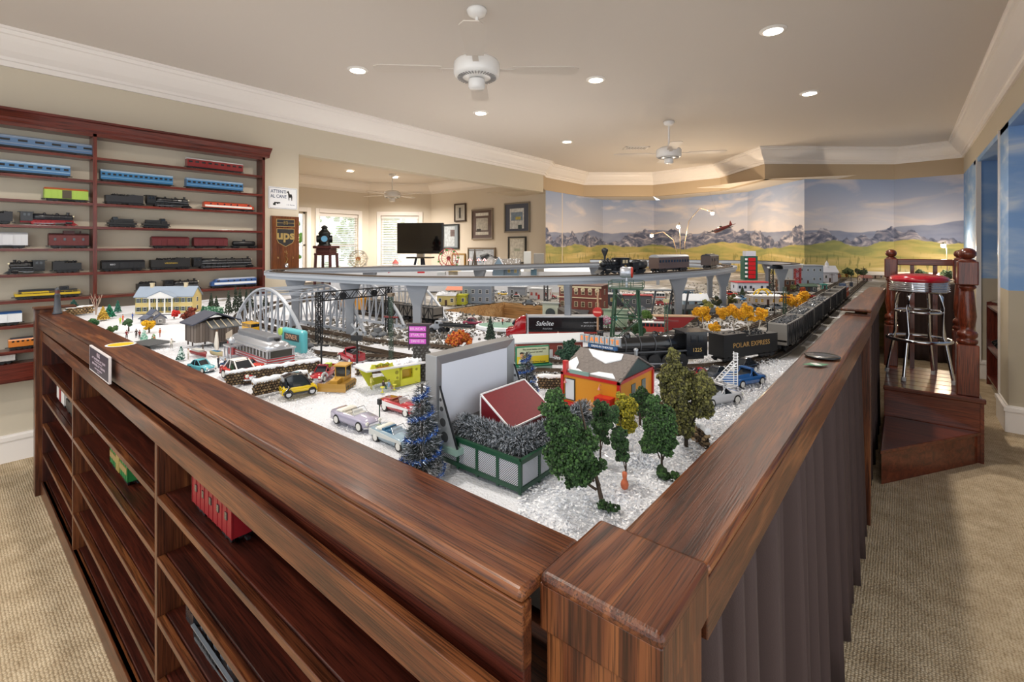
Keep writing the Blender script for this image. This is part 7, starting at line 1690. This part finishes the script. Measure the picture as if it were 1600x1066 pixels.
for k, (u, v, lab, cs) in enumerate([(1254, 462, 'red brown shrub above the right-hand aspens', ['#8a3c1c', '#a8502a']), (1310, 436, 'rust autumn tree by the far utility poles', ['#8a4a20', '#a8602c']), (1322, 434, 'golden autumn tree by the far utility poles', ['#a8742c', '#8a5a20']), (1347, 434, 'brown autumn tree next to the railing post', ['#7a4420', '#8a5428']), (1120, 487, 'dark bushy conifer behind the middle viaduct pillar', ['#2c3424', '#3a4028']), (1144, 484, 'tall olive conifer right of the viaduct pillar', ['#4a4a24', '#5c5a2c']), (1106, 493, 'pale green tree on a thin dark trunk left of the pillar', ['#8a8a4a', '#a8a458']), (1094, 473, 'lemon yellow flowering bush near the viaduct pillar', ['#c8b838', '#d8cc60']), (766, 462, 'dark green tree behind the pit', ['#2c4a30', '#38583a']), (950, 515, 'pink flowering tree in front of the green tower', ['#c85a8a', '#d8d0d4']), (1010, 505, 'leafy green bush behind the red bus', ['#4a6a2c', '#5a7c38']), (1000, 528, 'dark green shrub beneath the water tower', ['#24401e', '#2f5226']), (1216, 446, 'dark brown tree behind the black lattice tower', ['#3a3a28', '#4a4630'])]):
    b0 = P(u, v); d = depth(b0); hh = .1 if k in (4, 5, 6) else .06; R0 = .035 if k not in (4, 5) else .03
    clump_tree(lab, b0, hh, [(0, 0, hh*.75, R0, hh*.35 if k in (4, 5) else R0*.7)], cs, n=700, leaf=.005)
# coal loader, fences, etc.
t = thing('coal_loader', 'dark red V-shaped coal loading chute beside the green mast', 'loader', P(1048, 520)+Vector((0, .05, 0)), .6); f = MB(); f.pris([(-.1, .08), (.1, .08), (.04, .03), (-.06, 0), (-.07, .04)], -.03, .03); f.build('chute', mat('#8a1c1c', .4), t); f = MB(); f.bx(-.11, .12, -.035, .035, .08, .084); f.build('deck', mat('#b09070', .5), t)
t = thing('steel_trestle', 'grey steel trestle with slanted legs behind the green tower', 'trestle', P(1022, 500)+Vector((0, .1, 0)), .6); f = MB(); f.bx(-.2, .2, -.02, .02, .17, .18); f.build('deck', mat('#8e939a', .5), t); lb = None
for i in range(4):
    if lb is None: f = MB(); f.bar((-.01, 0, 0), (.02, 0, .17), .01); lb = f.build('leg', mat('#4c5258', .5), t, loc=(-.15+i*.1, 0, 0))
    else: share(lb, t, (-.15+i*.1, 0, 0))
bus('white streetcar with orange windows beneath the viaduct, right of the water tower', P(1011, 472)+Vector((0, .15, 0)), .6, .16, '#b8bac0', roof='#d8dadc', stripe='#c04a20')
house('dark storefront with yellow goods under the viaduct, right of the hotel', P(952, 478)+Vector((0, .1, 0)), .35, .17, .1, .08, .085, '#3c4048', '#8a8c90', (4, 1), flat=True, winc='#8a7a2c', name='model_storefront')
house('storefront with red lettering band between the tower legs', P(985, 482)+Vector((0, .12, 0)), .45, .2, .08, .085, .09, '#5c6068', '#8a2a30', (4, 1), flat=True, name='model_storefront')
house('pale roofed bungalow beyond the steel trestle', P(1065, 484)+Vector((0, .25, 0)), .6, .18, .12, .05, .09, '#8fa4b4', '#b8bcc2', (3, 1))
house('low grey platform building behind the leftmost aspens', P(1085, 492)+Vector((0, .2, 0)), .8, .2, .1, .03, .035, '#9a9ea4', '#c8ccd0', (3, 1), flat=True)
# parking tower sign building
t = house('white and blue department store with red trimmed upper band', P(1172, 455)+Vector((0, .0, 0)), .62, .32, .16, .09, .095, '#c4c8d4', '#a8242c', (6, 1), flat=True, trim='#8a94b0', name='model_store')
t = thing('garage_tower', 'tall red, white and green stacked parking tower above the store', 'tower', P(1168, 452)+Vector((0, .06, .096)), .62); t.scale = (1.25, 1.25, 1.5)
f = MB(); f.bx(-.055, .055, -.04, .04, 0, .17); f.build('shaft', mat('#23594c', .4), t); lb = None
for i in range(5):
    f = MB(); f.bx(-.022, .036, -.045, -.04, .012+i*.030, .038+i*.030); f.build('red_panel', mat('#c01c24', .35), t); f = MB(); f.cyl((-.04, -.045, .02+i*.03), (-.04, -.045, .034+i*.03), .010, n=12); f.build('white_drum', WHT, t)
f = MB(); f.bx(-.04, .04, -.042, .03, .17, .205); f.build('top_box', mat('#c4c8d4', .4), t)
t = house('white restaurant with red striped walls and yellow arches', P(1186, 478)+Vector((0, .18, 0)), .62, .22, .12, .06, .065, '#c8bcb4', '#d4d4d6', (5, 1), flat=True, snow=.8, winc='#b8902c', name='model_restaurant')
for k in range(2): f = MB(); f.tube([(-.06+k*.045+.055*math.cos(q)+.02, -.03+k*.04, .06+.055*math.sin(q)) for q in [i*PI/12 for i in range(13)]], .006, 8); f.build('golden_arch', mat('#d8b010', .3, coat=.4), t)
house('large grey two-storey hall with arcade windows behind the red derrick', P(1248, 445)+Vector((0, .35, 0)), .62, .36, .2, .22, .23, '#8f9aa8', '#b4bac2', (5, 2), flat=True, winc='#2c3c48', name='model_hall')
t = house('white chapel with snowy roof and a small cupola', P(1288, 442)+Vector((0, .25, 0)), .62, .17, .12, .10, .155, '#c0bfc6', '#e0e2ec', (2, 1), name='model_chapel'); t.scale = (1.15, 1.15, 1.3); f = MB(); f.lathe([(.026, .13), (.026, .15), (.022, .152), (.018, .175), (.020, .178), (.003, .205), (.001, .21)], n=14); f.build('cupola', mat('#dcdee6', .5), t)
house('small teal kiosk beside the far tracks', P(1287, 452), .6, .05, .04, .05, .06, '#2f7a72', '#3a8a80', (1, 1), flat=True, name='model_kiosk')
house('dark green roofed engine shed before the grey hall', P(1258, 456)+Vector((0, .1, 0)), .6, .16, .08, .05, .07, '#3a4048', '#3c5044', (3, 1), name='model_shed')
house('low pink roofed house by the far utility poles', P(1350, 440)+Vector((0, .2, 0)), .5, .12, .1, .04, .07, '#b8a8a0', '#b07a70', (2, 1))
for k, (x, y, w_, c1, c2) in enumerate([(.05, 8.7, .2, '#d8d0c4', '#e4e0dc'), (.35, 8.7, .22, '#d0c8bc', '#dcd8d4'), (.55, 8.85, .16, '#c8b8a8', '#d8d0cc'), (-.3, 8.6, .2, '#b8a898', '#e4e2e0')]):
    house(['low snowy roofed house behind the left stool baluster', 'low snowy roofed house behind the right stool baluster', 'low snowy roofed house at the far right corner of the layout', 'low snowy roofed house just left of the back newel post'][k], (x, y, 1.06), .1, w_, .12, .05, .09, c1, c2, (3, 1))
for k, (x, y, c1) in enumerate([(-.45, 8.5, '#3c5038'), (.2, 8.55, '#3a5040'), (.45, 8.5, '#2c4430'), (-.6, 8.4, '#4a5a38')]):
    clump_tree(['dark green bush left of the back newel post', 'dark green bush between the stool balusters', 'dark green bush right of the stool balusters', 'olive bush near the end of the tracks'][k], (x, y, 1.06), .12, [(0, 0, .09, .08, .05)], [c1, '#4a5c3c'], n=500, leaf=.01, name='model_bush', cat='bush')

# ------------------------------------------------------------ raised tier with the fairground, in front of the adjoining room
t = thing('fairground_tier', 'white raised tier of the layout carrying the fairground rides', 'display stand', (-3.75, 4.1, 1.06), .62); f = MB(); f.bx(-1.5, 1.2, -.85, .75, -.0, .20); f.build('riser_box', mat('#c9cbd0', .8, bump=.2), t); f = MB(); f.bx(-1.5, 1.2, -.85, .75, .20, .206); f.build('snow_cover', SNOWM, t)
def tierp(u, d=4.7, z=1.266): r0 = ray(u); return Vector((r0[0]*d, r0[1]*d, z))
def ferris(label, p, R, cols, hub, rz, light=False):
    t = thing('ferris_wheel', label, 'ferris wheel', p, rz); zc = R+.03
    for y in (-.02, .02):
        f = MB(); f.tube([(R*math.cos(i*PI/18), y, zc+R*math.sin(i*PI/18)) for i in range(36)], .0028, 5, closed=True); f.tube([(R*.72*math.cos(i*PI/18), y, zc+R*.72*math.sin(i*PI/18)) for i in range(36)], .002, 5, closed=True); f.build('rim', mat(cols[0], .3), t)
        f = MB()
        for i in range(16): f.bar((0, y*.4, zc), (R*math.cos(i*PI/8), y, zc+R*math.sin(i*PI/8)), .0028)
        f.build('spokes', mat(cols[1], .3), t)
        f = MB(); f.bar((0, y*1.3, zc), (-R*.55, y*1.3, 0), .006); f.bar((0, y*1.3, zc), (R*.55, y*1.3, 0), .006); f.build('support_frame', mat(cols[2], .4), t)
    f = MB(); f.cyl((0, -.028, zc), (0, .028, zc), .02, n=14); f.build('hub', mat(hub, .4), t); cb = None
    for i in range(8):
        a = i*PI/4+.2; q = (R*math.cos(a), 0, zc+R*math.sin(a)-.012)
        if cb is None: f = MB(); f.bx(-.012, .012, -.015, .015, -.012, .004); f.bx(-.013, .013, -.016, .016, .014, .017); f.bar((-.011, 0, 0), (-.011, 0, .015), .002); f.bar((.011, 0, 0), (.011, 0, .015), .002); cb = f.build('gondola', mat(cols[3], .4), t, loc=q)
        else: share(cb, t, q)
ferris('red and green toy ferris wheel in front of the television', tierp(701, 4.75), .098, ('#b84a50', '#b87a7a', '#b03038', '#3a9a3a'), '#7a2a20', .75)
ferris('cream toy ferris wheel with ochre hub below the alcove windows', tierp(560, 4.9), .088, ('#9a9484', '#c8bfa0', '#b8a878', '#b8b0a0'), '#9a5a20', .75)
t = thing('cargo_crane', 'bright red low bridge crane between the two viaduct decks', 'crane', tierp(636, 4.35), .7); f = MB(); f.bx(-.17, .15, -.02, .02, .02, .035); f.pris([(-.17, .02), (-.12, .02), (-.17, .0)], -.02, .02); f.bx(.1, .16, -.025, .025, .0, .03); f.build('crane_body', mat('#b81420', .3, coat=.4), t); f = MB(); f.bx(-.06, .1, -.022, -.018, .02, .045); f.build('girder', mat('#c8404a', .4), t)
t = thing('carousel_tent', 'little red pennant tent above the back viaduct deck', 'tent', tierp(618, 4.9)+Vector((0, 0, 0)), 0); f = MB(); f.cyl((0, 0, 0), (0, 0, .07), .03, n=10); f.build('tent_wall', mat('#c8b8b4', .6), t); f = MB(); f.cyl((0, 0, .07), (0, 0, .115), .036, .002, n=10); f.build('tent_roof', mat('#b85a54', .6), t)
for k, (u, d) in enumerate([(734, 4.8), (748, 4.8), (757, 4.8)]):
    t = thing('striped_canopy', 'red and white striped round canopy, %s in the row near the desk lamp' % ['leftmost', 'middle', 'rightmost'][k], 'canopy', tierp(u, d), 0, 'striped canopies'); f = MB(); f.cyl((0, 0, 0), (0, 0, .10), .003, n=6); f.build('pole', WHT, t); f = MB(); n_ = 12
    for i in range(n_):
        a0_, a1_ = i*2*PI/n_, (i+1)*2*PI/n_; f.add([(.03*math.cos(a0_), .03*math.sin(a0_), .10), (.03*math.cos(a1_), .03*math.sin(a1_), .10), (0, 0, .13)], [(0, 1, 2)], i % 2)
    f.build('striped_cover', [mat('#b02c34', .5), WHT], t)
t = thing('radio_mast', 'slim brown tower with a flat crossbar in front of the landscape picture', 'tower', tierp(742, 4.9), .6); f = MB(); f.bar((-.03, -.03, 0), (0, 0, .2), .01); f.bar((.03, -.03, 0), (0, 0, .2), .01); f.cyl((0, 0, .0), (0, 0, .22), .012, .006, n=8); f.build('shaft', mat('#4c4238', .6), t); f = MB(); f.bx(-.07, .09, -.004, .004, .2, .207); f.build('crossbar', mat('#5a5046', .6), t)
t = house('pale blue toy house with grey roof and yellow windows above the viaduct', tierp(792, 4.0, 1.266)+Vector((0, .0, 0)), .52, .22, .11, .075, .135, '#8ea4b4', '#7a746e', (4, 1), winc='#b8a23c', snow=.7, door=None)
f = MB(); f.pris([(-.10, .0), (-.015, .0), (-.015, .07), (-.057, .15), (-.10, .07)], -.075, -.05); f.build('front_gable', mat('#93a9b9', .6), t); f = MB(); 
for s in (-1, 1): f.pris([(-.057+s*.052, .066), (-.057, .15), (-.057, .156), (-.057+s*.052, .072)], -.08, -.04)
f.build('gable_roof', mat('#c8ccd4', .6), t)
t = thing('yellow_pavilion', 'small pavilion with flared yellow roof and orange top above the viaduct', 'pavilion', tierp(708, 4.05)); f = MB(); f.cyl((0, 0, 0), (0, 0, .035), .04, n=8); f.build('base', mat('#b8b0a4', .6), t); f = MB(); f.lathe([(.075, .035), (.045, .05), (.022, .068), (.02, .07), (.001, .07)], n=8, smooth=False); f.build('flared_roof', mat('#d8b030', .5), t); f = MB(); f.cyl((0, 0, .07), (0, 0, .09), .016, .012, n=8); f.build('orange_top', mat('#c85a18', .5), t)
t = thing('desk_lamp', 'black desk lamp with a long jointed arm behind the toy house', 'lamp', tierp(800, 5.0)); f = MB(); f.cyl((0, 0, 0), (0, 0, .012), .05, n=20); f.build('lamp_base', BLK, t)
r1 = PD(764, 398, 5.0)-t.location; r2 = PD(789, 407, 5.0)-t.location; f = MB(); f.tube([(0, 0, .012), tuple(r2)], .004, 6); f.tube([tuple(r2), tuple(r1)], .004, 6); f.tube([tuple(r2+Vector((0, 0, -.012))), tuple(r1+Vector((0, 0, -.012)))], .003, 6); f.build('arm', BLK, t)
r3 = PD(757, 400, 5.0)-t.location; f = MB(); f.cyl(tuple(r1), tuple(r3+Vector((-.02, -.02, -.035))), .02, .045, n=18); f.build('lamp_shade', BLK, t)
for k, (u, v0, w_, h_, c1) in enumerate([(824, 401, .07, .085, '#c8c8c4'), (842, 404, .10, .05, '#8a8680'), (775, 427, .06, .03, '#8a8c90'), (834, 427, .05, .05, '#5a7a8c'), (690, 428, .07, .03, '#c4c8cc')]):
    p_ = tierp(u, 4.6 if v0 < 410 else 4.0); f = MB(); f.bx(-w_/2, w_/2, -.02, .02, 0, (1.5-(v0-8-CY)*4.6/FP)-1.266 if v0 < 410 else h_); o = f.build('model_booth', mat(c1, .6), loc=p_, bevel=.003); o.rotation_euler = (0, 0, .62); tag(o, ['white card booth standing near the right end of the fairground', 'low grey box booth at the right end of the fairground', 'small grey rounded booth left of the pale blue toy house', 'small blue booth right of the pale blue toy house', 'small white booth left of the yellow pavilion'][k], 'booth')

# ------------------------------------------------------------ adjoining room: television, lamp stand, pictures
t = thing('television', 'flat black television on a stand in front of the shuttered window', 'television', PD(657, 374, 8.0), HEAD-.1)
f = MB(); f.bx(-.40, .40, -.03, .03, -.245, .275); f.build('bezel', mat('#141516', .2, coat=.4), t, bevel=.008); f = MB(); f.bx(-.37, .37, -.032, -.03, -.19, .25); f.build('screen', mat('#0b0c0e', .06, coat=.8), t)
f = MB(); f.bx(-.06, .06, -.02, .05, -.30, -.245); f.build('neck', CHROME, t); f = MB(); f.bx(-.2, .2, -.15, .15, -.32, -.30); f.build('shelf_plate', mat('#5a5348', .5), t)
f = MB(); z0 = -1.64+.0
for x, y in ((-.15, -.12), (.15, -.12), (0, .15)): f.bar((x*.4, y*.4, -.32), (x*2, y*2, z0), .03)
f.build('easel_leg', mat('#26314c', .5), t)
t = thing('lamp_stand', 'dark red wooden stand carrying the signal lantern by the window', 'stand', (PD(510, 384, 5.5).x, PD(510, 384, 5.5).y, 1.06), .6); DR = mat('#4a1c1e', .35, coat=.3)
f = MB(); f.bx(-.11, .11, -.11, .11, .43, .46); f.bx(-.085, .085, -.085, .085, .375, .43); f.bx(-.1, .1, -.1, .1, .35, .375); f.build('stand_top', DR, t, bevel=.004)
for x in (-1, 1):
    for y in (-1, 1): f = MB(); f.bar((x*.085, y*.085, .35), (x*.095, y*.095, 0), .026); f.build('leg', DR, t)
t = thing('signal_lantern', 'old black railway signal lantern with a blue glass lens', 'lantern', (PD(507, 384, 5.5).x, PD(507, 384, 5.5).y, 1.52), HEAD+.35)
f = MB(); f.lathe([(.075, 0), (.075, .01), (.062, .02), (.062, .13), (.07, .14), (.055, .165), (.03, .19), (.03, .205), (.04, .21), (.02, .235), (.001, .24)], n=24); f.build('lantern_body', mat('#191c1d', .35, .3), t)
for k in range(4): 
    a = k*PI/2-PI/2; f = MB(); f.cyl((.05*math.cos(a), .05*math.sin(a), .08), (.085*math.cos(a), .085*math.sin(a), .08), .043, n=20); h__ = f.build('lens_hood', mat('#191c1d', .35, .3), t); f = MB(); f.cyl((.083*math.cos(a), .083*math.sin(a), .08), (.088*math.cos(a), .088*math.sin(a), .08), .034, n=20); f.build('lens', mat('#1f86b4' if k == 0 else '#7a1c1c', .05, coat=1.), h__)
def picture(u0, v0, u1, v1, label, fr, mt, im, fw=.03, extra=None):
    a_, b_ = PY(u0, v0, 7.42), PY(u1, v1, 7.42); c_ = (a_+b_)/2; w_, h_ = (b_.x-a_.x), a_.z-b_.z
    t = thing('picture_frame', label, 'picture', (c_.x, 7.40, c_.z), 0, 'pictures on the adjoining wall')
    f = MB()
    for x0, x1, z0, z1 in ((-w_/2, w_/2, h_/2-fw, h_/2), (-w_/2, w_/2, -h_/2, -h_/2+fw), (-w_/2, -w_/2+fw, -h_/2+fw, h_/2-fw), (w_/2-fw, w_/2, -h_/2+fw, h_/2-fw)): f.bx(x0, x1, -.015, .018, z0, z1)
    f.build('frame', mat(fr, .35), t, bevel=.003); f = MB(); f.bx(-w_/2+fw, w_/2-fw, .0, .01, -h_/2+fw, h_/2-fw); f.build('mat_board', mat(mt, .5, coat=.2), t)
    for k, (x0, x1, z0, z1, c__) in enumerate(im): f = MB(); f.bx(x0*w_/2, x1*w_/2, -.003-.0005*k, -.0005, z0*h_/2, z1*h_/2); f.build('print', mat(c__, .4, var=.25, bscale=18), t)
picture(711, 319, 729, 346, 'small brown framed photograph of a dark figure, highest on the left', '#3c2a22', '#b8b4ac', [(-.5, .4, -.7, .7, '#a8a49c'), (-.2, .15, -.6, .55, '#3a3836')])
picture(692, 351, 718, 389, 'black framed certificate close to the television', '#1f262c', '#8a949c', [(-.7, .5, -.8, .8, '#b8c0c6'), (.0, .5, .0, .55, '#6a5c5c')])
picture(738, 328, 771, 374, 'silver and brown framed print with a reddish mat', '#8a7c6e', '#5c4640', [(-.6, .6, .55, .75, '#d8d8d4'), (-.55, .55, -.4, .4, '#b4b0a8'), (-.6, .6, -.7, -.5, '#c8c4bc'), (-.5, -.1, -.5, -.3, '#3c3430')])
picture(789, 318, 829, 363, 'large silver framed blue landscape print with slate mat', '#8c8478', '#4c5468', [(-.55, .55, -.75, .6, '#d4d8dc'), (-.45, .45, -.2, .35, '#7f94ac'), (-.1, .3, -.15, .05, '#b8ac5c'), (.1, .4, -.75, -.5, '#3c5058')])
picture(795, 370, 823, 412, 'black framed document below the blue landscape print', '#24221f', '#c4c0b4', [(-.75, .7, -.95, .8, '#d6d4cc'), (-.3, .4, -.1, .1, '#a8b0a0')])
picture(732, 387, 775, 425, 'wide tan framed snowy landscape picture behind the fairground', '#7c6a54', '#a8b0bc', [(-.85, .85, -.8, .8, '#b4bcc8'), (-.6, .0, -.3, .2, '#8a9cb4'), (.2, .8, -.5, .1, '#c8ccd4')])
picture(707, 396, 728, 428, 'small ochre framed drawing behind the red ferris wheel', '#a07c3c', '#d0ccc4', [(-.7, .3, -.6, .6, '#d8d8d8'), (-.4, .0, .0, .35, '#5c5c5c')])

# ------------------------------------------------------------ aeroplane and gooseneck lamps in front of the mural
t = thing('toy_airplane', 'small red and dark blue toy airplane hanging in front of the mural', 'airplane', PD(1129, 357, 7.3), 2.6, ry=.25, rx=-.2)
f = MB(); f.lathe([(.001, .17), (.03, .16), (.034, .1), (.03, 0), (.018, -.12), (.008, -.19), (.001, -.2)], n=16, axis='X'); f.build('fuselage', mat('#6e1c28', .3, coat=.3), t); f = MB(); f.pris([(.07, -.24), (.09, 0), (.07, .24), (.02, .24), (.0, 0), (.02, -.24)], -.01, -.002, ax='Z'); f.build('wing', mat('#28304c', .35), t)
f = MB(); f.pris([(-.14, -.08), (-.19, -.08), (-.19, .08), (-.14, .08)], .0, .006, ax='Z'); f.pris([(-.13, 0), (-.19, .07), (-.2, 0)], -.003, .003); f.build('tail', mat('#8a1c24', .35), t); f = MB(); f.box((.172, 0, 0), (.004, .11, .012), rx=.5); f.build('propeller', BLK, t); f = MB(); f.ball((.03, 0, .03), .022, sc=(1.6, .8, 1)); f.build('canopy', GLASSD, t)
f = MB(); f.cyl((0, 0, .03), (0, 0, .6), .0008, n=4); f.build('thread', STEEL, t)
def goose(u, v, ub, vb, d, label, pw=17):
    h_ = PD(u, v, d); b_ = PD(ub, vb, d); b_.z = 1.06; t = thing('gooseneck_lamp', label, 'lamp', b_, 0, 'gooseneck lamps'); r_ = h_-b_
    f = MB(); pts = [(0, 0, 0), (0, 0, r_.z*.5), tuple(Vector((r_.x*.15, r_.y*.15, r_.z*.85))), tuple(Vector((r_.x*.55, r_.y*.55, r_.z*1.06))), tuple(r_)]; f.tube(pts, .006, 6); f.build('gooseneck', mat('#8a7a64', .35, .5), t); f = MB(); f.cyl((0, 0, 0), (0, 0, .01), .05, n=16); f.build('base', BLK, t)
    f = MB(); f.lathe([(.012, .02), (.02, .0), (.034, -.035)], n=16, c=tuple(r_)); f.build('lamp_shade', mat('#c8b89c', .3, .5), t)
    f = MB(); f.ball((r_.x, r_.y, r_.z-.025), .03, 0, True); f.build('bulb', mat('#ffe9c4', .5, emit=60.), t)
    l = bpy.data.lights.new('bulb', 'POINT'); l.energy = pw; l.color = (1, .78, .55); l.shadow_soft_size = .03; o = bpy.data.objects.new('lamp', l); COL.objects.link(o); o.parent = t; o.location = r_+Vector((0, 0, -.09))
goose(1018, 366, 1058, 402, 8.2, 'leftmost glowing gooseneck lamp in front of the mural'); goose(1060, 352, 1063, 402, 8.0, 'brightest upright gooseneck lamp in front of the mural'); goose(1113, 331, 1070, 400, 8.0, 'gooseneck lamp with a long arm reaching toward the toy airplane'); goose(1474, 381, 1480, 420, 6.3, 'glowing clip lamp beyond the stool railing', 12)

# more rolling stock and street life under the viaduct
for k, (x, y, a, fn) in enumerate([(-2.52, 1.80, 0, 'h'), (-2.18, 1.80, .03, 'h'), (-2.86, 1.80, 0, 'b'), (-1.36, 2.13, -.75, 'b')]):
    lab = ['black hopper car inside the second arch bridge, left one of two', 'black hopper car inside the second arch bridge, right one of two', 'orange yellow boxcar entering the second arch bridge', 'dark boxcar on the track beside the skating rink'][k]
    if fn == 'h': hopper(lab, .29, (x, y, RT), a, k == 1, 'freight cars on the inner tracks', H=.06)
    elif fn == 'b': boxcar(lab, .28, (x, y, RT), a, ['', '', '#c88a1c', '#33302e'][k], grp='freight cars on the inner tracks', H=.07)
    else: tender(lab, .2, (x, y, RT), a, '#2c5a40', None, .045, 'freight cars on the inner tracks')
for k, (u, v, cs, ct) in enumerate([(1091, 510, '#2c2c34', '#3a3f50'), (1109, 505, '#8a2c2c', '#2a2a2e'), (1136, 500, '#d8d4c8', '#3a3f50'), (1002, 516, '#c89838', '#2a3a58'), (1067, 517, '#c8c4bc', '#8a3020'), (770, 470, '#a8282c', '#2c3038'), (872, 532, '#d8d8dc', '#2c3038'), (1280, 470, '#2a7a5a', '#2c3038')]):
    person(['tiny dark figure standing left of the aspen grove', 'tiny figure in dark red behind the aspen grove', 'tiny figure in white behind the middle pillar', 'tiny figure in ochre beneath the water tower', 'pale tiny figure beside the coal loader', 'tiny figure in bright red beside the grey tower building', 'tiny figure in white beside the black trailer', 'tiny figure in green by the far platform'][k], P(u, v), k*.8, cs, ct)
house('long dark green freight shed between the water tower and the leftmost aspens', P(1058, 497)+Vector((0, .1, 0)), .85, .2, .09, .05, .07, '#46564a', '#5c5f62', (5, 1), name='model_shed')
house('small tan gas station with white canopy beyond the middle pillar', P(1128, 478)+Vector((0, .12, 0)), .65, .16, .1, .05, .055, '#b8a88c', '#d8dade', (3, 1), flat=True, name='model_station', snow=.7)
house('brown two-storey store with cream trim beyond the black lattice mast', P(1222, 456)+Vector((0, .15, 0)), .62, .14, .1, .11, .115, '#6e4c3a', '#8a8480', (3, 2), flat=True, name='model_store')
house('grey stucco workshop with dark door near the arches restaurant', P(1150, 492)+Vector((0, .1, 0)), .7, .13, .08, .04, .06, '#8f8a84', '#55585e', (3, 1), name='model_shed')
house('slate blue warehouse between the brick hotel and the water tower', P(930, 470)+Vector((0, .2, 0)), .3, .2, .1, .1, .105, '#5c6a7c', '#8a9098', (5, 2), flat=True, name='model_warehouse')
for k, (u, v, hh) in enumerate([(1075, 470, .10), (1160, 462, .09), (1232, 470, .08)]):
    cone_tree(['dark fir between the tall viaduct pillars', 'dark fir left of the parking tower store', 'dark fir below the grey hall'][k], P(u, v), hh, .028, ['#1e3020', '#2c402a'], 350)

cl = [(975, 497, '#2c3a4c', 'sedan', .5, 'navy car between the water tower legs'), (1003, 489, '#8a8d92', 'sedan', .6, 'silver car right of the water tower'), (1036, 478, '#9a3030', 'pickup', .7, 'dull red pickup truck under the steel trestle'), (1040, 505, '#d0cfca', 'sedan', .3, 'cream car in front of the green freight shed'),
      (1095, 484, '#3c5a48', 'sedan', .8, 'dark green car between the two tall pillars'), (1108, 476, '#b8b4a8', 'pickup', .5, 'beige pickup beside the lemon yellow bush'), (1140, 462, '#a83428', 'sedan', .6, 'orange red car left of the light blue truck'), (1178, 486, '#5a6470', 'pickup', .6, 'slate pickup truck left of the dark car on the snowy lot'),
      (1204, 492, '#c8c8c4', 'sedan', .9, 'pale car closest to the brown pole'), (1236, 476, '#2a3c60', 'sedan', .6, 'blue car behind the right-hand aspens'), (1187, 462, '#78a0b8', 'sedan', .6, 'pale blue car at the door of the arches restaurant'), (1262, 466, '#8c2020', 'sedan', .7, 'maroon car on the snow by the far platform'),
      (826, 478, '#4a4e54', 'sedan', .3, 'charcoal car on the grey road behind the pit'), (848, 476, '#c4c0b8', 'pickup', .2, 'off-white pickup on the grey road behind the pit'), (772, 460, '#b0b4ba', 'sedan', .4, 'silver car parked against the dark green tree')]
for u, v, c_, kd, rz, lab in cl: classic(lab, .12, P(u, v)+Vector((0, .02, 0)), rz, c_, kd)
c_ = []
for u0, u1, v0, v1, n_ in ((930, 1260, 455, 512, 2600), (690, 900, 462, 530, 1400), (480, 700, 500, 540, 1200), (1050, 1330, 440, 470, 900)):
    for _ in range(n_): q = P(random.uniform(u0, u1), random.uniform(v0, v1)); c_.append((q.x, q.y, 1.058))
c_ = [q for q in c_ if not (PIT[0]-.02 < q[0] < PIT[1]+.02 and PIT[2]-.02 < q[1] < PIT[3]+.02) and q[0] < -.3 and q[1] < 8]
f = MB(); f.scat(c_, RNG.uniform(.003, .010, len(c_)), m=[0, 1, 2], jit=.5); f.build('gravel', [mat('#6a655e', .9), mat('#8f8a82', .9), mat('#57534d', .9)], tb, kind='stuff')
for k, (u, v, h_, cs) in enumerate([(1170, 500, .07, ['#4a5a2c', '#5c6c3a']), (1222, 508, .05, ['#6a6a40', '#8a8a5c']), (1062, 492, .08, ['#2c4424', '#3a5630']), (985, 505, .06, ['#2f4a26', '#44603a']), (1200, 452, .09, ['#3a4a2c', '#4c5c38']), (1240, 456, .07, ['#5a5c30', '#6c6e3c'])]):
    clump_tree(['small green shrub behind the tallest aspen', 'pale moss green shrub in front of the dark green mast', 'dark tree under the viaduct beside the green freight shed', 'green tree behind the tower leg', 'green tree behind the arches restaurant', 'olive tree at the foot of the big red derrick'][k], P(u, v), h_, [(0, 0, h_*.6, h_*.42, h_*.4)], cs, n=450, leaf=.004)
